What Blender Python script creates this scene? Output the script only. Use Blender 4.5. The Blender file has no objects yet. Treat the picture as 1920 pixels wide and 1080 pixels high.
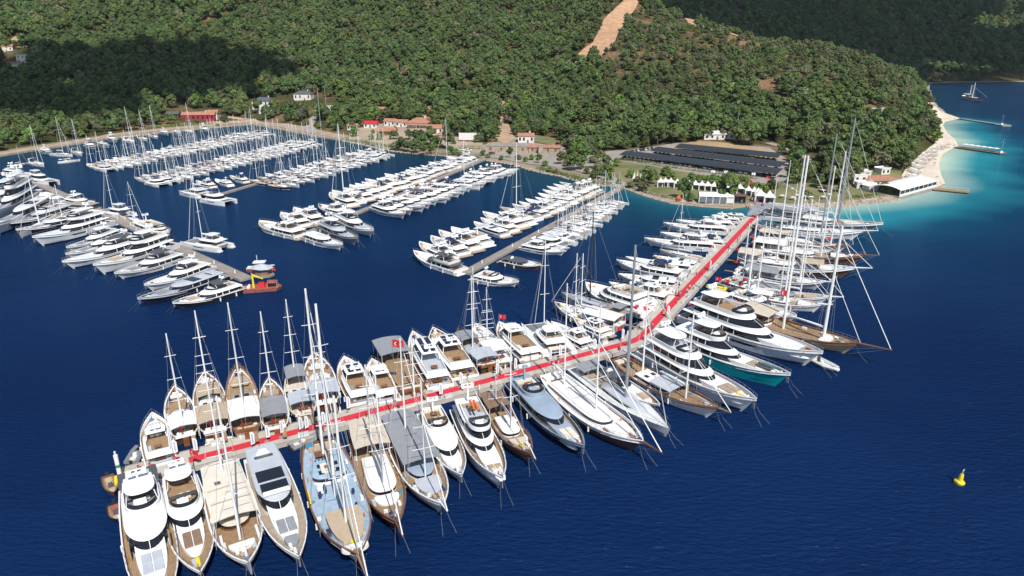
import bpy, bmesh, math, random
import numpy as np
from mathutils import Vector, Matrix
from mathutils.geometry import delaunay_2d_cdt
R = math.radians
rnd = random.Random(7)
scene = bpy.context.scene
# ------------------------------------------------------------------ camera, light, exposure
CAM_H, PITCH, FOC = 70.0, R(20), 1280.0
cam_data = bpy.data.cameras.new('camera'); cam = bpy.data.objects.new('camera', cam_data)
scene.collection.objects.link(cam); scene.camera = cam
cam.location = (0, 0, CAM_H); cam.rotation_euler = (R(90) - PITCH, 0, 0)
cam_data.sensor_width = 36; cam_data.lens = 24; cam_data.clip_start = 1; cam_data.clip_end = 9000
SUN_EL, SUN_AZ = R(50), R(158)            # azimuth clockwise from +Y (behind the camera, to its right)
SUN_DIR = Vector((math.sin(SUN_AZ) * math.cos(SUN_EL), math.cos(SUN_AZ) * math.cos(SUN_EL), math.sin(SUN_EL)))
world = bpy.data.worlds.new('World'); scene.world = world; world.use_nodes = True
wn = world.node_tree.nodes; wl = world.node_tree.links
bg = wn['Background']; sky = wn.new('ShaderNodeTexSky'); sky.sky_type = 'NISHITA'
sky.sun_disc = False; sky.sun_elevation = SUN_EL; sky.sun_rotation = SUN_AZ; sky.altitude = 0
sky.air_density = 1.0; sky.dust_density = 0.6; sky.ozone_density = 1.4
wl.new(sky.outputs[0], bg.inputs[0]); bg.inputs[1].default_value = 0.1
sun_data = bpy.data.lights.new('sun', 'SUN'); sun = bpy.data.objects.new('sun', sun_data)
scene.collection.objects.link(sun); sun_data.energy = 4.4; sun_data.angle = R(0.5); sun_data.color = (1.0, 0.96, 0.9)
sun.rotation_euler = SUN_DIR.to_track_quat('Z', 'Y').to_euler(); sun.location = (60, -150, 200)
scene.view_settings.view_transform = 'Standard'; scene.view_settings.look = 'None'
scene.view_settings.exposure = 0.3; scene.view_settings.gamma = 1; scene.view_settings.use_curve_mapping = False
scene.cycles.max_bounces = 5; scene.cycles.diffuse_bounces = 2; scene.cycles.glossy_bounces = 2
scene.cycles.transparent_max_bounces = 4; scene.cycles.caustics_reflective = False; scene.cycles.caustics_refractive = False
COL = scene.collection

# ------------------------------------------------------------------ survey helpers (photo pixel -> metres)
CS, SN = math.cos(PITCH), math.sin(PITCH)
def ray(px, py):
    u, v = (px - 960) / FOC, (py - 540) / FOC
    return Vector((u, CS - v * SN, -(SN + v * CS)))
def at(px, py, z=0.0):
    d = ray(px, py); t = (z - CAM_H) / d.z
    return Vector((d.x * t, d.y * t, z))
def deep(px, py, t):
    d = ray(px, py); return Vector((d.x * t, d.y * t, CAM_H + d.z * t))
def height_for(X, Y, py):                  # height at which a pole standing on (X, Y) reaches picture row py
    v = (py - 540) / FOC
    return CAM_H - Y * (SN + v * CS) / (CS - v * SN)
def pix(p):
    d = p[1] * CS + (CAM_H - p[2]) * SN
    return 960 + FOC * p[0] / d, 540 + FOC * ((CAM_H - p[2]) * CS - p[1] * SN) / d

# ------------------------------------------------------------------ materials
MATS = {}
def mat(name, col, rough=0.5, metal=0.0, spec=0.5, noise=0.0, nscale=3.0, col2=None, bump=0.0, bscale=20.0, coat=0.0, wave=None, rand=0.0, trans=0.0, emit=None):
    if name in MATS: return MATS[name]
    m = bpy.data.materials.new(name); m.use_nodes = True; nt = m.node_tree; N = nt.nodes; Lk = nt.links
    b = N['Principled BSDF']; b.inputs['Base Color'].default_value = (*col, 1); b.inputs['Roughness'].default_value = rough
    b.inputs['Metallic'].default_value = metal; b.inputs['Specular IOR Level'].default_value = spec
    b.inputs['Coat Weight'].default_value = coat
    m.diffuse_color = (*col, 1)
    tc = N.new('ShaderNodeTexCoord'); out = None
    if noise or col2:
        n = N.new('ShaderNodeTexNoise'); n.inputs['Scale'].default_value = nscale; n.inputs['Detail'].default_value = 5
        Lk.new(tc.outputs['Object'], n.inputs['Vector'])
        mx = N.new('ShaderNodeMix'); mx.data_type = 'RGBA'
        rp = N.new('ShaderNodeValToRGB'); rp.color_ramp.elements[0].position = 0.36; rp.color_ramp.elements[1].position = 0.66
        Lk.new(n.outputs['Fac'], rp.inputs[0]); Lk.new(rp.outputs[0], mx.inputs['Factor'])
        c2 = col2 or tuple(max(0, c * (1 - noise)) for c in col)
        mx.inputs['A'].default_value = (*col, 1); mx.inputs['B'].default_value = (*c2, 1); out = mx.outputs['Result']
    if wave:                               # fine seams: (scale, axis, darkness)
        w = N.new('ShaderNodeTexWave'); w.wave_type = 'BANDS'; w.bands_direction = wave[1]; w.inputs['Scale'].default_value = wave[0]
        w.inputs['Distortion'].default_value = 0.0
        Lk.new(tc.outputs['Object'], w.inputs['Vector'])
        r2 = N.new('ShaderNodeValToRGB'); r2.color_ramp.elements[0].position = 0.0; r2.color_ramp.elements[1].position = 0.25
        r2.color_ramp.elements[0].color = (wave[2],) * 3 + (1,)
        Lk.new(w.outputs['Fac'], r2.inputs[0])
        m2 = N.new('ShaderNodeMix'); m2.data_type = 'RGBA'; m2.blend_type = 'MULTIPLY'; m2.inputs['Factor'].default_value = 1
        if out: Lk.new(out, m2.inputs['A'])
        else: m2.inputs['A'].default_value = (*col, 1)
        Lk.new(r2.outputs[0], m2.inputs['B']); out = m2.outputs['Result']
    if rand:
        oi = N.new('ShaderNodeObjectInfo'); mr = N.new('ShaderNodeMapRange')
        mr.inputs['To Min'].default_value = 1 - rand; mr.inputs['To Max'].default_value = 1 + rand
        Lk.new(oi.outputs['Random'], mr.inputs['Value'])
        hs = N.new('ShaderNodeHueSaturation'); Lk.new(mr.outputs[0], hs.inputs['Value'])
        m3 = N.new('ShaderNodeMath'); m3.operation = 'MULTIPLY_ADD'; m3.inputs[1].default_value = 0.055; m3.inputs[2].default_value = 0.48
        fr = N.new('ShaderNodeMath'); fr.operation = 'FRACT'; m4 = N.new('ShaderNodeMath'); m4.operation = 'MULTIPLY'; m4.inputs[1].default_value = 7.13
        Lk.new(oi.outputs['Random'], m4.inputs[0]); Lk.new(m4.outputs[0], fr.inputs[0]); Lk.new(fr.outputs[0], m3.inputs[0]); Lk.new(m3.outputs[0], hs.inputs['Hue'])
        if out: Lk.new(out, hs.inputs['Color'])
        else: hs.inputs['Color'].default_value = (*col, 1)
        out = hs.outputs[0]
    if out: Lk.new(out, b.inputs['Base Color'])
    if bump:
        n2 = N.new('ShaderNodeTexNoise'); n2.inputs['Scale'].default_value = bscale; n2.inputs['Detail'].default_value = 4
        Lk.new(tc.outputs['Object'], n2.inputs['Vector'])
        bp = N.new('ShaderNodeBump'); bp.inputs['Strength'].default_value = bump; bp.inputs['Distance'].default_value = 0.1
        Lk.new(n2.outputs['Fac'], bp.inputs['Height']); Lk.new(bp.outputs[0], b.inputs['Normal'])
    MATS[name] = m; return m
M = {}
def mk(key, *a, **k): M[key] = mat(key, *a, **k)
mk('white', (.83, .83, .82), .28, coat=.3, noise=.05, nscale=.6)
mk('cream', (.72, .66, .55), .45, noise=.10, nscale=.8)
mk('offwhite', (.70, .70, .68), .5, noise=.12, nscale=.7)
mk('grey', (.30, .32, .35), .4, noise=.1, nscale=.7)
mk('lightgrey', (.47, .50, .54), .4, noise=.1, nscale=.7)
mk('bluegrey', (.30, .37, .46), .42, noise=.12, nscale=.6)
mk('darkgrey', (.085, .09, .10), .5, noise=.15, nscale=1.2)
mk('black', (.02, .021, .024), .25, coat=.3)
mk('navy', (.012, .018, .05), .25, coat=.4)
mk('navycloth', (.02, .03, .11), .85, noise=.2, nscale=2)
mk('glass', (.012, .014, .018), .06, spec=.8)
mk('teak', (.36, .235, .13), .6, noise=.22, nscale=1.5, wave=(1.3, 'Y', .72))
mk('teakpale', (.42, .33, .24), .65, noise=.18, nscale=1.2, wave=(1.3, 'Y', .78))
mk('varnish', (.22, .085, .03), .3, coat=.5, noise=.25, nscale=1.5)
mk('brownhull', (.16, .075, .04), .35, coat=.3, noise=.25, nscale=1)
mk('tanhull', (.55, .44, .28), .35, coat=.3, noise=.12, nscale=1)
mk('mast', (.78, .78, .76), .35, noise=.05)
mk('greymast', (.24, .27, .30), .35)
mk('rig', (.45, .45, .46), .4)
mk('tan', (.46, .36, .25), .9, noise=.12, nscale=1.5, bump=.3, bscale=2)
mk('sand', (.58, .50, .40), .9, noise=.12, nscale=1.5, bump=.3, bscale=2)
mk('brownc', (.24, .15, .10), .9, noise=.15, nscale=1.5, bump=.3, bscale=2)
mk('canvasw', (.74, .71, .68), .9, noise=.07, nscale=1.2, bump=.3, bscale=2)
mk('greyc', (.26, .27, .29), .9, noise=.12, nscale=1.2, bump=.3, bscale=2)
mk('bluedeck', (.34, .45, .56), .7, noise=.18, nscale=1.1)
mk('bluebow', (.05, .22, .36), .4)
mk('teal', (.005, .34, .37), .25, coat=.4)
mk('red', (.55, .02, .025), .6, noise=.1)
mk('redhull', (.34, .11, .075), .5, noise=.3, nscale=1)
mk('orange', (.75, .13, .02), .7)
mk('yellow', (.75, .60, .02), .5, noise=.08)
mk('green', (.02, .25, .08), .6)
mk('solar', (.015, .018, .03), .2, spec=.7)
mk('tube', (.20, .21, .22), .6)
mk('rubber', (.02, .02, .02), .7)
mk('skin', (.42, .24, .16), .6)
mk('shirt', (.6, .6, .62), .8); mk('shirtd', (.05, .07, .14), .8); mk('trouser', (.04, .045, .06), .8)
mk('antifoul', (.03, .05, .09), .7)
mk('rope', (.24, .24, .22), .8)
mk('net', (.16, .17, .18), .9)
mk('steel', (.5, .5, .5), .35, metal=.8)
mk('concrete', (.48, .44, .38), .85, noise=.16, nscale=.35, bump=.3, bscale=2)
mk('concreted', (.30, .26, .23), .9, noise=.25, nscale=.3, bump=.3, bscale=2)
mk('asphalt', (.075, .075, .08), .85, noise=.2, nscale=.4)
mk('carpet', (.58, .025, .045), .95, noise=.10, nscale=1.2)
mk('cement', (.33, .30, .26), .9, noise=.25, nscale=.12)

# ------------------------------------------------------------------ mesh helpers
class MB:
    def __init__(s): s.v = []; s.f = []
    def add(s, v, f):
        o = len(s.v); s.v += [tuple(p) for p in v]; s.f += [tuple(i + o for i in q) for q in f]; return s
    def box(s, x0, x1, y0, y1, z0, z1, tx=0, ty=0):          # tx, ty: top inset
        return s.add([(x0, y0, z0), (x1, y0, z0), (x1, y1, z0), (x0, y1, z0), (x0 + tx, y0 + ty, z1), (x1 - tx, y0 + ty, z1), (x1 - tx, y1 - ty, z1), (x0 + tx, y1 - ty, z1)],
                     [(3, 2, 1, 0), (4, 5, 6, 7), (0, 1, 5, 4), (1, 2, 6, 5), (2, 3, 7, 6), (3, 0, 4, 7)])
    def obox(s, p, q, w, z0, z1):                            # box along a line
        p, q = Vector(p[:2]), Vector(q[:2]); d = (q - p).normalized(); n = Vector((-d.y, d.x)) * w / 2
        a = [p - n, q - n, q + n, p + n]
        return s.add([(k.x, k.y, z0) for k in a] + [(k.x, k.y, z1) for k in a], [(3, 2, 1, 0), (4, 5, 6, 7), (0, 1, 5, 4), (1, 2, 6, 5), (2, 3, 7, 6), (3, 0, 4, 7)])
    def tube(s, pts, r, n=6, r2=None, cap=True):
        pts = [Vector(p) for p in pts]; k = len(pts); base = len(s.v); r2 = r if r2 is None else r2
        for i, p in enumerate(pts):
            d = (pts[min(i + 1, k - 1)] - pts[max(i - 1, 0)]).normalized()
            a = d.orthogonal().normalized() if abs(d.z) < .99 else Vector((1, 0, 0)); a = (a - d * a.dot(d)).normalized(); b = d.cross(a)
            rr = r + (r2 - r) * i / max(1, k - 1)
            for j in range(n):
                t = 2 * math.pi * j / n; s.v.append(tuple(p + a * math.cos(t) * rr + b * math.sin(t) * rr))
        for i in range(k - 1):
            for j in range(n):
                s.f.append((base + i * n + j, base + i * n + (j + 1) % n, base + (i + 1) * n + (j + 1) % n, base + (i + 1) * n + j))
        if cap and n > 2:
            s.f.append(tuple(base + j for j in range(n))[::-1]); s.f.append(tuple(base + (k - 1) * n + j for j in range(n)))
        return s
    def loft(s, rings, cap0=False, cap1=True, closed=True):
        n = len(rings[0]); b = len(s.v)
        for r_ in rings: s.v += [tuple(p) for p in r_]
        m = n if closed else n - 1
        for i in range(len(rings) - 1):
            for j in range(m):
                s.f.append((b + i * n + j, b + i * n + (j + 1) % n, b + (i + 1) * n + (j + 1) % n, b + (i + 1) * n + j))
        if cap0: s.f.append(tuple(b + j for j in range(n))[::-1])
        if cap1: s.f.append(tuple(b + (len(rings) - 1) * n + j for j in range(n)))
        return s
    def ball(s, c, rx, ry, rz, n=8, m=5, z0=-1.0):
        rings = []
        for i in range(m + 1):
            a = math.asin(z0) + (math.pi / 2 - math.asin(z0)) * i / m; cr = max(math.cos(a), .02)
            rings.append([(c[0] + rx * cr * math.cos(2 * math.pi * j / n), c[1] + ry * cr * math.sin(2 * math.pi * j / n), c[2] + rz * math.sin(a)) for j in range(n)])
        return s.loft(rings, cap0=True)
    def mesh(s, name, m, smooth=False):
        me = bpy.data.meshes.new(name); me.from_pydata(s.v, [], s.f)
        if m is not None: me.materials.append(M[m] if isinstance(m, str) else m)
        if smooth:
            me.polygons.foreach_set('use_smooth', [True] * len(me.polygons))
            me.update()
            try: me.set_sharp_from_angle(angle=R(40))
            except Exception: pass
        me.update(); return me
def link(name, data, parent=None, loc=None, rot=None, scale=None):
    o = bpy.data.objects.new(name, data); COL.objects.link(o)
    if parent: o.parent = parent
    if loc is not None: o.location = loc
    if rot is not None: o.rotation_euler = (0, 0, rot)
    if scale is not None: o.scale = scale if hasattr(scale, '__len__') else (scale,) * 3
    return o
def tag(o, label=None, cat=None, group=None, kind=None):
    if label: o['label'] = label
    if cat: o['category'] = cat
    if group: o['group'] = group
    if kind: o['kind'] = kind
    return o
class Tmpl:                                                    # a thing: named parts and sub-parts with shared meshes
    def __init__(s): s.p = []
    def part(s, name, mb, m, parent=None, smooth=False, label=None, xf=None):
        if isinstance(mb, MB):
            if not mb.f: return None
            mb = mb.mesh(name, m, smooth)
        s.p.append((name, mb, parent, label, xf)); return len(s.p) - 1
    def place(s, name, label, cat, loc, rot=0, scale=1, group=None):
        e = link(name, None, None, loc, rot, scale); tag(e, label, cat, group); e.empty_display_size = .5
        obs = []
        for (n, me, par, lb, xf) in s.p:
            o = bpy.data.objects.new(n, me); COL.objects.link(o); o.parent = e if par is None else obs[par]
            if xf: o.location = xf[0]; o.rotation_euler = (0, 0, xf[1])
            if lb: o['label'] = lb
            obs.append(o)
        return e
# ------------------------------------------------------------------ terrain
SHORE_PX = [(-900, 352), (-300, 322), (0, 294), (60, 284), (150, 270), (215, 260), (300, 251), (400, 240), (470, 234), (520, 243), (590, 257), (640, 264), (700, 272), (740, 284),
            (800, 290), (850, 293), (905, 300), (960, 308), (1000, 320), (1060, 333), (1110, 347), (1165, 350), (1180, 356), (1210, 368), (1260, 381), (1320, 387), (1375, 391),
            (1400, 388), (1440, 388), (1500, 390), (1560, 388), (1620, 382), (1685, 374), (1752, 356), (1772, 346), (1763, 325), (1760, 307), (1767, 290), (1783, 280), (1797, 275),
            (1790, 262), (1776, 250), (1767, 236), (1772, 229), (1786, 226), (1800, 222), (1772, 212), (1757, 200), (1746, 186), (1742, 172), (1744, 158.5), (1749, 155.6), (1800, 154.5), (1920, 153.5), (2300, 153), (3200, 153)]
SHORE = [at(*p)[:2] for p in SHORE_PX]
POLY = np.array(SHORE + [(6000, 6000), (-6000, 6000), (-6000, SHORE[0][1])])
SEG0, SEG1 = np.array(SHORE[:-1]), np.array(SHORE[1:])
def sdist(x, y, s0=SEG0, s1=SEG1):
    x = np.asarray(x, float).ravel(); y = np.asarray(y, float).ravel(); best = np.full(x.shape, 1e18)
    for a, b in zip(s0, s1):
        d = b - a; L2 = d @ d
        t = np.clip(((x - a[0]) * d[0] + (y - a[1]) * d[1]) / L2, 0, 1)
        best = np.minimum(best, (x - a[0] - t * d[0]) ** 2 + (y - a[1] - t * d[1]) ** 2)
    return np.sqrt(best)
def inside(poly, x, y):
    x = np.asarray(x, float).ravel(); y = np.asarray(y, float).ravel(); c = np.zeros(x.shape, bool); n = len(poly)
    for i in range(n):
        x0, y0 = poly[i]; x1, y1 = poly[i - 1]
        if y0 == y1: continue
        c ^= ((y0 > y) != (y1 > y)) & (x < (x1 - x0) * (y - y0) / (y1 - y0) + x0)
    return c
CP = []
def cp(px, *rows):
    for py, t in rows: CP.append(tuple(deep(px, py, t)))
cp(-500, (200, 560), (100, 760), (0, 960), (-100, 1200))
cp(0, (230, 540), (200, 600), (120, 760), (60, 880), (0, 1020), (-60, 1150), (-120, 1300))
cp(200, (220, 590), (190, 650), (120, 780), (60, 890), (0, 1000), (-60, 1120))
cp(400, (222, 600), (200, 650), (150, 740), (100, 830), (50, 920), (0, 1000), (-60, 1100), (-120, 1230))
cp(600, (225, 570), (200, 625), (150, 730), (100, 820), (50, 910), (0, 1000), (-60, 1100))
cp(800, (265, 480), (240, 525), (200, 620), (150, 720), (100, 810), (50, 900), (0, 990), (-60, 1090), (-120, 1220))
cp(940, (280, 460), (250, 512), (200, 605), (150, 700), (100, 790), (50, 880), (0, 970), (-60, 1080))
cp(1070, (290, 432), (262, 490), (240, 528), (200, 590), (150, 680), (120, 730), (60, 850), (0, 965), (-60, 1080))
cp(1190, (320, 370), (285, 435), (250, 505), (200, 575), (150, 660), (100, 750), (50, 840), (0, 930))
cp(1300, (350, 342), (320, 372), (285, 418), (265, 450), (240, 485), (200, 545), (150, 640), (100, 740), (60, 820), (46, 860))
cp(1400, (350, 338), (320, 368), (285, 412), (240, 470), (200, 520), (150, 610), (100, 720), (74, 800))
cp(1500, (370, 315), (340, 345), (300, 400), (265, 450), (220, 500), (170, 570), (130, 650), (84, 780))
cp(1560, (365, 322), (330, 352), (270, 420), (220, 480), (170, 560), (120, 690), (96, 780))
cp(1620, (360, 330), (340, 345), (290, 395), (240, 455), (190, 530), (150, 620), (110, 750))
cp(1700, (345, 350), (322, 372), (290, 408), (240, 490), (190, 595), (165, 690), (146, 840))
cp(1740, (262, 458), (235, 515), (210, 580), (175, 740), (163, 900), (158, 1050))
for p in [(1300, 1000, 55), (1400, 960, 45), (1500, 930, 30), (1620, 940, 15), (1190, 1050, 90), (1700, 1020, 8), (1300, 1100, 50), (1450, 1080, 25), (1600, 1100, 12)]:
    u = (p[0] - 960) / FOC; CP.append((u * p[1], p[1] * 1.04, p[2]))
cp(1190, (-20, 1250), (-80, 1500)); cp(1300, (12, 1250), (-40, 1450), (-100, 1700)); cp(1450, (50, 1220), (0, 1400), (-60, 1600), (-120, 1850))
cp(1600, (90, 1240), (50, 1350), (0, 1480), (-60, 1650), (-140, 1950)); cp(1760, (130, 1240), (80, 1350), (30, 1480), (-30, 1650), (-110, 1900))
cp(1920, (132, 1240), (90, 1340), (40, 1470), (-30, 1650), (-120, 1900)); cp(2300, (130, 1250), (60, 1420), (-30, 1700)); cp(3000, (130, 1260), (40, 1500), (-60, 1800))
for a in range(-60, 70, 15): CP.append((3000 * math.sin(R(a)), 3000 * math.cos(R(a)), 520)); CP.append((2400 * math.sin(R(a)), 2400 * math.cos(R(a)), 400))
for i, (a, b) in enumerate(SHORE[1:-1]): CP.append((a, b, 1.2))
CP = np.array(CP)
def rbf_fit():
    P = CP[:, :2]; D = np.sqrt(((P[:, None] - P[None]) ** 2).sum(-1)); n = len(P)
    A = np.zeros((n + 3, n + 3)); A[:n, :n] = -D - np.eye(n) * 2.0; A[:n, n] = 1; A[:n, n + 1:] = P / 1000; A[n, :n] = 1; A[n + 1:, :n] = P.T / 1000
    return np.linalg.solve(A, np.concatenate([CP[:, 2], [0, 0, 0]]))
WT = rbf_fit()
def rbf(x, y):
    z = WT[len(CP)] + WT[-2] * x / 1000 + WT[-1] * y / 1000
    for i in range(len(CP)): z = z - WT[i] * np.sqrt((x - CP[i, 0]) ** 2 + (y - CP[i, 1]) ** 2)
    return z
def vnoise(x, y, s, seed=0):
    x = x / s; y = y / s; xi = np.floor(x).astype(int); yi = np.floor(y).astype(int); fx = x - xi; fy = y - yi
    fx = fx * fx * (3 - 2 * fx); fy = fy * fy * (3 - 2 * fy)
    def h(a, b): return (np.sin(a * 127.1 + b * 311.7 + seed * 17.3) * 43758.5453) % 1.0
    return (h(xi, yi) * (1 - fx) + h(xi + 1, yi) * fx) * (1 - fy) + (h(xi, yi + 1) * (1 - fx) + h(xi + 1, yi + 1) * fx) * fy
NA, NR, A0, A1, R0, R1 = 340, 300, R(-54), R(54), 250.0, 3300.0
ang = np.linspace(A0, A1, NA); rad = R0 * (R1 / R0) ** (np.arange(NR) / (NR - 1))
RR, AA = np.meshgrid(rad, ang, indexing='ij'); GX = (RR * np.sin(AA)).ravel(); GY = (RR * np.cos(AA)).ravel()
dd = sdist(GX, GY); ins = inside(POLY, GX, GY)
flat = np.clip((dd - 70) / 120, 0, 1)
base = np.maximum(rbf(GX, GY), 1.0)
rough_ = (vnoise(GX, GY, 60, 1) - .5) * 14 + (vnoise(GX, GY, 25, 2) - .5) * 5
base = np.maximum(base + rough_ * flat, 1.0)
sm = np.clip(dd / 30, 0, 1); sm = sm * sm * (3 - 2 * sm)
GZ = np.where(ins, np.maximum(base * sm, 0.9 * np.clip(dd / 2.5, 0, 1)), np.maximum(-dd * .35, -7)); GZ = GZ.reshape(NR, NA)
def H(x, y):
    r = math.hypot(x, y); a = math.atan2(x, y)
    i = (NR - 1) * math.log(max(r, R0) / R0) / math.log(R1 / R0); j = (a - A0) / (A1 - A0) * (NA - 1)
    i = min(max(i, 0), NR - 1.001); j = min(max(j, 0), NA - 1.001); i0, j0 = int(i), int(j); fi, fj = i - i0, j - j0
    return float((GZ[i0, j0] * (1 - fj) + GZ[i0, j0 + 1] * fj) * (1 - fi) + (GZ[i0 + 1, j0] * (1 - fj) + GZ[i0 + 1, j0 + 1] * fj) * fi)
def HV(x, y):
    r = np.hypot(x, y); a = np.arctan2(x, y)
    i = np.clip((NR - 1) * np.log(np.maximum(r, R0) / R0) / math.log(R1 / R0), 0, NR - 1.001); j = np.clip((a - A0) / (A1 - A0) * (NA - 1), 0, NA - 1.001)
    i0 = i.astype(int); j0 = j.astype(int); fi = i - i0; fj = j - j0
    return (GZ[i0, j0] * (1 - fj) + GZ[i0, j0 + 1] * fj) * (1 - fi) + (GZ[i0 + 1, j0] * (1 - fj) + GZ[i0 + 1, j0 + 1] * fj) * fi
def gnd(px, py):                                              # where the sight line meets the terrain
    d = ray(px, py); t = 240.0
    while t < 3200:
        x, y, z = d.x * t, d.y * t, CAM_H + d.z * t
        if z <= max(H(x, y), 0.0): break
        t += 3.0 + t * .004
    lo, hi = t - 3.0 - t * .004, t
    for _ in range(12):
        m_ = (lo + hi) / 2
        if CAM_H + d.z * m_ <= max(H(d.x * m_, d.y * m_), 0): hi = m_
        else: lo = m_
    return Vector((d.x * hi, d.y * hi, max(H(d.x * hi, d.y * hi), 0)))

def node_ground():
    m = bpy.data.materials.new('hillside_soil'); m.use_nodes = True; nt = m.node_tree; N = nt.nodes; K = nt.links; b = N['Principled BSDF']
    b.inputs['Roughness'].default_value = .95; b.inputs['Specular IOR Level'].default_value = .1
    tc = N.new('ShaderNodeTexCoord')
    def nz(s, d=6):
        n = N.new('ShaderNodeTexNoise'); n.inputs['Scale'].default_value = s; n.inputs['Detail'].default_value = d; K.new(tc.outputs['Object'], n.inputs['Vector']); return n
    r1 = N.new('ShaderNodeValToRGB'); e = r1.color_ramp.elements; e[0].position = .35; e[0].color = (.045, .055, .02, 1); e[1].position = .68; e[1].color = (.26, .165, .10, 1)
    x = e.new(.5); x.color = (.085, .085, .035, 1)
    K.new(nz(.025).outputs['Fac'], r1.inputs[0])
    r2 = N.new('ShaderNodeValToRGB'); e = r2.color_ramp.elements; e[0].position = .4; e[0].color = (.5, .5, .45, 1); e[1].position = .62; e[1].color = (1.15, 1.1, 1.0, 1)
    K.new(nz(.5, 8).outputs['Fac'], r2.inputs[0])
    mx = N.new('ShaderNodeMix'); mx.data_type = 'RGBA'; mx.blend_type = 'MULTIPLY'; mx.inputs['Factor'].default_value = 1
    K.new(r1.outputs[0], mx.inputs['A']); K.new(r2.outputs[0], mx.inputs['B'])
    # pale stony strip at the water's edge, by height above the sea
    sp = N.new('ShaderNodeSeparateXYZ'); K.new(tc.outputs['Object'], sp.inputs[0])
    mr = N.new('ShaderNodeMapRange'); mr.inputs['From Min'].default_value = 1.3; mr.inputs['From Max'].default_value = .8; K.new(sp.outputs['Z'], mr.inputs['Value'])
    m2 = N.new('ShaderNodeMix'); m2.data_type = 'RGBA'; K.new(mr.outputs[0], m2.inputs['Factor']); K.new(mx.outputs['Result'], m2.inputs['A']); m2.inputs['B'].default_value = (.30, .235, .17, 1)
    K.new(m2.outputs['Result'], b.inputs['Base Color'])
    bp = N.new('ShaderNodeBump'); bp.inputs['Strength'].default_value = .6; bp.inputs['Distance'].default_value = .6; K.new(nz(.8, 8).outputs['Fac'], bp.inputs['Height']); K.new(bp.outputs[0], b.inputs['Normal'])
    return m
def grid_mesh(name, X, Y, Z, nr, nc, m, smooth=True):
    me = bpy.data.meshes.new(name); v = np.stack([X, Y, Z], 1)
    idx = np.arange(nr * nc).reshape(nr, nc); q = np.stack([idx[:-1, :-1], idx[:-1, 1:], idx[1:, 1:], idx[1:, :-1]], -1).reshape(-1, 4)
    me.from_pydata(v.tolist(), [], q.tolist()); me.materials.append(m)
    me.polygons.foreach_set('use_smooth', [smooth] * len(me.polygons)); me.update(); return me
terrain = link('hills', grid_mesh('hills', GX, GY, GZ.ravel(), NR, NA, node_ground())); tag(terrain, kind='structure')

# ------------------------------------------------------------------ water
def water_mat():
    m = bpy.data.materials.new('sea_water'); m.use_nodes = True; nt = m.node_tree; N = nt.nodes; K = nt.links; b = N['Principled BSDF']
    b.inputs['Roughness'].default_value = .10; b.inputs['IOR'].default_value = 1.33; b.inputs['Specular IOR Level'].default_value = .30; b.inputs['Specular Tint'].default_value = (.55, .78, 1, 1)
    tc = N.new('ShaderNodeTexCoord'); at_ = N.new('ShaderNodeAttribute'); at_.attribute_name = 'seabed'
    nl = N.new('ShaderNodeTexNoise'); nl.inputs['Scale'].default_value = .011; nl.inputs['Detail'].default_value = 5; K.new(tc.outputs['Object'], nl.inputs['Vector'])
    r = N.new('ShaderNodeValToRGB'); e = r.color_ramp.elements; e[0].position = .34; e[0].color = (.72, .76, .80, 1); e[1].position = .66; e[1].color = (1.25, 1.22, 1.15, 1); K.new(nl.outputs['Fac'], r.inputs[0])
    mx = N.new('ShaderNodeMix'); mx.data_type = 'RGBA'; mx.blend_type = 'MULTIPLY'; mx.inputs['Factor'].default_value = 1
    K.new(at_.outputs['Color'], mx.inputs['A']); K.new(r.outputs[0], mx.inputs['B']); K.new(mx.outputs['Result'], b.inputs['Base Color'])
    mp = N.new('ShaderNodeMapping'); mp.inputs['Scale'].default_value = (.5, 1.25, 1); mp.inputs['Rotation'].default_value = (0, 0, R(22)); K.new(tc.outputs['Object'], mp.inputs['Vector'])
    n1 = N.new('ShaderNodeTexNoise'); n1.inputs['Scale'].default_value = 1.0; n1.inputs['Detail'].default_value = 5; n1.inputs['Roughness'].default_value = .55; K.new(mp.outputs[0], n1.inputs['Vector'])
    n2 = N.new('ShaderNodeTexNoise'); n2.inputs['Scale'].default_value = .16; n2.inputs['Detail'].default_value = 3; K.new(mp.outputs[0], n2.inputs['Vector'])
    b1 = N.new('ShaderNodeBump'); b1.inputs['Strength'].default_value = 1.0; b1.inputs['Distance'].default_value = .55; K.new(n1.outputs['Fac'], b1.inputs['Height'])
    b2 = N.new('ShaderNodeBump'); b2.inputs['Strength'].default_value = .5; b2.inputs['Distance'].default_value = .8; K.new(n2.outputs['Fac'], b2.inputs['Height']); K.new(b1.outputs[0], b2.inputs['Normal'])
    b.inputs['Specular IOR Level'].default_value = 0; b.inputs['Roughness'].default_value = 1
    K.new(b2.outputs[0], b.inputs['Normal'])
    gl = N.new('ShaderNodeBsdfGlossy'); gl.inputs['Color'].default_value = (.40, .68, .95, 1); gl.inputs['Roughness'].default_value = .10; K.new(b2.outputs[0], gl.inputs['Normal'])
    fr = N.new('ShaderNodeFresnel'); fr.inputs['IOR'].default_value = 1.33
    sc_ = N.new('ShaderNodeMath'); sc_.operation = 'MULTIPLY'; sc_.inputs[1].default_value = .58; K.new(fr.outputs[0], sc_.inputs[0])
    ms = N.new('ShaderNodeMixShader'); K.new(sc_.outputs[0], ms.inputs[0]); K.new(b.outputs[0], ms.inputs[1]); K.new(gl.outputs[0], ms.inputs[2]); K.new(ms.outputs[0], N['Material Output'].inputs['Surface'])
    return m
wa = np.linspace(R(-62), R(62), 300); wr = 25 * (3200 / 25) ** (np.arange(330) / 329)
WR, WA = np.meshgrid(wr, wa, indexing='ij'); WX = (WR * np.sin(WA)).ravel(); WY = (WR * np.cos(WA)).ravel()
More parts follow.
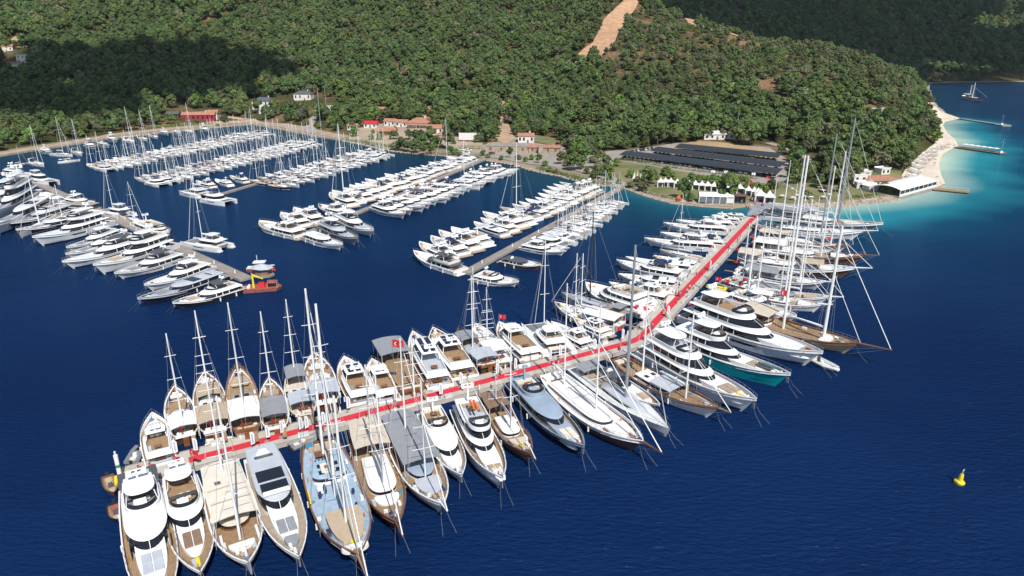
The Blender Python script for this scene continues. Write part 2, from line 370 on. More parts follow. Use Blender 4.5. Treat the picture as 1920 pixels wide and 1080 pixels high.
water = link('sea', grid_mesh('sea', WX, WY, np.zeros_like(WX), 330, 300, water_mat())); tag(water, kind='structure')
wd = sdist(WX, WY)
def shore_dist(px0, px1, cond=lambda p: True):
    ids = [i for i in range(len(SHORE_PX) - 1) if px0 <= SHORE_PX[i][0] <= px1 and cond(SHORE_PX[i])]
    return sdist(WX, WY, SEG0[ids], SEG1[ids])
wb = shore_dist(1500, 1797, lambda p: p[1] > 228)            # shelving sand off the beach
wr_ = shore_dist(1160, 1440)                                 # stony shallows beside the pontoon root
def mixc(a, b, t): t = np.clip(t, 0, 1)[:, None]; return np.array(a)[None] * (1 - t) + np.array(b)[None] * t if not isinstance(a, np.ndarray) or a.ndim == 1 else a * (1 - t) + np.array(b)[None] * t
c = np.tile(np.array([[.0035, .017, .068]]), (len(WX), 1))
c = mixc(c, (.0013, .021, .053), np.clip((WY - 150) / 260, 0, 1) * .75)
c = mixc(c, (.004, .038, .044), np.exp(-wd / 26) * .8)
c = mixc(c, (.0, .105, .20), np.exp(-np.maximum(wb - 24, 0) / 18) * .8)
wobble = (vnoise(WX, WY, 18, 5) - .5) * 14
c = mixc(c, (.03, .34, .35), np.clip(1.15 - (wb + wobble) / 36, 0, 1) * .85)
c = mixc(c, (.50, .60, .48), np.clip(1.05 - (wb + wobble * .3) / 17, 0, 1) * .9)
c = mixc(c, (.0, .11, .155), np.exp(-np.maximum(wr_ - 4, 0) / 15) * .8)
c = mixc(c, (.10, .16, .12), np.clip(1.0 - wr_ / 5, 0, 1) * .6)
ca = water.data.color_attributes.new('seabed', 'FLOAT_COLOR', 'POINT')
ca.data.foreach_set('color', np.concatenate([c, np.ones((len(c), 1))], 1).astype(np.float32).ravel())

# ------------------------------------------------------------------ draped ground sheets
def lerp_poly(P, step):
    out = []
    for i in range(len(P)):
        a, b = Vector(P[i]), Vector(P[(i + 1) % len(P)]); n = max(1, int((b - a).length / step))
        out += [a.lerp(b, k / n) for k in range(n)]
    return out
def drape(name, pts, m, off=.10, step=5.0, px=True, kind='structure', zmin=0.0):
    P = [gnd(*p).to_2d() for p in pts] if px else [Vector(p) for p in pts]
    B = lerp_poly(P, step); n = len(B)
    xs = [p.x for p in B]; ys = [p.y for p in B]
    g = [(x, y) for x in np.arange(min(xs) + step / 2, max(xs), step) for y in np.arange(min(ys) + step / 2, max(ys), step)]
    if g:
        ga = np.array(g); k = inside(np.array([tuple(p) for p in B]), ga[:, 0], ga[:, 1]); d = sdist(ga[:, 0], ga[:, 1], np.array([tuple(p) for p in B]), np.array([tuple(B[(i + 1) % n]) for i in range(n)]))
        g = [Vector(tuple(p)) for p, q, e in zip(ga, k, d) if q and e > step * .4]
    r_ = delaunay_2d_cdt(B + g, [(i, (i + 1) % n) for i in range(n)], [], 1, 1e-4)
    v = [(p.x, p.y, max(H(p.x, p.y), zmin) + off) for p in r_[0]]
    me = bpy.data.meshes.new(name); me.from_pydata(v, [], [f for f in r_[2]]); me.materials.append(M[m]); me.update()
    bm = bmesh.new(); bm.from_mesh(me); bmesh.ops.recalc_face_normals(bm, faces=bm.faces)
    if bm.faces and sum(f.normal.z for f in bm.faces) < 0: bmesh.ops.reverse_faces(bm, faces=bm.faces)
    bm.to_mesh(me); bm.free()
    o = link(name, me); tag(o, kind=kind); return [tuple(p) for p in P]
mk('clay', (.40, .22, .115), .95, noise=.2, nscale=.16, col2=(.50, .32, .19), bump=1.0, bscale=.35)
mk('sandbeach', (.62, .53, .42), .95, noise=.12, nscale=.08, bump=.3, bscale=1)
mk('drygrass', (.42, .29, .16), .95, noise=.25, nscale=.07, bump=.3, bscale=1)
mk('lawn', (.11, .13, .04), .95, noise=.2, nscale=.08, col2=(.21, .18, .085), bump=.5, bscale=1.5)
mk('paving', (.33, .29, .25), .9, noise=.18, nscale=.1)
mk('track', (.42, .29, .19), .95, noise=.2, nscale=.1)
mk('quay', (.40, .31, .22), .9, noise=.25, nscale=.1, bump=.4, bscale=1)
CLEAR = []
def strip(name, cl, w, m, off, clear=4):                      # road or path: centre line in photo pixels
    C = [gnd(*p).to_2d() for p in cl]; Lf, Rt = [], []
    for i, p in enumerate(C):
        d = (C[min(i + 1, len(C) - 1)] - C[max(i - 1, 0)]).normalized(); n = Vector((-d.y, d.x))
        Lf.append(p + n * w / 2); Rt.append(p - n * w / 2)
    P = drape(name, Lf + Rt[::-1], m, off, step=3.0, px=False)
    Lc = [p + (p - C[i]).normalized() * clear for i, p in enumerate(Lf)]; Rc = [p + (p - C[i]).normalized() * clear for i, p in enumerate(Rt)]
    CLEAR.append([tuple(p) for p in Lc + Rc[::-1]])
P = drape('clay_slope', [(1066, 120), (1078, 108), (1112, 80), (1122, 60), (1128, 43), (1150, 20), (1168, 2), (1176, -12), (1204, -12), (1198, 4), (1178, 32), (1162, 58), (1151, 85), (1128, 106), (1104, 118), (1080, 124)], 'clay', .5, 8); CLEAR.append(P)
strip('ridge_track', [(1205, 6), (1250, 26), (1300, 45), (1350, 60), (1400, 74)], 12, 'clay', .8, 5)
CLEAR.append(drape('dirt_gully', [(932, 190), (958, 190), (952, 228), (966, 262), (948, 272), (928, 262), (938, 225)], 'track', .4))
CLEAR.append(drape('clay_bank', [(1105, 252), (1110, 238), (1140, 232), (1160, 244), (1150, 258)], 'clay', .4))
CLEAR.append(drape('dry_scrub', [(10, 76), (30, 68), (60, 72), (58, 88), (14, 92)], 'drygrass', .4))
CLEAR.append(drape('car_park_ground', [(1095, 312), (1100, 290), (1150, 282), (1270, 268), (1440, 276), (1478, 300), (1490, 325), (1455, 350), (1380, 345), (1250, 325), (1160, 310)], 'paving', .08))
CLEAR.append(drape('dry_field', [(1268, 272), (1310, 264), (1380, 270), (1436, 284), (1462, 300), (1440, 302), (1340, 292), (1262, 280)], 'drygrass', .2))
CLEAR.append(drape('park_lawn', [(1140, 322), (1165, 302), (1240, 315), (1330, 330), (1440, 345), (1465, 340), (1560, 348), (1610, 345), (1625, 372), (1560, 380), (1450, 382), (1380, 372), (1310, 378), (1250, 372), (1200, 358), (1165, 345)], 'lawn', .12))
CLEAR.append(drape('beach', [(1700, 352), (1690, 330), (1702, 312), (1728, 288), (1752, 270), (1760, 252), (1756, 240), (1752, 222), (1744, 204), (1737, 188), (1743, 182), (1757, 200), (1772, 212), (1800, 222), (1786, 226), (1772, 229), (1768, 236), (1777, 250), (1791, 262), (1797, 274), (1783, 280.5), (1767.5, 290), (1760.5, 307), (1763.5, 325), (1772, 345), (1752, 354)], 'sandbeach', .25, 4))
CLEAR.append(drape('shore_garden', [(1585, 366), (1600, 345), (1640, 318), (1690, 322), (1694, 345), (1690, 366), (1640, 372)], 'lawn', .3))
CLEAR.append(drape('restaurant_terrace', [(905, 296), (905, 272), (960, 256), (1010, 254), (1050, 270), (1080, 290), (1080, 312), (1050, 316), (1000, 306), (960, 298)], 'paving', .08))
CLEAR.append(drape('terrace_lawn', [(1002, 268), (1004, 254), (1050, 262), (1048, 274)], 'lawn', .5))
CLEAR.append(drape('village_square', [(650, 262), (660, 246), (700, 232), (760, 232), (830, 246), (850, 256), (905, 262), (906, 290), (850, 288), (830, 270), (740, 272), (690, 266)], 'quay', .08))
CLEAR.append(drape('quarry_cut', [(1040, 250), (1060, 240), (1110, 236), (1150, 244), (1130, 256), (1080, 260)], 'clay', .3))
strip('quay_road', [(-60, 298), (0, 288), (60, 278), (150, 264), (215, 253), (300, 244), (400, 232), (470, 227), (530, 236), (600, 250), (650, 258)], 11, 'quay', .12, 3)
strip('shore_path', [(1185, 352), (1215, 363), (1260, 374), (1320, 381), (1375, 384)], 5, 'quay', .2, 2)
strip('park_road', [(880, 282), (940, 296), (1000, 306), (1060, 312), (1110, 322), (1150, 340), (1172, 350)], 8, 'paving', .25, 2)
strip('hill_road', [(1440, 268), (1478, 278), (1510, 300), (1530, 318), (1560, 330)], 6, 'paving', .25, 3)
strip('villa_drive', [(600, 215), (585, 225), (575, 240), (590, 250)], 10, 'paving', .25, 2)
strip('upper_drive', [(405, 218), (470, 226), (440, 222)], 5, 'track', .25, 2)
for b_ in [((0, 100), (60, 92), (62, 135), (0, 145)), ((455, 190), (525, 180), (600, 178), (640, 190), (640, 212), (600, 222), (540, 210), (460, 212)), ((300, 232), (300, 205), (425, 202), (425, 232)), ((1605, 232), (1610, 208), (1690, 208), (1680, 232)),
           ((795, 200), (800, 188), (822, 190), (820, 206)), ((706, 226), (704, 210), (730, 208), (730, 228)), ((790, 232), (800, 212), (822, 214), (830, 240)), ((240, 250), (300, 236), (420, 222), (620, 230), (600, 250), (300, 252))]:
    CLEAR.append([tuple(gnd(*p).to_2d()) for p in b_])
CLEAR_NP = [np.array(c_) for c_ in CLEAR]

# ------------------------------------------------------------------ clouds that shade two of the slopes (as in the photograph), high above
def cloud(px, py, t, rx, ry, seed, alt=1000):
    tgt = deep(px, py, t); c0 = tgt + SUN_DIR * ((alt - tgt.z) / SUN_DIR.z); rr = random.Random(seed); mb = MB()
    for i in range(46):
        a = rr.uniform(0, 6.283); q = math.sqrt(rr.random()); s_ = rr.uniform(.24, .42) * (1.15 - .5 * q)
        mb.ball((rx * q * math.cos(a), ry * q * math.sin(a), rr.uniform(-20, 40)), rx * s_, ry * s_, 60 * s_ * 2, 10, 6)
    for i in range(150):
        a = rr.uniform(0, 6.283); q = rr.uniform(.85, 1.28); s_ = rr.uniform(.04, .10)
        mb.ball((rx * q * math.cos(a), ry * q * math.sin(a), rr.uniform(-20, 40)), rx * s_, ry * s_, 30, 6, 4)
    o = link('cloud', mb.mesh('cloud', 'cloudm', True), loc=c0); tag(o, 'white cumulus cloud high over the bay, shading part of the hills', 'cloud', 'clouds over the bay', 'stuff')
mk('cloudm', (.85, .85, .87), .95)
cloud(1640, 55, 1400, 620, 330, 3); cloud(250, 145, 745, 135, 95, 4); cloud(60, 215, 610, 80, 50, 5)

# ------------------------------------------------------------------ trees
def leafmat(name, c1, c2, rand=.28):
    return mat(name, c1, .75, spec=.2, col2=c2, nscale=.35, rand=rand)
LEAF = [leafmat('pine_needles', (.122, .162, .050), (.062, .092, .032)), leafmat('bright_leaves', (.155, .21, .045), (.09, .14, .034)), leafmat('olive_leaves', (.18, .175, .09), (.115, .118, .06)), leafmat('bare_twigs', (.23, .20, .17), (.15, .13, .11), .1), leafmat('plum_leaves', (.10, .03, .045), (.06, .02, .03), .05)]
BARK = mat('bark', (.13, .095, .07), .9, noise=.3)
def crown_mesh(seed, wide=1.0, tall=1.0, n=420, lobes=14, leaf=LEAF[0], q=.62, bare=False):
    rr = random.Random(seed); mb = MB(); L_ = []
    for i in range(lobes):
        a = rr.uniform(0, 6.283); d = math.sqrt(rr.random()) * 2.5 * wide; zz = rr.uniform(3.6, 7.6) * tall - d * .35
        L_.append((d * math.cos(a), d * math.sin(a), zz, rr.uniform(.85, 1.6) * wide))
    L_.append((0, 0, 7.6 * tall, 1.5 * wide)); nl = len(L_)
    for i in range(n):
        lx, ly, lz, lr = L_[i % nl]; th = rr.uniform(0, 6.283); ph = math.asin(rr.uniform(-.55, 1))
        k = lr * rr.uniform(.72, 1.06); nrm = Vector((math.cos(th) * math.cos(ph), math.sin(th) * math.cos(ph), math.sin(ph)))
        p = Vector((lx, ly, lz)) + Vector((nrm.x * k, nrm.y * k, nrm.z * k * .72))
        nn = (nrm + Vector((rr.gauss(0, .27), rr.gauss(0, .27), rr.gauss(0, .27) + .15))).normalized()
        t_ = nn.orthogonal().normalized(); t_ = Matrix.Rotation(rr.uniform(0, 6.283), 3, nn) @ t_; b_ = nn.cross(t_); s_ = q * rr.uniform(.6, 1.3) * (.35 if bare else 1)
        mb.add([p - t_ * s_ - b_ * s_ * .6, p + t_ * s_ * 1.1 - b_ * s_ * .4, p + t_ * s_ * .5 + b_ * s_ * .8, p - t_ * s_ * .6 + b_ * s_ * .7 + nn * .15], [(0, 1, 2, 3)])
    return mb
def trunk_mb(seed, wide=1.0, tall=1.0):
    rr = random.Random(seed); mb = MB()
    mb.tube([(0, 0, -1), (.1, 0, 2), (rr.uniform(-.3, .3), rr.uniform(-.3, .3), 4.5 * tall), (0, 0, 7 * tall)], .24, 6, .07)
    for i in range(5):
        a = rr.uniform(0, 6.283); z_ = rr.uniform(2.6, 5) * tall
        mb.tube([(0, 0, z_), (math.cos(a) * 2 * wide, math.sin(a) * 2 * wide, z_ + 1.2)], .09, 4, .03)
    return mb
KIND = []   # (crown mesh, trunk mesh, joined mesh)
SPEC = [(1, 1.0, 1.0, 0), (2, 1.15, .9, 0), (3, .85, 1.12, 0), (4, 1.0, .95, 0), (5, .95, .85, 1), (6, 1.05, .8, 2), (7, .95, .9, 3), (8, .9, .7, 4)]
for sd, w_, h_, lf in SPEC:
    bare = lf == 3
    cm = crown_mesh(sd, w_, h_, 900 if not bare else 520, 15, q=.44, bare=bare); tm = trunk_mb(sd, w_, h_)
    j = MB(); j.add(cm.v, cm.f); nf = len(cm.f); j.add(tm.v, tm.f); jm = j.mesh('tree', LEAF[lf]); jm.materials.append(BARK)
    jm.polygons.foreach_set('material_index', [0] * nf + [1] * (len(jm.polygons) - nf))
    KIND.append((cm.mesh('crown', LEAF[lf]), tm.mesh('trunk', BARK), jm))
def tree_points():
    rng = np.random.RandomState(11); out = []
    # jittered cells, spacing widening with distance
    for (r0, r1, sp) in [(300, 700, 7.0), (700, 1100, 7.3), (1100, 1600, 8.8), (1600, 2300, 10.8)]:
        amax = R(41 if r1 > 700 else 43); xs = np.arange(-r1 * math.sin(amax), r1 * math.sin(amax), sp); ys = np.arange(r0 * .6, r1, sp)
        X, Y = np.meshgrid(xs, ys); X = (X + rng.uniform(-.48, .48, X.shape) * sp).ravel(); Y = (Y + rng.uniform(-.48, .48, Y.shape) * sp).ravel()
        r_ = np.hypot(X, Y); k = (r_ >= r0) & (r_ < r1) & (np.abs(np.arctan2(X, Y)) < amax); out.append(np.stack([X[k], Y[k], np.full(k.sum(), sp)], 1))
    P = np.concatenate(out); x, y = P[:, 0], P[:, 1]
    keep = inside(POLY, x, y); P = P[keep]; x, y = P[:, 0], P[:, 1]
    d = sdist(x, y); keep = d > 9
    # the middle ridge is thinner scrub; bare patches elsewhere
    pn = vnoise(x, y, 55, 9) * .6 + vnoise(x, y, 21, 4) * .4; keep &= ~(pn > .74) & ~(rng.rand(len(x)) < .05)
    u = x / (y + 1e-6)
    keep &= ~((u > .12) & (u < .55) & (np.hypot(x, y) > 640) & (np.hypot(x, y) < 1000) & (rng.rand(len(x)) < .30))
    keep &= ~((np.hypot(x, y) > 1120) & (x > 500) & (d < 42) & (rng.rand(len(x)) < .75))
    for c_ in CLEAR_NP: keep &= ~inside(c_, x, y)
    P = P[keep]; z = HV(P[:, 0], P[:, 1]); return np.concatenate([P[:, :2], z[:, None], P[:, 2:]], 1), rng
TP, trng = tree_points()
print('trees', len(TP))
dist = np.hypot(TP[:, 0], TP[:, 1]); order = np.argsort(dist); TP = TP[order]; dist = dist[order]
kidx = trng.choice([0, 1, 2, 3, 4, 5, 6], len(TP), p=[.27, .22, .19, .16, .06, .085, .015])
ridge = (TP[:, 0] / TP[:, 1] > .12) & (TP[:, 0] / TP[:, 1] < .6) & (dist > 620) & (dist < 1000)
kidx[ridge & (trng.rand(len(TP)) < .3)] = 5
tsc = (.80 + .95 * trng.rand(len(TP)) ** 1.4) * np.where(ridge, .78, 1.10) * np.where(TP[:, 3] > 8, 1.25 * TP[:, 3] / 8.2, 1.0) * np.where(TP[:, 2] < 6, .85, 1)
trot = trng.uniform(0, 6.283, len(TP))
inview = np.abs(TP[:, 0] / TP[:, 1]) < .80
NEAR = [i for i in range(len(TP)) if inview[i]][:290]; nearset = set(NEAR)
def tree(x, y, z, k, s, rot, name, label, group, cat='tree'):
    e = link(name, None, None, (x, y, z), rot, s); tag(e, label, cat, group)
    link('crown', KIND[k][0], e); link('trunk', KIND[k][1], e); return e
def zone(x, y):
    px, py = pix((x, y, H(x, y)))
    if px < 110: return 'the left edge quay'
    if px < 300: return 'the left shore quay'
    if px < 460: return 'the maroon lodge'
    if px < 640: return 'the villas on the left'
    if px < 900: return 'the terracotta-roofed village'
    if px < 1110: return 'the stone restaurant'
    if px < 1180: return 'the clay cut'
    if px < 1280: return 'the left end of the carports'
    if px < 1400: return 'the dry field'
    if px < 1480: return 'the right end of the carports'
    if px < 1560: return 'the hill road'
    if px < 1640: return 'the lawn by the carpet pontoon'
    return 'the sandy beach'
KN = ['pine_tree', 'pine_tree', 'pine_tree', 'pine_tree', 'broadleaf_tree', 'olive_tree', 'bare_tree', 'plum_tree']
KL = ['dark green round-crowned pine', 'broad green spreading pine', 'tall slim green pine', 'mid green pine', 'bright green leafy tree', 'pale olive green tree', 'leafless grey tree', 'plum-coloured tree']
for i in NEAR:
    x, y, z = TP[i, :3]; k = int(kidx[i]); zn = zone(x, y); sz = 'small' if tsc[i] < .95 else 'medium' if tsc[i] < 1.25 else 'large'
    tree(x, y, z - .3, k, float(tsc[i]), float(trot[i]), KN[k], f'{sz} {KL[k]} in the wood beside {zn}', f'{sz} {KL[k]}s beside {zn}')
rest = np.array([i for i in range(len(TP)) if i not in nearset])
def forest(idx, name, label):
    me = bpy.data.meshes.new(name); me.from_pydata([(float(a), float(b), float(c_) - .3) for a, b, c_ in TP[idx, :3]], [], [])
    for nm, arr, ty in (('tsize', tsc[idx], 'FLOAT'), ('trot', trot[idx], 'FLOAT'), ('tkind', kidx[idx], 'INT')):
        a = me.attributes.new(nm, ty, 'POINT'); a.data.foreach_set('value', np.asarray(arr, np.float32 if ty == 'FLOAT' else np.int32))
    o = link(name, me); tag(o, label, 'forest', None, 'stuff')
    g = bpy.data.node_groups.new(name, 'GeometryNodeTree'); g.interface.new_socket('Geometry', in_out='INPUT', socket_type='NodeSocketGeometry'); g.interface.new_socket('Geometry', in_out='OUTPUT', socket_type='NodeSocketGeometry')
    N = g.nodes; K = g.links; gi = N.new('NodeGroupInput'); go = N.new('NodeGroupOutput'); ip = N.new('GeometryNodeInstanceOnPoints'); jn = N.new('GeometryNodeJoinGeometry')
    for k in reversed(range(7)):
        src = bpy.data.objects.new('tree_source', KIND[k][2]); oi = N.new('GeometryNodeObjectInfo'); oi.inputs['Object'].default_value = src; oi.inputs['As Instance'].default_value = True
        K.new(oi.outputs['Geometry'], jn.inputs[0])
    def attr(nm, ty):
        n = N.new('GeometryNodeInputNamedAttribute'); n.data_type = ty; n.inputs['Name'].default_value = nm; return n.outputs['Attribute']
    cx = N.new('ShaderNodeCombineXYZ'); K.new(attr('trot', 'FLOAT'), cx.inputs['Z'])
    K.new(gi.outputs[0], ip.inputs['Points']); K.new(jn.outputs[0], ip.inputs['Instance']); ip.inputs['Pick Instance'].default_value = True
    K.new(attr('tkind', 'INT'), ip.inputs['Instance Index']); K.new(cx.outputs[0], ip.inputs['Rotation']); K.new(attr('tsize', 'FLOAT'), ip.inputs['Scale']); K.new(ip.outputs[0], go.inputs[0])
    md = o.modifiers.new('trees', 'NODES'); md.node_group = g
forest(rest, 'forest', 'dense green pine forest covering the hills behind the marina')


# ------------------------------------------------------------------ thin summer haze over the bay
hz = bpy.data.materials.new('haze'); hz.use_nodes = True; hn = hz.node_tree.nodes; hn.remove(hn['Principled BSDF'])
pv = hn.new('ShaderNodeVolumePrincipled'); pv.inputs['Color'].default_value = (.80, .88, 1.0, 1); pv.inputs['Density'].default_value = .000035; pv.inputs['Anisotropy'].default_value = .3
hz.node_tree.links.new(pv.outputs[0], hn['Material Output'].inputs['Volume'])
mbh = MB().box(-4200, 4200, -300, 4300, -9, 620); o = link('haze', mbh.mesh('haze', hz)); tag(o, 'thin summer haze', None, None, 'stuff')
scene.cycles.volume_bounces = 0; scene.cycles.volume_step_rate = 10
# ------------------------------------------------------------------ boats
class Hull:
    def __init__(s, L, B, h0, hm, h1, stern=.86, tmax=.38, p=2.4, bowfull=.02, rake=.07, over=0.0, wlf=.90):
        s.L, s.B, s.h0, s.hm, s.h1, s.stern, s.tmax, s.p, s.bf, s.rake, s.over, s.wlf = L, B, h0, hm, h1, stern, tmax, p, bowfull, rake, over, wlf
    def f(s, t):
        if t <= s.tmax: return s.stern + (1 - s.stern) * math.sin(t / s.tmax * math.pi / 2)
        return max(s.bf, 1 - ((t - s.tmax) / (1 - s.tmax)) ** s.p)
    def z(s, t):
        if t < .42: return s.hm + (s.h0 - s.hm) * ((.42 - t) / .42) ** 2
        return s.hm + (s.h1 - s.hm) * ((t - .42) / .58) ** 1.8
    def pt(s, t, k, side=1, off=0.0):          # k: 0 sheer, 1 waterline, 2 keel
        L = s.L; xs = t * L; xw = s.over * L + t * L * (1 - s.rake - s.over); f = s.f(t); y0 = f * s.B / 2; yw = (f ** (1 + .45 * t)) * s.B / 2 * s.wlf
        if k <= 1:
            q = k ** .8 if t > .5 else k
            return (xs + (xw - xs) * k, side * (y0 + (yw - y0) * q + off), s.z(t) * (1 - k))
        return (xw, side * yw * (2 - k) ** .6 * .98, -.9 * (k - 1))
    TS = [0, .04, .1, .2, .32, .44, .55, .65, .74, .82, .89, .94, .975, 1]
    def shell(s):
        mb = MB(); rings = []
        for t in s.TS:
            rings.append([s.pt(t, k, 1) for k in (0, .3, .65, 1, 1.6)] + [s.pt(t, k, -1) for k in (1.6, 1, .65, .3, 0)])
        mb.loft(rings, closed=False, cap1=False); n = 10
        mb.f.append(tuple(range(n))); return mb
    def deck(s, drop=.55, inset=.12, t0=0.0, t1=.985):
        mb = MB(); ts = [t for t in s.TS if t0 < t < t1]; ts = [t0] + ts + [t1]
        for t in ts:
            x, y, z = s.pt(t, 0); y = max(y - inset, .01); mb.v += [(x, y, z - drop), (x, 0, z - drop + .04), (x, -y, z - drop)]
        for i in range(len(ts) - 1):
            a = i * 3; mb.f += [(a, a + 3, a + 4, a + 1), (a + 1, a + 4, a + 5, a + 2)]
        return mb
    def rail(s, drop=.55, w=.14, up=.0, t0=0.0, t1=1.0, outer=.04):   # bulwark cap with its inner face
        mb = MB(); ts = [t0] + [t for t in s.TS if t0 < t < t1] + [t1]
        for sd in (1, -1):
            b = len(mb.v)
            for t in ts:
                x, y, z = s.pt(t, 0); yo = y + outer; yi = max(y - w, .0)
                mb.v += [(x, sd * yo, z - .10), (x, sd * yo, z + .03 + up), (x, sd * yi, z + .03 + up), (x, sd * yi, z - drop)]
            for i in range(len(ts) - 1):
                for j in range(3):
                    q = (b + i * 4 + j, b + i * 4 + j + 1, b + i * 4 + j + 5, b + i * 4 + j + 4); mb.f.append(q if sd > 0 else q[::-1])
        if t0 == 0:
            x, y, z = s.pt(0, 0); mb.box(-.03, w, -y, y, z - drop, z + .03 + up)
        return mb
    def band(s, t0, t1, k0, k1, off=.02, n=6, sides=(1, -1), taper=False):
        mb = MB()
        for sd in sides:
            b = len(mb.v)
            for i in range(n + 1):
                t = t0 + (t1 - t0) * i / n; kk0, kk1 = k0, k1
                if taper and i in (0, n): kk1 = (k0 + k1) / 2 - .01; kk0 = (k0 + k1) / 2 + .01 if False else k0 + (k1 - k0) * .3
                mb.v += [s.pt(t, kk0, sd, off), s.pt(t, kk1, sd, off)]
            for i in range(n):
                q = (b + 2 * i, b + 2 * i + 1, b + 2 * i + 3, b + 2 * i + 2); mb.f.append(q if sd < 0 else q[::-1])
        return mb
def plan(x0, x1, w, z, u0=.55, e=2.0, n=7, aft=.92, rake=0.0):
    xm = x0 + (x1 - x0) * u0; a = [(x0, w * aft), (x0 + (xm - x0) * .5, w)]
    for i in range(n + 1):
        q = math.pi / 2 * i / n; a.append((xm + (x1 - xm) * math.sin(q), w * max(math.cos(q), 0) ** (2 / e)))
    return [(x, y, z) for x, y in a] + [(x, -y, z) for x, y in a[::-1]]
def tub(x0, x1, w, z0, z1, th=.12, **k):                      # open tray: outer wall, rim, inner wall
    mb = MB(); mb.loft([plan(x0, x1, w, z0, **k), plan(x0 - .1, x1 + .1, w + .05, z1, **k), plan(x0 + th, x1 - th, w - th, z1, **k), plan(x0 + th, x1 - th, w - th, z0 + .12, **k)], cap1=False); return mb
def flat_(x0, x1, w, z, **k): return MB().add(plan(x0, x1, w, z, **k), [tuple(range(len(plan(x0, x1, w, z, **k))))[::-1]])
def cushions(T, x0, x1, w, z, m, rows=2, cols=2, par=None, name='sunpad'):
    for i in range(rows):
        for j in range(cols):
            a = x0 + (x1 - x0) * i / rows; b = x0 + (x1 - x0) * (i + 1) / rows; c_ = -w + 2 * w * j / cols; d = -w + 2 * w * (j + 1) / cols
            T.part(name, MB().box(a + .06, b - .06, c_ + .06, d - .06, z, z + .2, .06, .06), m, par)
def flag_parts(T, x, y, z, s=1.0, m='red', pole=2.2, par=None, turk=True):
    p = T.part('flagpole', MB().tube([(x, y, z), (x - .15, y, z + pole)], .03, 4), 'steel', par)
    mb = MB(); n = 5; w, h = 1.5 * s, 1.0 * s; X = lambda i: (x - .15 - w * i / n, y + .12 * math.sin(i * 1.7), 0)
    for i in range(n + 1):
        a = X(i); mb.v += [(a[0], a[1], z + pole - .1 * i / n), (a[0], a[1], z + pole - h - .12 * i / n), (a[0], a[1] + .02, z + pole - .1 * i / n), (a[0], a[1] + .02, z + pole - h - .12 * i / n)]
    for i in range(n): b = 4 * i; mb.f += [(b, b + 1, b + 5, b + 4), (b + 2, b + 6, b + 7, b + 3)]
    f = T.part('flag', mb, m, par)
    if turk and par is None:
        st = crescent(.24 * s); me = MB()
        for sd in (-1, 1):
            me.add([(x - .15 - w * .42 + q[0], y + .12 * math.sin(2.1) + .02 * (sd > 0) + sd * .05, z + pole - h * .55 + q[1]) for q in st[0]], st[1])
        T.part('crescent_and_star', me, 'white', f)
def crescent(r):
    v = []; f = []; n = 14
    for i in range(n + 1):
        a = R(40) + R(280) * i / n; v += [(r * math.cos(a), r * math.sin(a)), (.22 * r + .80 * r * math.cos(a), .80 * r * math.sin(a))]
    for i in range(n): f.append((2 * i, 2 * i + 1, 2 * i + 3, 2 * i + 2))
    b = len(v); c_ = (1.35 * r, 0); v.append(c_)
    for i in range(10):
        a = math.pi / 5 * i; q = r * (.48 if i % 2 == 0 else .2); v.append((c_[0] + q * math.cos(a), q * math.sin(a)))
    for i in range(10): f.append((b, b + 1 + i, b + 1 + (i + 1) % 10))
    return v, f
def rope_lines(T, Hh, n=2, m='rope'):
    for sd in ((1, -1) if n == 2 else (1,)):
        a = Hh.pt(.985, .15, sd); T.part('mooring_line', MB().tube([a, (a[0] + Hh.L * .05, a[1] + sd * .4, a[2] * .42), (a[0] + Hh.L * .13, a[1] + sd * .9, -.2)], .018, 3), m)
def fenders(T, Hh, ts, m='white', sides=(1, -1)):
    for t in ts:
        for sd in sides:
            x, y, z = Hh.pt(t, .25, sd, .18); T.part('fender', MB().tube([(x, y, z), (x, y, z - 1.0)], .2, 6), m)
def bowrail(T, Hh, t0=.5, h=.75, r=.025):
    mb = MB(); ts = [t0 + (1 - t0) * i / 9 for i in range(10)]
    for sd in (1, -1):
        top = []
        for t in ts:
            x, y, z = Hh.pt(t, 0, sd, -.08); top.append((x, y, z + h)); mb.tube([(x, y, z), (x, y, z + h)], r, 3, cap=False)
        mb.tube(top, r, 4)
    T.part('bow_rail', mb, 'steel')

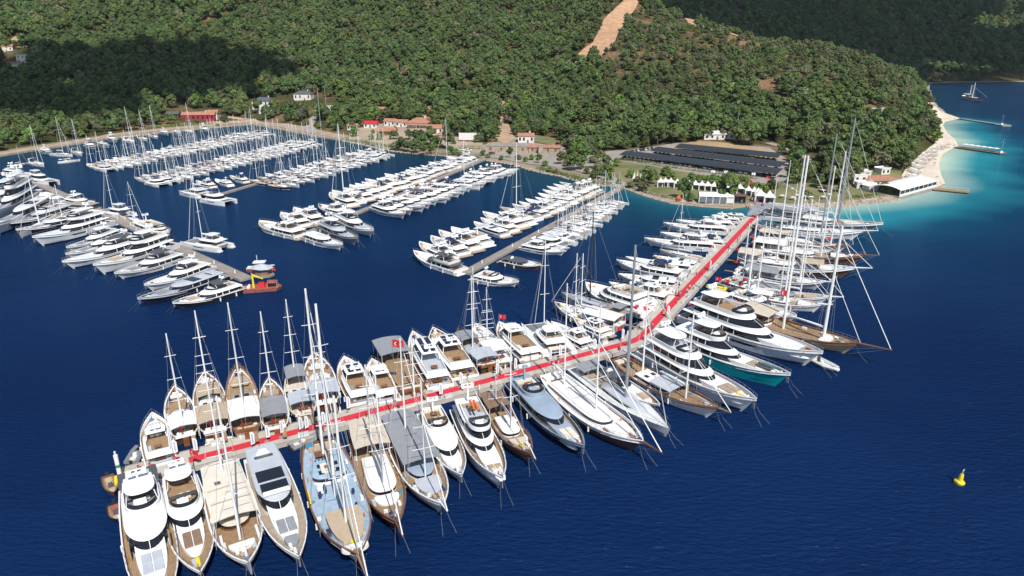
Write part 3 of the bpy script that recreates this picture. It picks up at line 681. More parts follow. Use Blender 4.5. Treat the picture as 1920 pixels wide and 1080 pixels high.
def motor_yacht(L=24, B=6, hull='white', boot='navy', deck='teakpale', sup='white', tiers=1, fly=True, top='white', topx=(.22, .44), flyx=(.13, .52), house=(.12, .66), pads='greyc', padx=(.66, .8), fdeck='coach', hullwin=True, detail=2, flydeck='teakpale', solar=0, flag=False, tender=None, sport=False, lines=True, raised=.0, flat_bow=False, winm='glass', roofc=None, square=False):
    T = Tmpl(); k = (L / 24) ** .7; h0, hm, h1 = 1.5 * k, 1.75 * k, 3.05 * k
    if tiers > 1: h0, hm, h1 = h0 * 1.25, hm * 1.3, h1 * 1.22
    if flat_bow: h1 = 2.3 * k
    Hh = Hull(L, B, h0, hm, h1, stern=.88, tmax=.4, p=3.0 if not square else 4.5, rake=.10 if not square else .02, bowfull=.03)
    hp = T.part('hull', Hh.shell(), hull, smooth=True)
    T.part('boot_stripe', Hh.band(0, .985, .86, 1.0, .015, 12), boot, hp)
    T.part('deck', Hh.deck(.55 * k), deck); T.part('bulwark', Hh.rail(.55 * k, .15), sup if hull != 'grey' else 'grey')
    dz = lambda t: Hh.z(t) - .55 * k
    if hullwin:
        T.part('hull_window', Hh.band(.42, .66, .30, .46, .02, 6, taper=True), 'glass', hp)
        T.part('hull_window', Hh.band(.18, .30, .34, .48, .02, 4), 'glass', hp)
    T.part('swim_platform', MB().box(-1.6 * k, .1, -B * .40, B * .40, .25, .5), 'teakpale' if deck != 'white' else 'white')
    w = B * .5 * .80; x0, x1 = house[0] * L, house[1] * L; z0 = dz(.3) - .05; zt = z0
    # foredeck trunk
    if fdeck == 'coach':
        fx = min(.93, padx[1] + .08) * L; wf = B * .5 * .58
        zf = dz(.78); T.part('foredeck_trunk', MB().loft([plan(x1 - L * .12, fx, wf, z0, .35, 2.0), plan(x1 - L * .12, fx - .2, wf * .96, zf + .42 * k, .35, 2.0)]), sup, smooth=True); pz = zf + .43 * k
    else: pz = dz(padx[0]) + .12
    if pads:
        T_ = cushions(T, padx[0] * L, padx[1] * L, B * .20, pz, pads, 1 if detail < 2 else 2, 2 if detail > 1 else 1)
    H_ = 2.1 * k
    for i in range(tiers):
        a = x0 + i * L * .03; b = x1 + .9 * k - i * L * .12; ww = w * (1 - .06 * i)
        wall = T.part('cabin_wall', MB().loft([plan(a, b + .3 * k, ww, zt, .6), plan(a, b, ww, zt + .55 * k, .6)], cap1=False), sup, smooth=True)
        T.part('window_band', MB().loft([plan(a + .15, b - .05, ww * .985, zt + .55 * k, .6), plan(a + .25, b - 2.1 * k, ww * .93, zt + 1.5 * k, .62)], cap1=False), winm, wall)
        if detail > 1: T.part('screen_mullion', MB().tube([(b - .0, 0, zt + .58 * k), (b - 2.05 * k, 0, zt + 1.52 * k)], .06, 4), sup, wall)
        if detail > 1:
            for q in (.25, .42, .58):
                xx = a + (b - a) * q
                for sd in (1, -1): T.part('window_post', MB().add([(xx, sd * ww * 1.0, zt + .5 * k), (xx + .25, sd * ww * 1.0, zt + .5 * k), (xx + .25, sd * ww * .95, zt + 1.52 * k), (xx, sd * ww * .95, zt + 1.52 * k)], [(0, 1, 2, 3)]), sup, wall)
        ox = .9 * k if i == 0 else .6 * k
        T.part('roof', MB().loft([plan(a - ox * 1.6, b - 2.1 * k, ww * 1.0, zt + 1.5 * k, .66), plan(a - ox * 1.6, b - 1.95 * k, ww * 1.04, zt + 1.62 * k, .66), plan(a - ox * 1.5, b - 2.4 * k, ww * .96, zt + 1.8 * k, .66)], cap0=True), roofc or sup, smooth=True)
        zt += 1.8 * k
    if fly:
        fa, fb = flyx[0] * L, flyx[1] * L; fw = w * (.92 - .05 * tiers)
        ft = T.part('flybridge', tub(fa, fb, fw, zt - .1, zt + .75 * k, u0=.7, e=2.4), sup, smooth=True)
        T.part('flybridge_floor', flat_(fa + .1, fb - .1, fw - .1, zt + .06, u0=.7, e=2.4), flydeck, ft)
        if detail > 0:
            T.part('windscreen', MB().loft([plan(fb - 2.6 * k, fb + .05, fw * .96, zt + .75 * k, .1, 2.2), plan(fb - 2.9 * k, fb - .4 * k, fw * .9, zt + 1.1 * k, .1, 2.2)], cap1=False), 'glass', ft)
            T.part('helm_console', MB().box(fb - 2.3 * k, fb - 1.4 * k, -fw * .5, fw * .3, zt + .06, zt + .95 * k, .25, .1), sup, ft)
            T.part('sofa', MB().box(fa + .2, fa + .9 * k, -fw * .8, fw * .8, zt + .06, zt + .5 * k).box(fa + .9 * k, fa + 3.2 * k, fw * .55, fw * .82, zt + .06, zt + .5 * k), pads or 'cream', ft)
            T.part('table', MB().box(fa + 1.6 * k, fa + 2.8 * k, -fw * .3, fw * .3, zt + .5 * k, zt + .58 * k).tube([(fa + 2.2 * k, 0, zt), (fa + 2.2 * k, 0, zt + .5 * k)], .08, 5), 'varnish', ft)
            if detail > 1:
                for yy in (.35, -.1): T.part('helm_seat', MB().box(fb - 3.1 * k, fb - 2.5 * k, yy * fw - .3, yy * fw + .3, zt + .3, zt + .6 * k).box(fb - 3.2 * k, fb - 3.05 * k, yy * fw - .3, yy * fw + .3, zt + .3, zt + 1.05 * k), 'cream', ft)
        zt2 = zt + 2.15 * k
        if top:
            ta, tb = topx[0] * L, topx[1] * L; tw = fw * .86
            hp_ = T.part('hardtop', MB().loft([plan(ta, tb, tw, zt2, .6, 2.8), plan(ta, tb, tw * 1.02, zt2 + .1, .6, 2.8), plan(ta + .2, tb - .3, tw * .9, zt2 + .22 * k, .6, 2.8)], cap0=True), top, smooth=True); [T.part('hardtop_post', MB().tube([(xx, sd * fw * .9, zt + .5 * k), (xx + .4, sd * tw * .9, zt2)], .09, 5), sup, hp_) for xx in (ta + .3, tb - .5) for sd in (1, -1)]
            if solar:
                for i in range(solar):
                    a = ta + .6 + (tb - ta - 1.6) * i / solar
                    for sd in (-1, 1): T.part('solar_panel', MB().box(a, a + (tb - ta - 1.6) / solar - .25, sd * tw * .42 - tw * .27, sd * tw * .42 + tw * .27, zt2 + .2 * k, zt2 + .26 * k), 'solar', hp_)
            zt2 += .2 * k
        mx_ = (topx[0] + .04) * L
        ms = T.part('radar_mast', MB().box(mx_ - .3, mx_ + .2, -.15, .15, (zt + .7 * k if not top else zt2), zt2 + 1.3 * k, .15).box(mx_ - .5, mx_ + .3, -1.1 * k, 1.1 * k, zt2 + .75 * k, zt2 + .85 * k), sup)
        if detail > 0:
            for sd in (1, -1): T.part('satellite_dome', MB().ball((mx_ - .1, sd * .85 * k, zt2 + 1.1 * k), .36 * k, .36 * k, .42 * k, 8, 4, -.6), 'white', ms, True)
            T.part('radar_bar', MB().box(mx_ - .1, mx_ + .05, -.8, .8, zt2 + 1.35 * k, zt2 + 1.45 * k), 'white', ms)
    elif not sport:
        T.part('radar_mast', MB().box(x0 + L * .1, x0 + L * .1 + .5, -.7, .7, zt, zt + .9 * k, .15, .3), sup)
    else:                                                       # sport: sunroof and cockpit pads
        T.part('sunroof', MB().box(x0 + L * .20, x0 + L * .31, -w * .80, w * .80, zt - .04, zt + .05, .1, .1), 'glass'); T.part('aft_hatch', MB().box(x0 + L * .05, x0 + L * .08, -w * .6, w * .6, zt - .04, zt + .04, .05, .2), 'darkgrey')
        T.part('radar_mast', MB().box(x0 + L * .02, x0 + L * .02 + .5, -.9 * k, .9 * k, zt, zt + .7 * k, .15, .5), sup)
    # cockpit
    T.part('cockpit_sofa', MB().box(.35, 1.15 * k, -B * .32, B * .32, dz(.05), dz(.05) + .55), pads or 'cream')
    if detail > 0:
        T.part('cockpit_table', MB().box(1.6 * k, 2.6 * k, -B * .16, B * .16, dz(.05) + .62, dz(.05) + .7).tube([(2.1 * k, 0, dz(.05)), (2.1 * k, 0, dz(.05) + .62)], .08, 5), 'varnish')
        T.part('anchor_windlass', MB().box(L * .93, L * .955, -.35, .35, dz(.93), dz(.93) + .35, .1, .1), 'steel')
    if detail > 1:
        bowrail(T, Hh); fenders(T, Hh, (.2, .45)); 
        T.part('anchor', MB().box(L * .972, L * .992, -.12, .12, h1 * .45, h1 * .72, .05), 'steel', hp)
        for sd in (1, -1): T.part('side_steps', MB().box(-.5, .5, sd * B * .33 - .35, sd * B * .33 + .35, .5, dz(.02)), 'teakpale')
    if detail > 1: clutter(T, Hh, dz, [(.07, .55), (.1, -.6), (.90, .25), (.93, -.15), (.88, -.3)])
    if lines and detail > 0: rope_lines(T, Hh)
    if flag: flag_parts(T, .1, 0, h0, .7)
    if tender:
        T.part('deck_tender', tender_mb(3.6, 1.5, L * padx[1] - .5, 0, pz + .05), tender)
    T.H = Hh; T.k = k; return T
def tender_mb(l, w, x, y, z, ry=0):
    mb = MB(); r = w * .17
    mb.tube([(x, y + w * .4, z + r), (x + l * .7, y + w * .4, z + r), (x + l * .93, y + w * .22, z + r * 1.4), (x + l, y, z + r * 1.6), (x + l * .93, y - w * .22, z + r * 1.4), (x + l * .7, y - w * .4, z + r), (x, y - w * .4, z + r)], r, 6)
    mb.box(x + .05, x + l * .75, y - w * .34, y + w * .34, z, z + r * .8); return mb

def spar(T, x, zb, h, r, m='mast', spread=(.35, .55, .75), sw=1.6, rake=.0, B=5, fore=None, aft=None, shroud=True, name='mast', detail=2, beads=False):
    top = (x - rake * h, 0, zb + h)
    mp = T.part(name, MB().tube([(x, 0, zb - 1.2), (x - rake * h * .5, 0, zb + h * .5), top], r, 8 if detail > 1 else 5, r * .62), m, smooth=True)
    if spread:
        for i, q in enumerate(spread):
            y = sw * (1 - .18 * i); z = zb + h * q; xx = x - rake * h * q
            T.part('spreader', MB().tube([(xx - .1, y, z + .05), (xx, 0, z), (xx - .1, -y, z + .05)], .055 if detail > 1 else .05, 4), m, mp)
    if shroud:
        mb = MB(); rr_ = .02 if detail > 1 else .014
        for sd in (1, -1):
            for dx in (-.5, .3):
                ys = sw * .82 if spread else .5
                mb.tube([(x + dx, sd * B * .46, zb - .3), (x - rake * h * .6, sd * ys * .9, zb + h * (spread[len(spread) // 2] if spread else .6)), top], rr_, 3, cap=False)
        if fore: mb.tube([fore, (top[0], 0, top[2] - .3)], rr_ * 1.3, 3, cap=False)
        if aft: mb.tube([aft, (top[0], 0, top[2] - .1)], rr_, 3, cap=False)
        T.part('rigging', mb, 'rig', mp)
    return mp, top

_rc = random.Random(99)
def clutter(T, Hh, dz, spots, rich=True):
    for (t, yf) in spots:
        x = t * Hh.L; hb = Hh.B * .5 * Hh.f(t); y = yf * hb; z = dz(t) + .03; c_ = _rc.randrange(8)
        if c_ == 0: T.part('deck_locker', MB().box(x - .6, x + .6, y - .25, y + .25, z, z + .45, .04, .04), _rc.choice(['white', 'offwhite', 'varnish']))
        elif c_ == 1: T.part('life_raft', MB().tube([(x - .4, y, z + .28), (x + .4, y, z + .28)], .27, 8), 'white')
        elif c_ == 2: T.part('rope_coil', MB().tube([(x + .28 * math.cos(q), y + .28 * math.sin(q), z + .06) for q in [math.pi / 3 * j for j in range(7)]], .07, 4), _rc.choice(['rope', 'navycloth']))
        elif c_ in (3, 4): T.part('lounger', MB().box(x - .9, x + .5, y - .3, y + .3, z + .15, z + .3, .05, .05).box(x + .5, x + .9, y - .3, y + .3, z + .15, z + .6, .15, .05), _rc.choice(['navycloth', 'canvasw', 'lightgrey', 'tan']))
        elif c_ == 5: T.part('cushion', MB().box(x - .4, x + .4, y - .35, y + .35, z, z + .22, .06, .06), _rc.choice(['orange', 'canvasw', 'sand', 'bluebow']))
        elif c_ == 6: T.part('life_ring', MB().tube([(x + .3 * math.cos(q), y, z + .5 + .3 * math.sin(q)) for q in [math.pi / 3 * j for j in range(7)]], .07, 4), 'orange')
        else: T.part('paddle_board', MB().loft([plan(x - 1.5, x + 1.5, .32, z + .1, .5), plan(x - 1.5, x + 1.5, .30, z + .2, .5)]), _rc.choice(['yellow', 'teal', 'white']))
SPG = [(.08, .5), (.12, -.6), (.2, .82), (.28, -.82), (.36, .84), (.45, -.84), (.52, .84), (.60, -.82), (.68, .75), (.74, -.75), (.80, .6), (.84, -.4), (.88, .3), (.90, -.2), (.93, .1)]
def gulet(L=26, B=6.6, hull='white', cap='varnish', deck='teak', cabin=(.34, .66), cabinc='white', roof='white', awning=(.04, .34, 'canvasw'), awnh=2.3, masts=((.62, 24, .22),), pads='cream', padm=(.70, .86), sprit=.12, spritm='varnish', aftc=None, bowc=None, dinghy=False, mastm='mast', spread=(.33, .55, .78), boom=True, sailm='offwhite', hatch='glass', flag=True, aftpad=True, ladder=True, sternf=.62, stripe=None, deckh=.62, hb=1.0, topdeck=None, furled=True, extra=None, lines=True, foreawn=None, gang=True, solar=0, bw=None):
    T = Tmpl(); k = (L / 26) ** .6 * hb; h0, hm, h1 = 2.7 * k, 1.75 * k, 3.5 * k
    Hh = Hull(L, B, h0, hm, h1, stern=sternf, tmax=.42, p=2.5, rake=.10, over=.05, wlf=.86, bowfull=.02)
    Hh.f_old = Hh.f
    def f(t): return (sternf + (1 - sternf) * math.sin(min(t / .34, 1) * math.pi / 2) ** .75) if t <= .42 else max(.02, 1 - ((t - .42) / .58) ** 3.0)
    Hh.f = f
    hp = T.part('hull', Hh.shell(), hull, smooth=True); T.part('boot_stripe', Hh.band(0, .98, .9, 1.0, .015, 12), 'antifoul', hp)
    T.part('rub_rail', Hh.band(0, .99, .24, .29, .04, 14), cap, hp)
    if stripe: T.part('bulwark_stripe', Hh.band(0, .99, .02, .2, .02, 14), stripe, hp)
    dp = T.part('deck', Hh.deck(deckh * k), deck); T.part('bulwark', Hh.rail(deckh * k, .2, .02, outer=.06), cap)
    dz = lambda t: Hh.z(t) - deckh * k
    wp = MB()                                                  # portholes along the side
    for i in range(7):
        t = .16 + .09 * i
        for sd in (1, -1):
            c_ = Vector(Hh.pt(t, .5, sd, .03)); wp.add([c_ + Vector((.22 * math.cos(q), 0, .17 * math.sin(q))) for q in [math.pi / 3 * j for j in range(6)]], [tuple(range(6))[::-1] if sd < 0 else tuple(range(6))][:1])
    T.part('porthole', wp, 'glass', hp)
    w = B * .5 * .66; xa, xb = cabin[0] * L, cabin[1] * L; zc = dz(.5) - .05; hc = 1.15 * k
    cw = T.part('cabin_wall', MB().loft([plan(xa, xb, w, zc, .7, 2.6), plan(xa + .1, xb - .15, w * .96, zc + hc, .7, 2.6)], cap1=False), cabinc, smooth=True)
    T.part('window_band', MB().loft([plan(xa + .1, xb - .06, w * .99, zc + hc * .45, .7, 2.6), plan(xa + .1, xb - .10, w * .982, zc + hc * .82, .7, 2.6)], cap1=False), 'glass', cw)
    T.part('cabin_roof', MB().loft([plan(xa - .2, xb + .1, w * 1.0, zc + hc, .7, 2.6), plan(xa - .1, xb - .2, w * .93, zc + hc + .14, .7, 2.6)], cap0=True), roof, smooth=True)
    zr = zc + hc + .14
    if hatch:
        for i in range(2):
            for sd in (-1, 1): T.part('skylight', MB().box(xa + (xb - xa) * (.2 + .38 * i), xa + (xb - xa) * (.2 + .38 * i) + 1.1, sd * w * .45 - .45, sd * w * .45 + .45, zr - .02, zr + .10, .05, .05), hatch, cw)
    if solar:
        for i in range(solar): T.part('solar_panel', MB().box(xa + 1 + i * 1.25, xa + 2.05 + i * 1.25, w * .15, w * .75, zr + .02, zr + .1), 'solar', cw)
    if topdeck: T.part('roof_mattress', MB().loft([plan(xa + .3, xb - .5, w * .86, zr, .75, 3), plan(xa + .4, xb - .6, w * .84, zr + .18, .75, 3)]), topdeck)
    if pads:
        wf = B * .5 * Hh.f(padm[0]) * .62
        zp = max(dz(padm[0]), dz(padm[1])) - .05
        T.part('foredeck_mattress', MB().loft([plan(padm[0] * L, padm[1] * L, wf, zp, .2, 2.0), plan(padm[0] * L, padm[1] * L, wf, zp + .32, .2, 2.0)]), pads, smooth=True)
    if aftpad: T.part('aft_sofa', MB().box(.4, 1.5 * k, -B * .25, B * .25, dz(.02), dz(.02) + .5), pads or 'cream'); T.part('aft_table', MB().box(2.1 * k, 3.6 * k, -B * .17, B * .17, dz(.1) + .65, dz(.1) + .73).tube([(2.8 * k, 0, dz(.1)), (2.8 * k, 0, dz(.1) + .66)], .1, 5), 'varnish')
    def awn(a, b, m_, hh, wd=.44):
        z = max(dz(a), dz(b)) + hh; wa_ = B * wd; mb = MB(); n = 6
        for i, xx in enumerate((a * L, (a + b) / 2 * L, b * L)):
            sag = -.05 if i == 1 else 0
            for j in range(n + 1):
                y = -wa_ + 2 * wa_ * j / n; mb.v.append((xx, y * (.92 if i == 0 and a < .1 else 1), z + .38 * (1 - (y / wa_) ** 2) + sag))
        for i in range(2):
            for j in range(n): q = i * (n + 1) + j; mb.f.append((q, q + n + 1, q + n + 2, q + 1))
        nv = len(mb.v); mb.v += [(x_, y_, z_ - .07) for x_, y_, z_ in mb.v]; mb.f += [tuple(v_ + nv for v_ in q)[::-1] for q in mb.f[:]]
        for j in (0, n):
            for i in range(2): q = i * (n + 1) + j; mb.f.append((q, q + n + 1, q + n + 1 + nv, q + nv))
        ap = T.part('awning', mb, m_, smooth=False); p = MB()
        for xx in (a * L + .1, (a + b) / 2 * L, b * L - .1):
            for sd in (1, -1): p.tube([(xx, sd * wa_ * .93, dz(.2) - .1), (xx, sd * wa_ * .93, z + .02)], .05, 4)
        T.part('awning_post', p, 'white', ap)
    if awning: awn(awning[0], awning[1], awning[2], awnh * k)
    if foreawn: awn(foreawn[0], foreawn[1], foreawn[2], 1.9 * k, .36)
    # bowsprit
    if sprit:
        zb = h1 - .15; l = sprit * L
        sp = T.part('bowsprit', MB().add([(L - 1.6, -.42, zb - .1), (L - 1.6, .42, zb - .1), (L + l, .12, zb + l * .12), (L + l, -.12, zb + l * .12), (L - 1.6, -.42, zb - .35), (L - 1.6, .42, zb - .35), (L + l, .12, zb + l * .12 - .2), (L + l, -.12, zb + l * .12 - .2)], [(0, 1, 2, 3)[::-1], (4, 5, 6, 7), (0, 4, 7, 3)[::-1], (1, 2, 6, 5)[::-1], (2, 3, 7, 6)[::-1]]), spritm)
        T.part('bobstay', MB().tube([(L + l * .9, 0, zb + l * .1), (L * .93, 0, .3)], .03, 3).tube([(L + l * .8, .1, zb + l * .1), (L * .96, 1.0, h1 * .6)], .02, 3).tube([(L + l * .8, -.1, zb + l * .1), (L * .96, -1.0, h1 * .6)], .02, 3), 'steel', sp)
        tip = (L + l * .95, 0, zb + l * .13)
    else: tip = (L * .985, 0, h1)
    tops = []
    for i, mm in enumerate(masts):
        x, h, r = mm[0] * L, mm[1], mm[2]; sm_ = mm[3] if len(mm) > 3 else mastm; z_ = dz(mm[0]) + (.8 if cabin[0] < mm[0] < cabin[1] else 0)
        mp, tp = spar(T, x, z_, h, r, sm_, spread, (bw or B) * .27, 0, B, fore=tip if i == 0 else None, aft=(.2, 0, h0) if i == len(masts) - 1 else None); tops.append(tp)
        if furled and i == 0:
            T.part('furled_jib', MB().tube([tip, (tip[0] + (tp[0] - tip[0]) * .9, 0, tip[2] + (tp[2] - tip[2]) * .9)], .10, 6, .05), sailm, mp)
            if sprit > .1: T.part('furled_staysail', MB().tube([(L * 1.0, 0, h1), (tp[0] + .3, 0, tp[2] * .8)], .07, 5, .04), sailm, mp)
        if boom:
            bl = min(L * .26, (x - .6)); zb2 = z_ + 2.6 * k
            T.part('boom', MB().tube([(x - .2, 0, zb2), (x - bl, 0, zb2 + .25)], .13, 6), sm_, mp)
            T.part('furled_sail', MB().loft([[(xx, rw * math.cos(a), zb2 + .22 + (.25 * (x - xx) / bl) + rw * .8 * math.sin(a)) for a in [math.pi * 2 * j / 7 for j in range(7)]] for xx, rw in ((x - .3, .30), (x - bl * .5, .27), (x - bl * .95, .13))], cap0=True), sailm, mp, True)
    fenders(T, Hh, (.2, .45, .65)); bowrail(T, Hh, .62, .7)
    clutter(T, Hh, dz, SPG)
    if lines: rope_lines(T, Hh)
    T.part('windlass', MB().box(L * .90, L * .925, -.4, .4, dz(.91), dz(.91) + .5, .1, .1).tube([(L * .905, -.6, dz(.91) + .25), (L * .905, .6, dz(.91) + .25)], .14, 6), 'steel')
    if flag: flag_parts(T, .0, B * .1, h0, .8)
    if ladder: T.part('stern_ladder', MB().box(-.5, -.38, -.5, .5, .1, h0 * .85), 'varnish', hp)
    if gang: T.part('gangway', MB().box(-3.4, .3, -B * .22 - .35, -B * .22 + .35, 1.7, 1.8), 'teak')
    if dinghy:
        T.part('davit', MB().tube([(.2, 1.2, h0), (-.6, 1.2, h0 + .9), (-1.4, 1.2, h0 + .9)], .08, 5).tube([(.2, -1.2, h0), (-.6, -1.2, h0 + .9), (-1.4, -1.2, h0 + .9)], .08, 5), 'white')
    T.H = Hh; T.k = k; return T

def sail_yacht(L=15, B=4.4, hull='white', deck='teakpale', coach='white', mast_h=19, cover='offwhite', bimini='navycloth', detail=1, mastm='mast', stripe='navy', spread=(.36, .66), nmast=1, r=.10, big=False, jib='offwhite'):
    T = Tmpl(); k = (L / 15) ** .5; Hh = Hull(L, B, 1.15 * k, 1.2 * k, 1.6 * k, stern=.84, tmax=.38, p=2.1, rake=.03, wlf=.88)
    hp = T.part('hull', Hh.shell(), hull, smooth=True); T.part('boot_stripe', Hh.band(0, .98, .80, .93, .012, 8), stripe, hp)
    T.part('deck', Hh.deck(.06, .08), deck); dz = lambda t: Hh.z(t)
    w = B * .27
    cp_ = T.part('coachroof', MB().loft([plan(L * .36, L * .80, w, dz(.5) - .2, .5, 2), plan(L * .37, L * .74, w * .86, dz(.5) + .42 * k, .5, 2)]), coach, smooth=True)
    T.part('window_band', MB().loft([plan(L * .37, L * .765, w * .985, dz(.5) + .05, .5, 2), plan(L * .375, L * .75, w * .92, dz(.5) + .26 * k, .5, 2)], cap1=False), 'glass', cp_)
    T.part('cockpit', MB().box(L * .06, L * .34, -B * .22, B * .22, dz(.1) + .0, dz(.1) + .03), 'teakpale')
    T.part('cockpit_seat', MB().box(L * .07, L * .33, B * .24, B * .34, dz(.1), dz(.1) + .35).box(L * .07, L * .33, -B * .34, -B * .24, dz(.1), dz(.1) + .35), coach)
    if detail > 0: T.part('steering_wheel', MB().tube([(L * .12, .9 * math.cos(a) - 0, dz(.1) + .7 + .5 * math.sin(a)) for a in [math.pi * 2 * i / 8 for i in range(9)]], .04, 4), 'steel')
    if bimini:
        z = dz(.2) + 1.75
        bp_ = T.part('bimini', MB().loft([[(L * .06 + L * .14 * a_, B * .36 * b_, z + .22 * (1 - b_ * b_)) for a_ in (0,) for b_ in (-1, -.5, 0, .5, 1)], [(L * .20, B * .36 * b_, z + .25 * (1 - b_ * b_)) for b_ in (-1, -.5, 0, .5, 1)]], closed=False, cap1=False), bimini)
        T.part('bimini_frame', MB().tube([(L * .13, B * .36, dz(.1)), (L * .07, B * .36, z)], .03, 3).tube([(L * .13, -B * .36, dz(.1)), (L * .07, -B * .36, z)], .03, 3).tube([(L * .13, B * .36, dz(.1)), (L * .2, B * .36, z)], .03, 3).tube([(L * .13, -B * .36, dz(.1)), (L * .2, -B * .36, z)], .03, 3), 'steel', bp_)
        T.part('sprayhood', MB().ball((L * .36, 0, dz(.4) + .3), L * .05, w * .95, .75, 8, 3, 0), bimini)
    for i in range(nmast):
        x = L * (.56 - .34 * i); h = mast_h * (1 - .25 * i)
        mp, tp = spar(T, x, dz(.5) + .3, h, r * (1 if detail < 2 else 1.3), mastm, spread, B * .30, 0, B, fore=(L * .975, 0, Hh.h1) if i == 0 else None, aft=(.1, 0, 1.2), detail=detail)
        if i == 0: T.part('furled_jib', MB().tube([(L * .97, 0, Hh.h1), (x + (L * .97 - x) * .08, 0, tp[2] * .93)], .075, 5, .035), jib, mp)
        T.part('boom', MB().tube([(x, 0, dz(.5) + 1.5), (x - L * .32, 0, dz(.5) + 1.6)], .10, 5), mastm, mp)
        T.part('sail_cover', MB().loft([[(xx, rw * math.cos(a), dz(.5) + 1.75 + rw * 1.1 * math.sin(a)) for a in [math.pi * 2 * j / 6 for j in range(6)]] for xx, rw in ((x - .1, .26), (x - L * .3, .13))], cap0=True), cover, mp)
    if detail > 1: fenders(T, Hh, (.25, .5)); bowrail(T, Hh, .3, .6); rope_lines(T, Hh)
    T.H = Hh; return T

def catamaran(L=13, B=7.2, mast_h=17, sail=True, top='white', detail=1, tramp='net', cover='offwhite', deckc='offwhite', fly=False, solar=0):
    T = Tmpl(); k = (L / 13) ** .6
    for sd in (1, -1):
        Hh = Hull(L, B * .27, 1.35 * k, 1.45 * k, 1.75 * k, stern=.75, tmax=.4, p=2.2, rake=.01, wlf=.8); mb = Hh.shell(); mb.v = [(x, y + sd * B * .365, z) for x, y, z in mb.v]
        hp = T.part('hull', mb, 'white', smooth=True); w_ = Hh.band(.35, .62, .22, .40, .02, 4); w_.v = [(x, y + sd * B * .365, z) for x, y, z in w_.v]; T.part('hull_window', w_, 'glass', hp)
        d = Hh.deck(.0, .05); d.v = [(x, y + sd * B * .365, z + .02) for x, y, z in d.v]; T.part('side_deck', d, deckc, hp)
        T.part('transom_steps', MB().box(-.5, .9, sd * B * .365 - B * .1, sd * B * .365 + B * .1, .2, .7), 'white', hp)
    zb = 1.45 * k
    T.part('bridge_deck', MB().box(L * .10, L * .68, -B * .30, B * .30, .75, zb + .05), 'white')
    T.part('cockpit_floor', MB().box(L * .06, L * .30, -B * .26, B * .26, zb + .05, zb + .08), 'teakpale')
    T.part('cockpit_sofa', MB().box(L * .07, L * .12, -B * .24, B * .24, zb + .08, zb + .5), 'cream')
    T.part('trampoline', MB().box(L * .68, L * .93, -B * .26, B * .26, zb - .02, zb + .02), tramp)
    T.part('cross_beam', MB().tube([(L * .935, -B * .33, zb), (L * .935, B * .33, zb)], .10, 6), 'white')
    cw = T.part('cabin_wall', MB().loft([plan(L * .26, L * .66, B * .34, zb, .5, 2.6), plan(L * .26, L * .64, B * .33, zb + .35 * k, .5, 2.6)], cap1=False), 'white', smooth=True)
    T.part('window_band', MB().loft([plan(L * .27, L * .635, B * .325, zb + .35 * k, .5, 2.6), plan(L * .27, L * .57, B * .30, zb + 1.1 * k, .5, 2.6)], cap1=False), 'glass', cw)
    T.part('roof', MB().loft([plan(L * .07, L * .60, B * .335, zb + 1.1 * k + .25, .6, 3), plan(L * .07, L * .58, B * .32, zb + 1.1 * k + .42, .6, 3)], cap0=True), 'white', smooth=True)
    zt = zb + 1.1 * k + .42
    if solar:
        for i in range(solar):
            for sd in (-1, 1): T.part('solar_panel', MB().box(L * .1 + i * 1.3, L * .1 + i * 1.3 + 1.15, sd * B * .16 - .6, sd * B * .16 + .6, zt, zt + .06), 'solar')
    if fly:
        ft = T.part('flybridge', tub(L * .16, L * .46, B * .26, zt - .05, zt + .55, u0=.7), 'white', smooth=True); T.part('flybridge_floor', flat_(L * .17, L * .45, B * .25, zt + .1, u0=.7), 'teakpale', ft)
        ht = T.part('hardtop', MB().loft([plan(L * .20, L * .42, B * .24, zt + 1.8, .6, 3), plan(L * .20, L * .42, B * .23, zt + 1.95, .6, 3)], cap0=True), top)
        pm = MB()
        for xx in (.22, .38):
            for sd in (1, -1): pm.tube([(L * xx, sd * B * .21, zt + .5), (L * xx, sd * B * .21, zt + 1.8)], .06, 4)
        T.part('hardtop_post', pm, 'white', ht)
    if sail:
        x = L * .58
        mp, tp = spar(T, x, zt - .4, mast_h, .13, 'mast', (.38, .68), B * .13, 0, B * .95, fore=(L * .95, 0, zb + .1), detail=detail)
        T.part('furled_jib', MB().tube([(L * .94, 0, zb + .2), (x + .4, 0, tp[2] * .9)], .09, 5, .04), 'offwhite', mp)
        T.part('boom', MB().tube([(x, 0, zt + 1.1), (x - L * .42, 0, zt + 1.5)], .12, 5), 'mast', mp)
        T.part('sail_cover', MB().loft([[(xx, rw * math.cos(a), zt + 1.4 + (x - xx) * .07 + rw * math.sin(a)) for a in [math.pi * 2 * j / 6 for j in range(6)]] for xx, rw in ((x - .1, .32), (x - L * .4, .18))], cap0=True), cover, mp)
    if detail > 1:
        T.part('anchor_line', MB().tube([(L * .93, 0, zb - .1), (L * 1.15, 0, -.2)], .03, 3), 'rope')
    T.H = None; return T

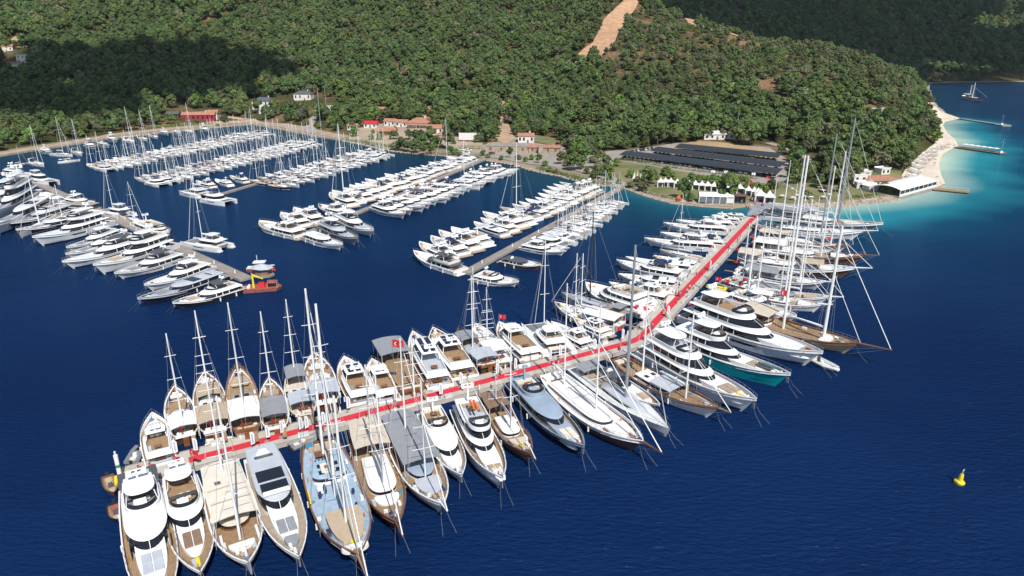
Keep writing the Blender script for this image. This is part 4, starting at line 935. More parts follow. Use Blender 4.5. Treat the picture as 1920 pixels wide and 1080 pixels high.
def launch(L=7, B=2.4, hull='darkgrey', inner='orange', kind='launch'):
    T = Tmpl(); Hh = Hull(L, B, .75, .7, 1.1, stern=.85, rake=.06); hp = T.part('hull', Hh.shell(), hull, smooth=True)
    T.part('deck', Hh.deck(.3, .12, t1=.97), 'teak'); T.part('gunwale', Hh.rail(.3, .12), hull)
    T.part('seat', MB().box(L * .10, L * .22, -B * .27, B * .27, .45, .75, .1, .1), inner); T.part('seat', MB().box(L * .28, L * .38, -B * .25, B * .25, .45, .75, .1, .1), inner); T.part('console', MB().box(L * .46, L * .56, -B * .18, B * .18, .45, 1.15, .12, .05), 'darkgrey')
    T.part('bow_cushion', MB().loft([plan(L * .64, L * .84, B * .22, .5, .3), plan(L * .64, L * .84, B * .21, .66, .3)]), 'tan'); T.part('outboard', MB().box(-.5, .05, -.3, .3, .3, 1.25, .1, .06), 'black'); T.H = Hh; return T
def rib(L=5.2, B=2.3, m='tube', cover=None):
    T = Tmpl(); T.part('tube_collar', tender_mb(L, B, 0, 0, .15), m, smooth=True); T.part('console', MB().box(L * .35, L * .48, -.35, .35, .4, 1.05, .1, .06), 'white'); T.part('seat', MB().box(L * .12, L * .28, -.5, .5, .4, .7), cover or 'cream'); T.part('outboard', MB().box(-.45, .0, -.22, .22, .1, 1.0, .08, .05), 'black'); return T
def jetski(m='teal'):
    T = Tmpl(); Hh = Hull(3, 1.1, .45, .45, .7, stern=.8, rake=.05); T.part('hull', Hh.shell(), m, smooth=True); T.part('seat', MB().box(.3, 1.7, -.2, .2, .4, .85, .1, .05), 'black'); T.part('handlebar', MB().tube([(1.9, -.35, 1.0), (2.0, 0, .9), (1.9, .35, 1.0)], .04, 4).box(1.8, 2.3, -.2, .2, .5, .9, .15, .05), 'white'); return T

def extras(T, L, B, items):
    for it in items:
        nm, x0, x1, y0, y1, z0, z1, m_ = it[:8]
        if len(it) > 8: T.part(nm, MB().loft([plan(x0 * L, x1 * L, y1 * B / 2, z0, .3, 2), plan(x0 * L, x1 * L, y1 * B / 2 * .95, z1, .3, 2)]), m_, smooth=True)
        else: T.part(nm, MB().box(x0 * L, x1 * L, y0 * B / 2, y1 * B / 2, z0, z1, .05, .05), m_)
# putting a boat on the water from its stern and bow points on deck level in the photograph
def berth(stern, bow, zs=2.0, zb=2.8):
    a, b = at(*stern, zs), at(*bow, zb); d = (b - a).to_2d(); return a.to_2d(), math.atan2(d.y, d.x), d.length
def boat_pos(stern, bow, zs=2.0, zb=2.8):
    a, r, L = berth(stern, bow, zs, zb); return (a.x, a.y, 0), r, L
def mast_spec(stern, bow, base, toppy, r, zs=2.0, zb=2.8, mz=2.6, m=None):
    a, rot, L = berth(stern, bow, zs, zb); b = at(*base, mz).to_2d(); d = Vector((math.cos(rot), math.sin(rot)))
    q = (b - a).dot(d) / L; P = a + d * q * L; h = height_for(P.x, P.y, toppy) - 2.0
    return (q, h, r) + ((m,) if m else ())
# ------------------------------------------------------------------ pontoons
def polyline_pts(px, z): return [at(*p, z).to_2d() for p in px]
def pontoon(name, label, cat, px, w, top=.85, sec=11.0, m='concrete', kerb=None):
    P = polyline_pts(px, top); e = link(name, None, None, (P[0].x, P[0].y, 0)); tag(e, label, cat)
    o = P[0]
    for i in range(len(P) - 1):
        a, b = P[i], P[i + 1]; L = (b - a).length; n = max(1, round(L / sec)); d = (b - a) / L; nn = Vector((-d.y, d.x))
        for j in range(n):
            p = a + (b - a) * (j / n) - o; q = a + (b - a) * ((j + 1) / n) - o
            ov = 1.2 if (j == n - 1 and i < len(P) - 2) else 0
            mb = MB().obox(p + d * .06, q - d * (.06 - ov), w, .12, top - .004 * ((i + j) % 3)); s = link('pontoon_section', mb.mesh('pontoon_section', m), e)
            kb = MB()
            for sd in (1, -1): kb.obox(p + d * .15 + nn * sd * (w / 2 - .18), q - d * .15 + nn * sd * (w / 2 - .18), .2, top, top + .09)
            link('edge_timber', kb.mesh('edge_timber', kerb or 'concreted'), s)
    return e
MAINP = [(228, 894), (1187, 641), (1229, 602), (1413, 407)]
pontoon('event_pontoon', 'long concrete pontoon with a red carpet down its middle, bent once', 'pontoon', MAINP, 6.4, .9, 11)
pontoon('grey_pontoon', 'grey brown pontoon at the left between motor yachts and catamarans', 'pontoon', [(20, 322), (112, 362), (186, 395), (281, 440), (462, 522)], 4.2, .8, 12, 'concreted')
pontoon('finger_pontoon', 'finger pontoon lined with sailing boats, left of the carpet pontoon', 'pontoon', [(872, 511), (1010, 436), (1166, 350)], 3.4, .8, 12, 'concreted')
pontoon('packed_pontoon', 'finger pontoon hidden between two tight rows of motor yachts', 'pontoon', [(556, 444), (694, 388), (918, 294)], 3.0, .8, 12, 'concreted')
# carpet on the pontoon
def ribbon(name, label, cat, px, w, z, m, h=.012):
    P = polyline_pts(px, z); o = P[0]; v = []; n = len(P)
    for i, p in enumerate(P):
        d = ((P[min(i + 1, n - 1)] - p).normalized() + (p - P[max(i - 1, 0)]).normalized()).normalized(); nn = Vector((-d.y, d.x)) * w / 2
        for q in (p + nn - o, p - nn - o): v += [(q.x, q.y, 0), (q.x, q.y, h)]
    f = []
    for i in range(n - 1):
        b = i * 4; f += [(b + 1, b + 3, b + 7, b + 5), (b, b + 1, b + 5, b + 4), (b + 3, b + 2, b + 6, b + 7)]
    mb = MB(); mb.add(v, f); ob = link(name, mb.mesh(name, m), None, (o.x, o.y, z)); tag(ob, label, cat); return ob
ribbon('red_carpet', 'bright red carpet running the whole length of the long pontoon', 'carpet', [(354, 863), (520, 819), (1183, 641), (1200, 633), (1217, 617), (1230, 602), (1412, 409)], 1.95, .905, 'carpet')
ribbon('red_mat', 'pale red mat on the outer end of the carpet pontoon', 'mat', [(240, 897), (283, 887)], 1.4, .905, 'red')
P0 = at(1413, 405, 1).to_2d(); P1_ = at(1432, 381, 1).to_2d()
gw = link('shore_ramp', None, None, (P0.x, P0.y, 0)); tag(gw, 'grey ramp linking the carpet pontoon to the shore', 'ramp')
link('ramp_deck', MB().obox((0, 0), P1_ - P0, 5.5, .8, 1.25).mesh('ramp_deck', 'grey'), gw)
rb = MB()
for sd in (-1, 1):
    dd_ = (P1_ - P0).normalized(); nn = Vector((-dd_.y, dd_.x)) * sd * 2.6
    for i in range(9): q = (P1_ - P0) * i / 8 + nn; rb.tube([(q.x, q.y, 1.2), (q.x, q.y, 2.2)], .05, 4)
    rb.tube([(nn.x, nn.y, 2.2), (nn.x + (P1_ - P0).x, nn.y + (P1_ - P0).y, 2.2)], .05, 4)
link('handrail', rb.mesh('handrail', 'lightgrey'), gw)

# ------------------------------------------------------------------ boats along the carpet pontoon, berth by berth
G_UP = 'yachts moored stern-to along the carpet pontoon'
def my(stern, bow, B, label, group=None, zs=2.0, zb=3.0, ds=0.0, **o):
    pos, rot, L = boat_pos(stern, bow, zs, zb); B = B * (1.16 if stern[1] < 600 else 1.0); ex = o.pop('ex', ()); T = motor_yacht(L=L, B=B, **o); extras(T, L, B, ex); return T.place('motor_yacht', label, 'motor yacht', pos, rot, 1, group)
def gu(stern, bow, B, label, masts, group=None, zs=2.6, zb=3.2, name='gulet', cat='gulet', **o):
    pos, rot, L = boat_pos(stern, bow, zs, zb); B = B * (1.12 if stern[1] < 600 else 1.0); ms = tuple(mast_spec(stern, bow, m_[0], m_[1], m_[2] * (1.45 if stern[1] < 600 and stern[0] > 1300 else 1.05), zs, zb, m=m_[3] if len(m_) > 3 else None) for m_ in masts)
    ex = o.pop('ex', ()); T = gulet(L=L, B=B, masts=ms, **o); extras(T, L, B, ex); return T.place(name, label, cat, pos, rot, 1, group)
def sy(stern, bow, B, label, toppy, base, group=None, zs=1.5, zb=1.8, **o):
    pos, rot, L = boat_pos(stern, bow, zs, zb); q, h, r = mast_spec(stern, bow, base, toppy, .1, zs, zb)
    T = sail_yacht(L=L, B=B, mast_h=h, **o); return T.place('sailing_yacht', label, 'sailing yacht', pos, rot, 1, group)
def ct(stern, bow, B, label, mast_h=17, **o):
    pos, rot, L = boat_pos(stern, bow, 1.5, 1.8); return catamaran(L=L, B=B, mast_h=mast_h, **o).place('catamaran', label, 'catamaran', pos, rot, 1)
# lower (sea) side, left to right
my((262, 908), (303, 1150), 6.9, 'large white motor yacht with dark netted aft deck, cut by the bottom edge', pads='lightgrey', hull='white', topx=(.14, .3), flyx=(.08, .34), house=(.10, .58), top='white', deck='teak', padx=(.60, .74), tiers=1, flydeck='greyc', detail=2, ex=[('shade_net', -.02, .13, -.82, .82, 4.4, 4.5, 'darkgrey'), ('net_pole', -.02, -.015, -.8, -.78, 1.2, 4.4, 'steel'), ('net_pole', -.02, -.015, .78, .8, 1.2, 4.4, 'steel'), ('aft_lounger', .015, .06, -.5, -.2, 4.5, 4.75, 'white'), ('aft_lounger', .015, .06, .2, .5, 4.5, 4.75, 'lightgrey'), ('wing_door', .50, .58, -.78, -.70, 1.6, 3.4, 'teak'), ('wing_door', .50, .58, .70, .78, 1.6, 3.4, 'teak')])
my((335, 895), (376, 1075), 6.3, 'white motor yacht with teak side decks and brown bow cushions, second from outer end', pads='brownc', deck='teak', topx=(.08, .24), flyx=(.06, .44), house=(.08, .56), padx=(.60, .74), flydeck='teak', flag=True)
gu((413, 878), (466, 1058), 7.2, 'cream-roofed gulet with white hull and curved white bow sofa near outer end', [((419, 902), 722, .17), ((452, 1000), 738, .19)], hull='white', cabin=(.22, .60), roof='sand', topdeck='sand', awning=(.03, .62, 'cream'), awnh=2.1, pads='canvasw', padm=(.76, .83), sprit=.10, spritm='steel', cabinc='varnish', cap='white', boom=False, hatch=None, furled=False, ex=[('awning_gap', .27, .29, -.45, -.2, 4.75, 4.85, 'darkgrey'), ('fold_line', .47, .475, -.8, .8, 4.62, 4.7, 'tan'), ('fold_line', .33, .334, -.8, .8, 4.62, 4.7, 'tan'), ('bow_table', .80, .825, -.22, .22, 2.6, 3.1, 'white'), ('cushion_arm', .66, .78, -.74, -.62, 2.0, 2.5, 'canvasw'), ('cushion_arm', .66, .78, .62, .74, 2.0, 2.5, 'canvasw')])
my((490, 852), (562, 1050), 6.7, 'sleek pale grey motor yacht with black roof glass and grey sunpads', hull='white', sup='white', fly=False, sport=True, deck='teakpale', pads='greyc', padx=(.66, .77), house=(.04, .58), topx=(.2, .4), roofc='lightgrey', tiers=1, ex=[('roof_window', .39, .46, -.62, .62, 3.72, 4.02, 'glass'), ('roof_ridge', .465, .49, -.6, .6, 3.72, 4.05, 'white'), ('bow_pad', .80, .88, 0, .30, 2.3, 2.75, 'greyc', 1), ('stern_fin', .0, .05, -.1, .1, 2.2, 3.2, 'grey')])
gu((600, 832), (674, 1050), 8.6, 'biggest gulet with pale blue deck, two tall masts and beige foredeck', [((608, 851), 541, .25), ((626, 918), 562, .27), ((649, 981), 742, .24)], hull='white', deck='bluedeck', cap='varnish', cabin=(.18, .34), cabinc='white', roof='bluedeck', awning=None, pads='tan', padm=(.62, .88), sprit=.18, spritm='teak', aftpad=True, bw=7, spread=(.4, .62, .8), sailm='offwhite', boom=True, hb=1.05, ex=[('deck_lounger', .155 + .0, .185, -.42 + .14 * i_, -.34 + .14 * i_, 2.35, 2.75, 'navycloth') for i_ in range(6)] + [('deck_house', .22, .30, -.3, .25, 2.2, 3.2, 'cream'), ('skylight', .245, .275, -.15, .1, 3.2, 3.28, 'varnish'), ('round_table', .40, .435, -.62, -.42, 2.2, 2.95, 'white'), ('deck_chair', .39, .43, -.38, -.28, 2.2, 2.9, 'navycloth'), ('deck_chair', .44, .46, -.62, -.50, 2.2, 2.9, 'navycloth'), ('bow_sofa', .90, .95, 0, .45, 3.0, 3.5, 'canvasw', 1), ('deck_box', .47, .49, .55, .66, 2.2, 2.7, 'navycloth'), ('deck_box', .58, .60, .5, .6, 2.2, 2.6, 'navycloth'), ('side_board', .40, .5, -.98, -.92, 2.4, 2.9, 'yellow'), ('stern_cover', .0, .03, -.6, -.25, 3.0, 3.3, 'bluebow')])
gu((682, 800), (746, 985), 7.0, 'varnished wooden gulet with beige aft awning and white roof cushions', [((688, 848), 677, .17), ((712, 911), 700, .18)], hull='varnish', deck='teak', cabin=(.34, .68), roof='canvasw', topdeck='canvasw', awning=(.03, .34, 'sand'), pads='canvasw', padm=(.70, .79), sprit=.12, stripe='white', hatch=None)
gu((742, 785), (832, 950), 7.4, 'gulet with long dark grey awning and solar panels, white net at bow', [((756, 823), 636, .17), ((790, 893), 708, .18)], hull='white', deck='teak', cap='white', cabin=(.12, .66), roof='bluegrey', topdeck=None, awning=(.04, .62, 'greyc'), awnh=2.3, pads='lightgrey', padm=(.68, .84), sprit=.06, spritm='white', boom=False, solar=0)
my((805, 768), (866, 890), 5.8, 'plain white motor yacht with small teak upper deck, beside the grey gulet', topx=(.1, .22), flyx=(.08, .4), house=(.12, .72), pads=None, deck='teakpale', fdeck='coach', flydeck='teak', top=None)
my((868, 765), (943, 905), 6.2, 'white explorer yacht with crane, red kayaks and round-ended upper deck', tiers=2, topx=(.12, .3), flyx=(.2, .56), house=(.10, .66), pads='teakpale', padx=(.80, .88), boot='antifoul', deck='teak', flydeck='lightgrey', top=None, tender='white', ex=[('kayak', .30, .42, -.25, -.12, 8.0, 8.3, 'orange'), ('kayak', .31, .43, -.05, .08, 8.0, 8.3, 'orange'), ('crane_arm', .22, .40, .3, .38, 8.2, 8.5, 'offwhite')])
gu((918, 742), (996, 850), 5.4, 'slim varnished ketch with brown aft awning and yellow bow cushions', [((926, 760), 694, .12), ((957, 800), 612, .15)], hull='varnish', deck='teak', cabin=(.34, .62), roof='canvasw', awning=(.02, .3, 'brownc'), awnh=2.0, pads='sand', padm=(.68, .78), sprit=.09, hatch=None)
my((968, 712), (1096, 840), 6.6, 'black-hulled motor yacht with steel grey superstructure and teak walkways', hull='black', sup='bluegrey', deck='teak', topx=(.1, .2), flyx=(.12, .36), house=(.08, .70), pads='cream', padx=(.74, .86), boot='black', fdeck='coach', top=None, roofc='bluegrey')
gu((1032, 703), (1206, 833), 8.2, 'large brown-hulled gulet with bright white decks and blue bow', [((1078, 718), 535, .17), ((1130, 766), 574, .19)], hull='brownhull', deck='canvasw', cap='white', stripe='white', cabin=(.10, .68), roof='white', awning=None, pads='canvasw', padm=(.72, .86), sprit=.16, spritm='brownhull', topdeck='canvasw', dinghy=True, sailm='white')
sy((1085, 688), (1256, 808), 7.4, 'long silver sloop with towering grey mast and grey coachroof', 466, (1177, 755), deck='offwhite', coach='lightgrey', bimini='greyc', hull='white', mastm='greymast', detail=2, r=.26, spread=(.3, .5, .7), jib='offwhite', stripe='navy', cover='greyc')
my((1130, 690), (1238, 755), 4.6, 'small brown-decked cruiser squeezed between the silver sloop and white ketch', hull='darkgrey', deck='teak', fly=False, sport=True, house=(.1, .5), pads='tan', roofc='darkgrey', detail=1)
gu((1160, 672), (1350, 768), 6.6, 'white ketch with teak deck, grey awning and dinghies on foredeck', [((1222, 690), 536, .2), ((1282, 741), 581, .2)], hull='white', deck='teak', cabin=(.26, .58), roof='white', awning=(.44, .64, 'lightgrey'), awnh=1.6, pads=None, sprit=.09, spritm='teak', cap='varnish', stripe='white')
my((1215, 655), (1418, 755), 8.0, 'three-deck white and navy superyacht with grey foredeck mat', zb=3.6, tiers=2, topx=(.12, .34), flyx=(.1, .46), house=(.08, .66), padx=(.72, .84), pads='teakpale', boot='black', hull='white', deck='teakpale', flydeck='lightgrey')
my((1262, 632), (1482, 706), 7.4, 'classic yacht with turquoise hull and white superstructure', zb=3.6, tiers=2, topx=(.2, .4), flyx=(.2, .46), house=(.08, .62), pads='teakpale', padx=(.68, .76), hull='teal', boot='teal', deck='teakpale', tender='darkgrey', top='white', hullwin=False)
my((1290, 588), (1542, 668), 8.6, 'very large white superyacht with long black hull window', zb=3.8, tiers=2, topx=(.14, .3), flyx=(.1, .5), house=(.08, .68), pads='teakpale', padx=(.86, .92), hull='white', boot='antifoul', deck='teakpale', flydeck='teak')
gu((1385, 580), (1612, 648), 8.2, 'largest tan-hulled schooner with teak decks and very long bowsprit', [((1459, 612), 286, .26), ((1535, 636), 423, .3)], hull='tanhull', deck='teak', cap='varnish', cabin=(.10, .30), cabinc='white', roof='teak', awning=(.06, .34, 'sand'), awnh=2.4, pads='canvasw', padm=(.72, .80), sprit=.22, spritm='varnish', sailm='white')
my((1368, 560), (1494, 592), 7.4, 'white yacht with rounded white roof, behind the tan schooner', tiers=2, topx=(.3, .5), flyx=(.16, .4), house=(.06, .7), pads=None, deck='white', top='white')
gu((1392, 545), (1545, 568), 5.6, 'slim white ketch with white bowsprit between two motor yachts', [((1400, 550), 402, .22), ((1418, 552), 411, .14), ((1470, 560), 290, .2)], hull='white', deck='teakpale', cabin=(.3, .6), awning=(.1, .4, 'canvasw'), sprit=.1, spritm='white', cap='white', pads='canvasw')
gu((1400, 535), (1556, 554), 5.6, 'grey-decked gulet with orange buoy and long white bowsprit', [((1459, 555), 431, .12), ((1500, 552), 400, .14)], hull='white', deck='teakpale', cabin=(.3, .6), roof='greyc', awning=(.08, .4, 'greyc'), sprit=.16, spritm='white', cap='white', pads='tan')
my((1355, 522), (1455, 546), 6.0, 'compact white motor yacht with dark seats, right of yellow-topped tender', topx=(.2, .4), deck='white', pads=None, top=None)
gu((1382, 503), (1548, 528), 6.4, 'pale grey gulet with silver awnings, fifth up from tan schooner', [((1392, 508), 417, .14), ((1503, 520), 372, .2)], hull='lightgrey', deck='teakpale', cabin=(.3, .62), roof='lightgrey', awning=(.1, .5, 'greyc'), sprit=.08, spritm='white', cap='white', pads='canvasw')
gu((1385, 482), (1604, 506), 7.4, 'maroon-railed gulet with white bow and white bowsprit', [((1484, 505), 378, .14), ((1449, 508), 333, .2)], hull='brownhull', deck='canvasw', cabin=(.1, .5), roof='canvasw', awning=(.0, .22, 'sand'), sprit=.13, spritm='white', cap='white', stripe='white', pads='canvasw', foreawn=(.55, .74, 'tan'))
gu((1416, 462), (1622, 482), 7.2, 'orange-brown wooden gulet with round grey dish near bow', [((1539, 481), 309, .2), ((1431, 486), 376, .14)], hull='varnish', deck='teakpale', stripe='white', topdeck='canvasw', cabin=(.12, .55), roof='white', awning=(.0, .3, 'canvasw'), sprit=.12, spritm='varnish', pads='canvasw')
gu((1423, 440), (1592, 461), 6.6, 'tan-awninged gulet with white hull third from the shore', [((1555, 462), 287, .22), ((1556, 461), 284, .16)], hull='white', deck='teak', cabin=(.2, .6), roof='white', awning=(.02, .35, 'sand'), topdeck='canvasw', sprit=.04, pads='sand')
gu((1418, 420), (1620, 437), 7.0, 'white schooner with white net bowsprit second from the shore', [((1539, 449), 249, .24, 'greymast'), ((1480, 440), 345, .14)], hull='white', deck='offwhite', cabin=(.2, .6), roof='white', awning=(.02, .3, 'greyc'), sprit=.12, spritm='white', cap='white', pads='canvasw')
gu((1430, 398), (1655, 425), 8.6, 'grey steel schooner nearest the shore with tallest grey mast', [((1570, 418), 222, .32, 'greymast'), ((1500, 412), 368, .16)], hull='grey', deck='teak', cabin=(.12, .6), roof='lightgrey', awning=(.04, .4, 'greyc'), sprit=.0, cap='white', pads='cream', boom=True, topdeck='canvasw')
gu((1438, 390), (1560, 398), 6.8, 'white double-decked excursion boat against the rocky shore', [((1449, 392), 333, .14), ((1470, 392), 300, .12)], hull='offwhite', deck='teakpale', cabin=(.1, .8), roof='white', awning=(.1, .8, 'lightgrey'), sprit=.0, cap='white', pads=None, flag=False)
# upper (harbour) side, left to right
my((301, 862), (284, 768), 5.4, 'white flybridge yacht nearest the outer end on the harbour side', topx=(.34, .5), flyx=(.1, .56), house=(.12, .70), pads='lightgrey', top='white', deck='teak', flydeck='teak')
def ug(stern, bow, B, label, base, top, **o):
    b2 = o.pop('m2', None); ms = [(base, top, .17)] + ([b2] if b2 else []); gu(stern, bow, B, label, ms, **o)
ug((347, 812), (326, 722), 5.5, 'brown-hulled gulet with orange chairs, first ketch from the outer end', (350, 795), 618, hull='brownhull', deck='teak', cap='white', cabin=(.2, .55), awning=(.02, .3, 'white'), sprit=.07, pads='canvasw', padm=(.82, .9), boom=False, furled=False)
ug((403, 805), (384, 697), 6.3, 'gulet with tan awnings and white bow sofa, second ketch from outer end', (400, 790), 578, hull='varnish', stripe='white', deck='teak', cap='white', cabin=(.2, .6), awning=(.0, .28, 'tan'), foreawn=(.5, .72, 'tan'), sprit=.08, pads='canvasw', padm=(.84, .92), boom=False, m2=((392, 740), 600, .13), furled=False)
ug((463, 806), (445, 685), 6.3, 'teak-decked gulet with broad cream aft awning, third ketch from outer end', (459, 780), 562, hull='white', deck='teak', cap='varnish', cabin=(.32, .62), roof='teakpale', awning=(.04, .34, 'canvasw'), sprit=.07, pads='tan', padm=(.7, .86), boom=False, furled=False)
ug((518, 797), (504, 706), 5.4, 'small gulet with grey awning, fourth ketch from outer end', (513, 745), 583, hull='varnish', stripe='white', deck='teak', cap='white', cabin=(.3, .6), awning=(.12, .5, 'greyc'), sprit=.07, pads='teakpale', padm=(.7, .82), boom=False, furled=False)
ug((571, 772), (549, 684), 5.6, 'cream gulet with grey foredeck cover, fifth ketch from outer end', (553, 700), 560, hull='tanhull', deck='sand', cap='cream', cabin=(.3, .58), awning=(.1, .34, 'lightgrey'), foreawn=(.62, .92, 'greyc'), sprit=.04, pads=None, boom=False, furled=False, hatch='glass')
ug((612, 752), (588, 660), 6.6, 'two-masted gulet with white roof cushions and red stern flag', (606, 730), 640, hull='varnish', stripe='white', deck='teak', cap='white', cabin=(.2, .62), roof='white', topdeck='canvasw', awning=(.02, .3, 'lightgrey'), sprit=.03, pads='canvasw', padm=(.72, .84), boom=False, furled=False)
my((682, 748), (645, 665), 6.4, 'white yacht with four solar panels and teak upper deck', solar=2, topx=(.34, .62), flyx=(.1, .66), house=(.1, .72), pads='greyc', deck='teak', flydeck='teak', padx=(.76, .88))
my((728, 745), (697, 668), 5.8, 'white trawler yacht with grey sun awning over upper deck', topx=(.36, .62), flyx=(.1, .66), house=(.1, .72), pads='lightgrey', deck='teakpale', flydeck='teak', padx=(.76, .88), top='white')
gu((775, 728), (722, 640), 7.8, 'wide brown-decked party gulet with yellow kayak and large red flag', [((752, 735), 640, .17)], hull='brownhull', deck='teak', cap='varnish', cabin=(.08, .7), roof='teak', awning=(.56, .94, 'greyc'), sprit=0, pads=None, boom=False, furled=False, hatch=None, stripe='white', flag=False)
my((826, 720), (774, 622), 6.6, 'white yacht with dark solar panels and grey bow awning', solar=2, topx=(.3, .66), flyx=(.1, .68), house=(.12, .72), pads='lightgrey', deck='teakpale', flydeck='lightgrey', padx=(.78, .9))
my((872, 702), (812, 614), 7.2, 'grey-canopied yacht with teak upper deck and black hull', solar=3, topx=(.34, .6), flyx=(.12, .62), house=(.12, .70), hull='black', pads='tan', deck='teak', flydeck='teak', padx=(.8, .92), boot='black')
gu((918, 682), (860, 614), 6.4, 'varnished gulet with grey folding roofs and open pergola', [((881, 648), 515, .16)], hull='varnish', deck='teak', cabin=(.12, .62), roof='lightgrey', awning=(.04, .3, 'lightgrey'), foreawn=(.58, .84, 'greyc'), sprit=.0, pads=None, boom=False, furled=False)
gu((945, 674), (892, 605), 6.4, 'white motorsailer with three masts and white wheelhouse roof', [((909, 602), 507, .15), ((893, 638), 565, .12), ((929, 633), 538, .13)], hull='white', deck='white', cap='white', cabin=(.14, .66), roof='white', awning=(.12, .42, 'canvasw'), sprit=.0, pads='canvasw', padm=(.72, .84), boom=False, furled=False)
my((996, 664), (936, 600), 6.8, 'white and brown trawler yacht with wide teak rear deck', topx=(.42, .7), flyx=(.06, .72), house=(.06, .76), pads=None, deck='teak', flydeck='teak', boot='redhull', top='white', hullwin=True)
ct((1050, 662), (1000, 604), 9.2, 'large white catamaran with grey trampoline beside the carpet pontoon', 24, fly=True, detail=2)
my((1105, 644), (1034, 597), 5.6, 'white motor yacht with brown stern deck beside the catamaran', topx=(.2, .4), pads='lightgrey', deck='teakpale')
gu((1165, 605), (1040, 565), 6.8, 'white-hulled two-masted gulet with pale bow, close to the pontoon bend', [((1076, 590), 475, .16), ((1107, 566), 470, .16)], hull='white', deck='offwhite', cap='white', cabin=(.2, .6), roof='white', awning=(.02, .5, 'canvasw'), sprit=.05, spritm='varnish', pads='canvasw', stripe='varnish')
sy((1180, 590), (1052, 548), 6.0, 'grey-hulled sloop with black mast and black sail sleeve', 405, (1140, 576), hull='lightgrey', deck='greyc', coach='lightgrey', mastm='black', cover='black', jib='black', detail=2, r=.16, bimini='greyc')
my((1212, 578), (1098, 532), 8.4, 'broad white motor yacht with blue bow flare at the pontoon bend', tiers=2, topx=(.2, .4), house=(.08, .74), flyx=(.1, .5), pads=None, deck='white', boot='navy', solar=0, fdeck='coach', top=None)
my((1258, 556), (1142, 526), 5.8, 'white flybridge yacht just beyond the blue-bowed one', topx=(.2, .42), pads='cream', deck='teakpale', top='white')
my((1276, 528), (1160, 510), 5.4, 'white sport yacht with grey glass roof strip opposite yellow tender', fly=False, sport=True, house=(.14, .68), pads='cream', deck='white')
my((1284, 514), (1156, 486), 5.8, 'white motor yacht with navy canvas over its cockpit', topx=(.22, .44), top='navycloth', pads='cream', deck='white')
my((1302, 500), (1173, 480), 4.8, 'white open cruiser half hidden behind the navy-canvas yacht', fly=False, sport=True, deck='white', pads=None, detail=1)
sy((1318, 484), (1237, 466), 5.0, 'white sloop with dark hull ports on the harbour side of the carpet', 362, (1268, 466), deck='teakpale', detail=2, spread=(.4, .7), bimini=None)
my((1345, 460), (1208, 446), 5.6, 'white motor yacht with navy lower hull near the sloop', boot='navy', hull='white', topx=(.2, .42), top='white', deck='teakpale', pads='cream')
my((1352, 444), (1238, 434), 5.4, 'white sport yacht, second above the navy-bottomed yacht', fly=False, sport=True, pads='cream', deck='white')
my((1368, 430), (1244, 417), 5.6, 'white flybridge yacht with teak stern near the shore end', topx=(.2, .4), pads='cream', deck='teakpale')
my((1378, 419), (1268, 411), 5.0, 'white cruiser third from the shore on the harbour side', topx=(.2, .4), pads=None, deck='white')
my((1388, 409), (1318, 402), 4.6, 'small white cruiser second from the shore beside the blue tender', fly=False, sport=True, pads=None, deck='white', detail=1)
my((1396, 400), (1345, 394), 4.4, 'small white cruiser closest to the shore beside the carpet pontoon', fly=False, sport=True, pads=None, deck='white', detail=1)
pos, rot, L = boat_pos((1346, 409), (1320, 405)); rib(L=6, B=2.4, m='navy').place('tender', 'dark blue inflatable tender among white cruisers near the shore', 'tender', pos, rot)
gu((1412, 452), (1560, 470), 5.2, 'slim white gulet with beige roof wedged between two wooden ones', [((1472, 470), 431, .1), ((1520, 470), 368, .14)], hull='white', deck='offwhite', cap='white', cabin=(.2, .6), roof='sand', awning=(.05, .4, 'canvasw'), sprit=.04, pads='canvasw')
my((1404, 474), (1500, 490), 5.0, 'white flybridge yacht wedged among the wooden gulets', pads='cream', deck='white', top='white')
my((1376, 514), (1470, 532), 5.0, 'white motor yacht behind the silver-awninged gulet', pads='greyc', deck='teakpale', top='darkgrey')
my((1330, 552), (1392, 562), 5.0, 'grey-roofed cruiser between yellow tender and rounded white yacht', hull='lightgrey', roofc='greyc', fly=False, sport=True, pads='greyc', deck='greyc')
my((1268, 545), (1196, 528), 5.0, 'white cruiser tucked beside the pontoon opposite the grey-roofed one', pads='cream', deck='teakpale', top=None)
my((1310, 492), (1226, 474), 4.6, 'white open cruiser below the sloop with dark ports', fly=False, sport=True, deck='white', pads='cream')
my((1236, 566), (1150, 548), 5.2, 'white topless yacht between blue-bowed yacht and carpet', pads='cream', deck='teakpale', top=None)
my((1360, 452), (1280, 441), 4.8, 'white cruiser with cream pads among the harbour-side yachts', pads='cream', deck='white', top='navycloth')
my((1140, 620), (1078, 585), 5.6, 'white motor yacht with solar roof beside the two-masted gulet', solar=2, topx=(.24, .56), pads='cream', deck='teakpale')
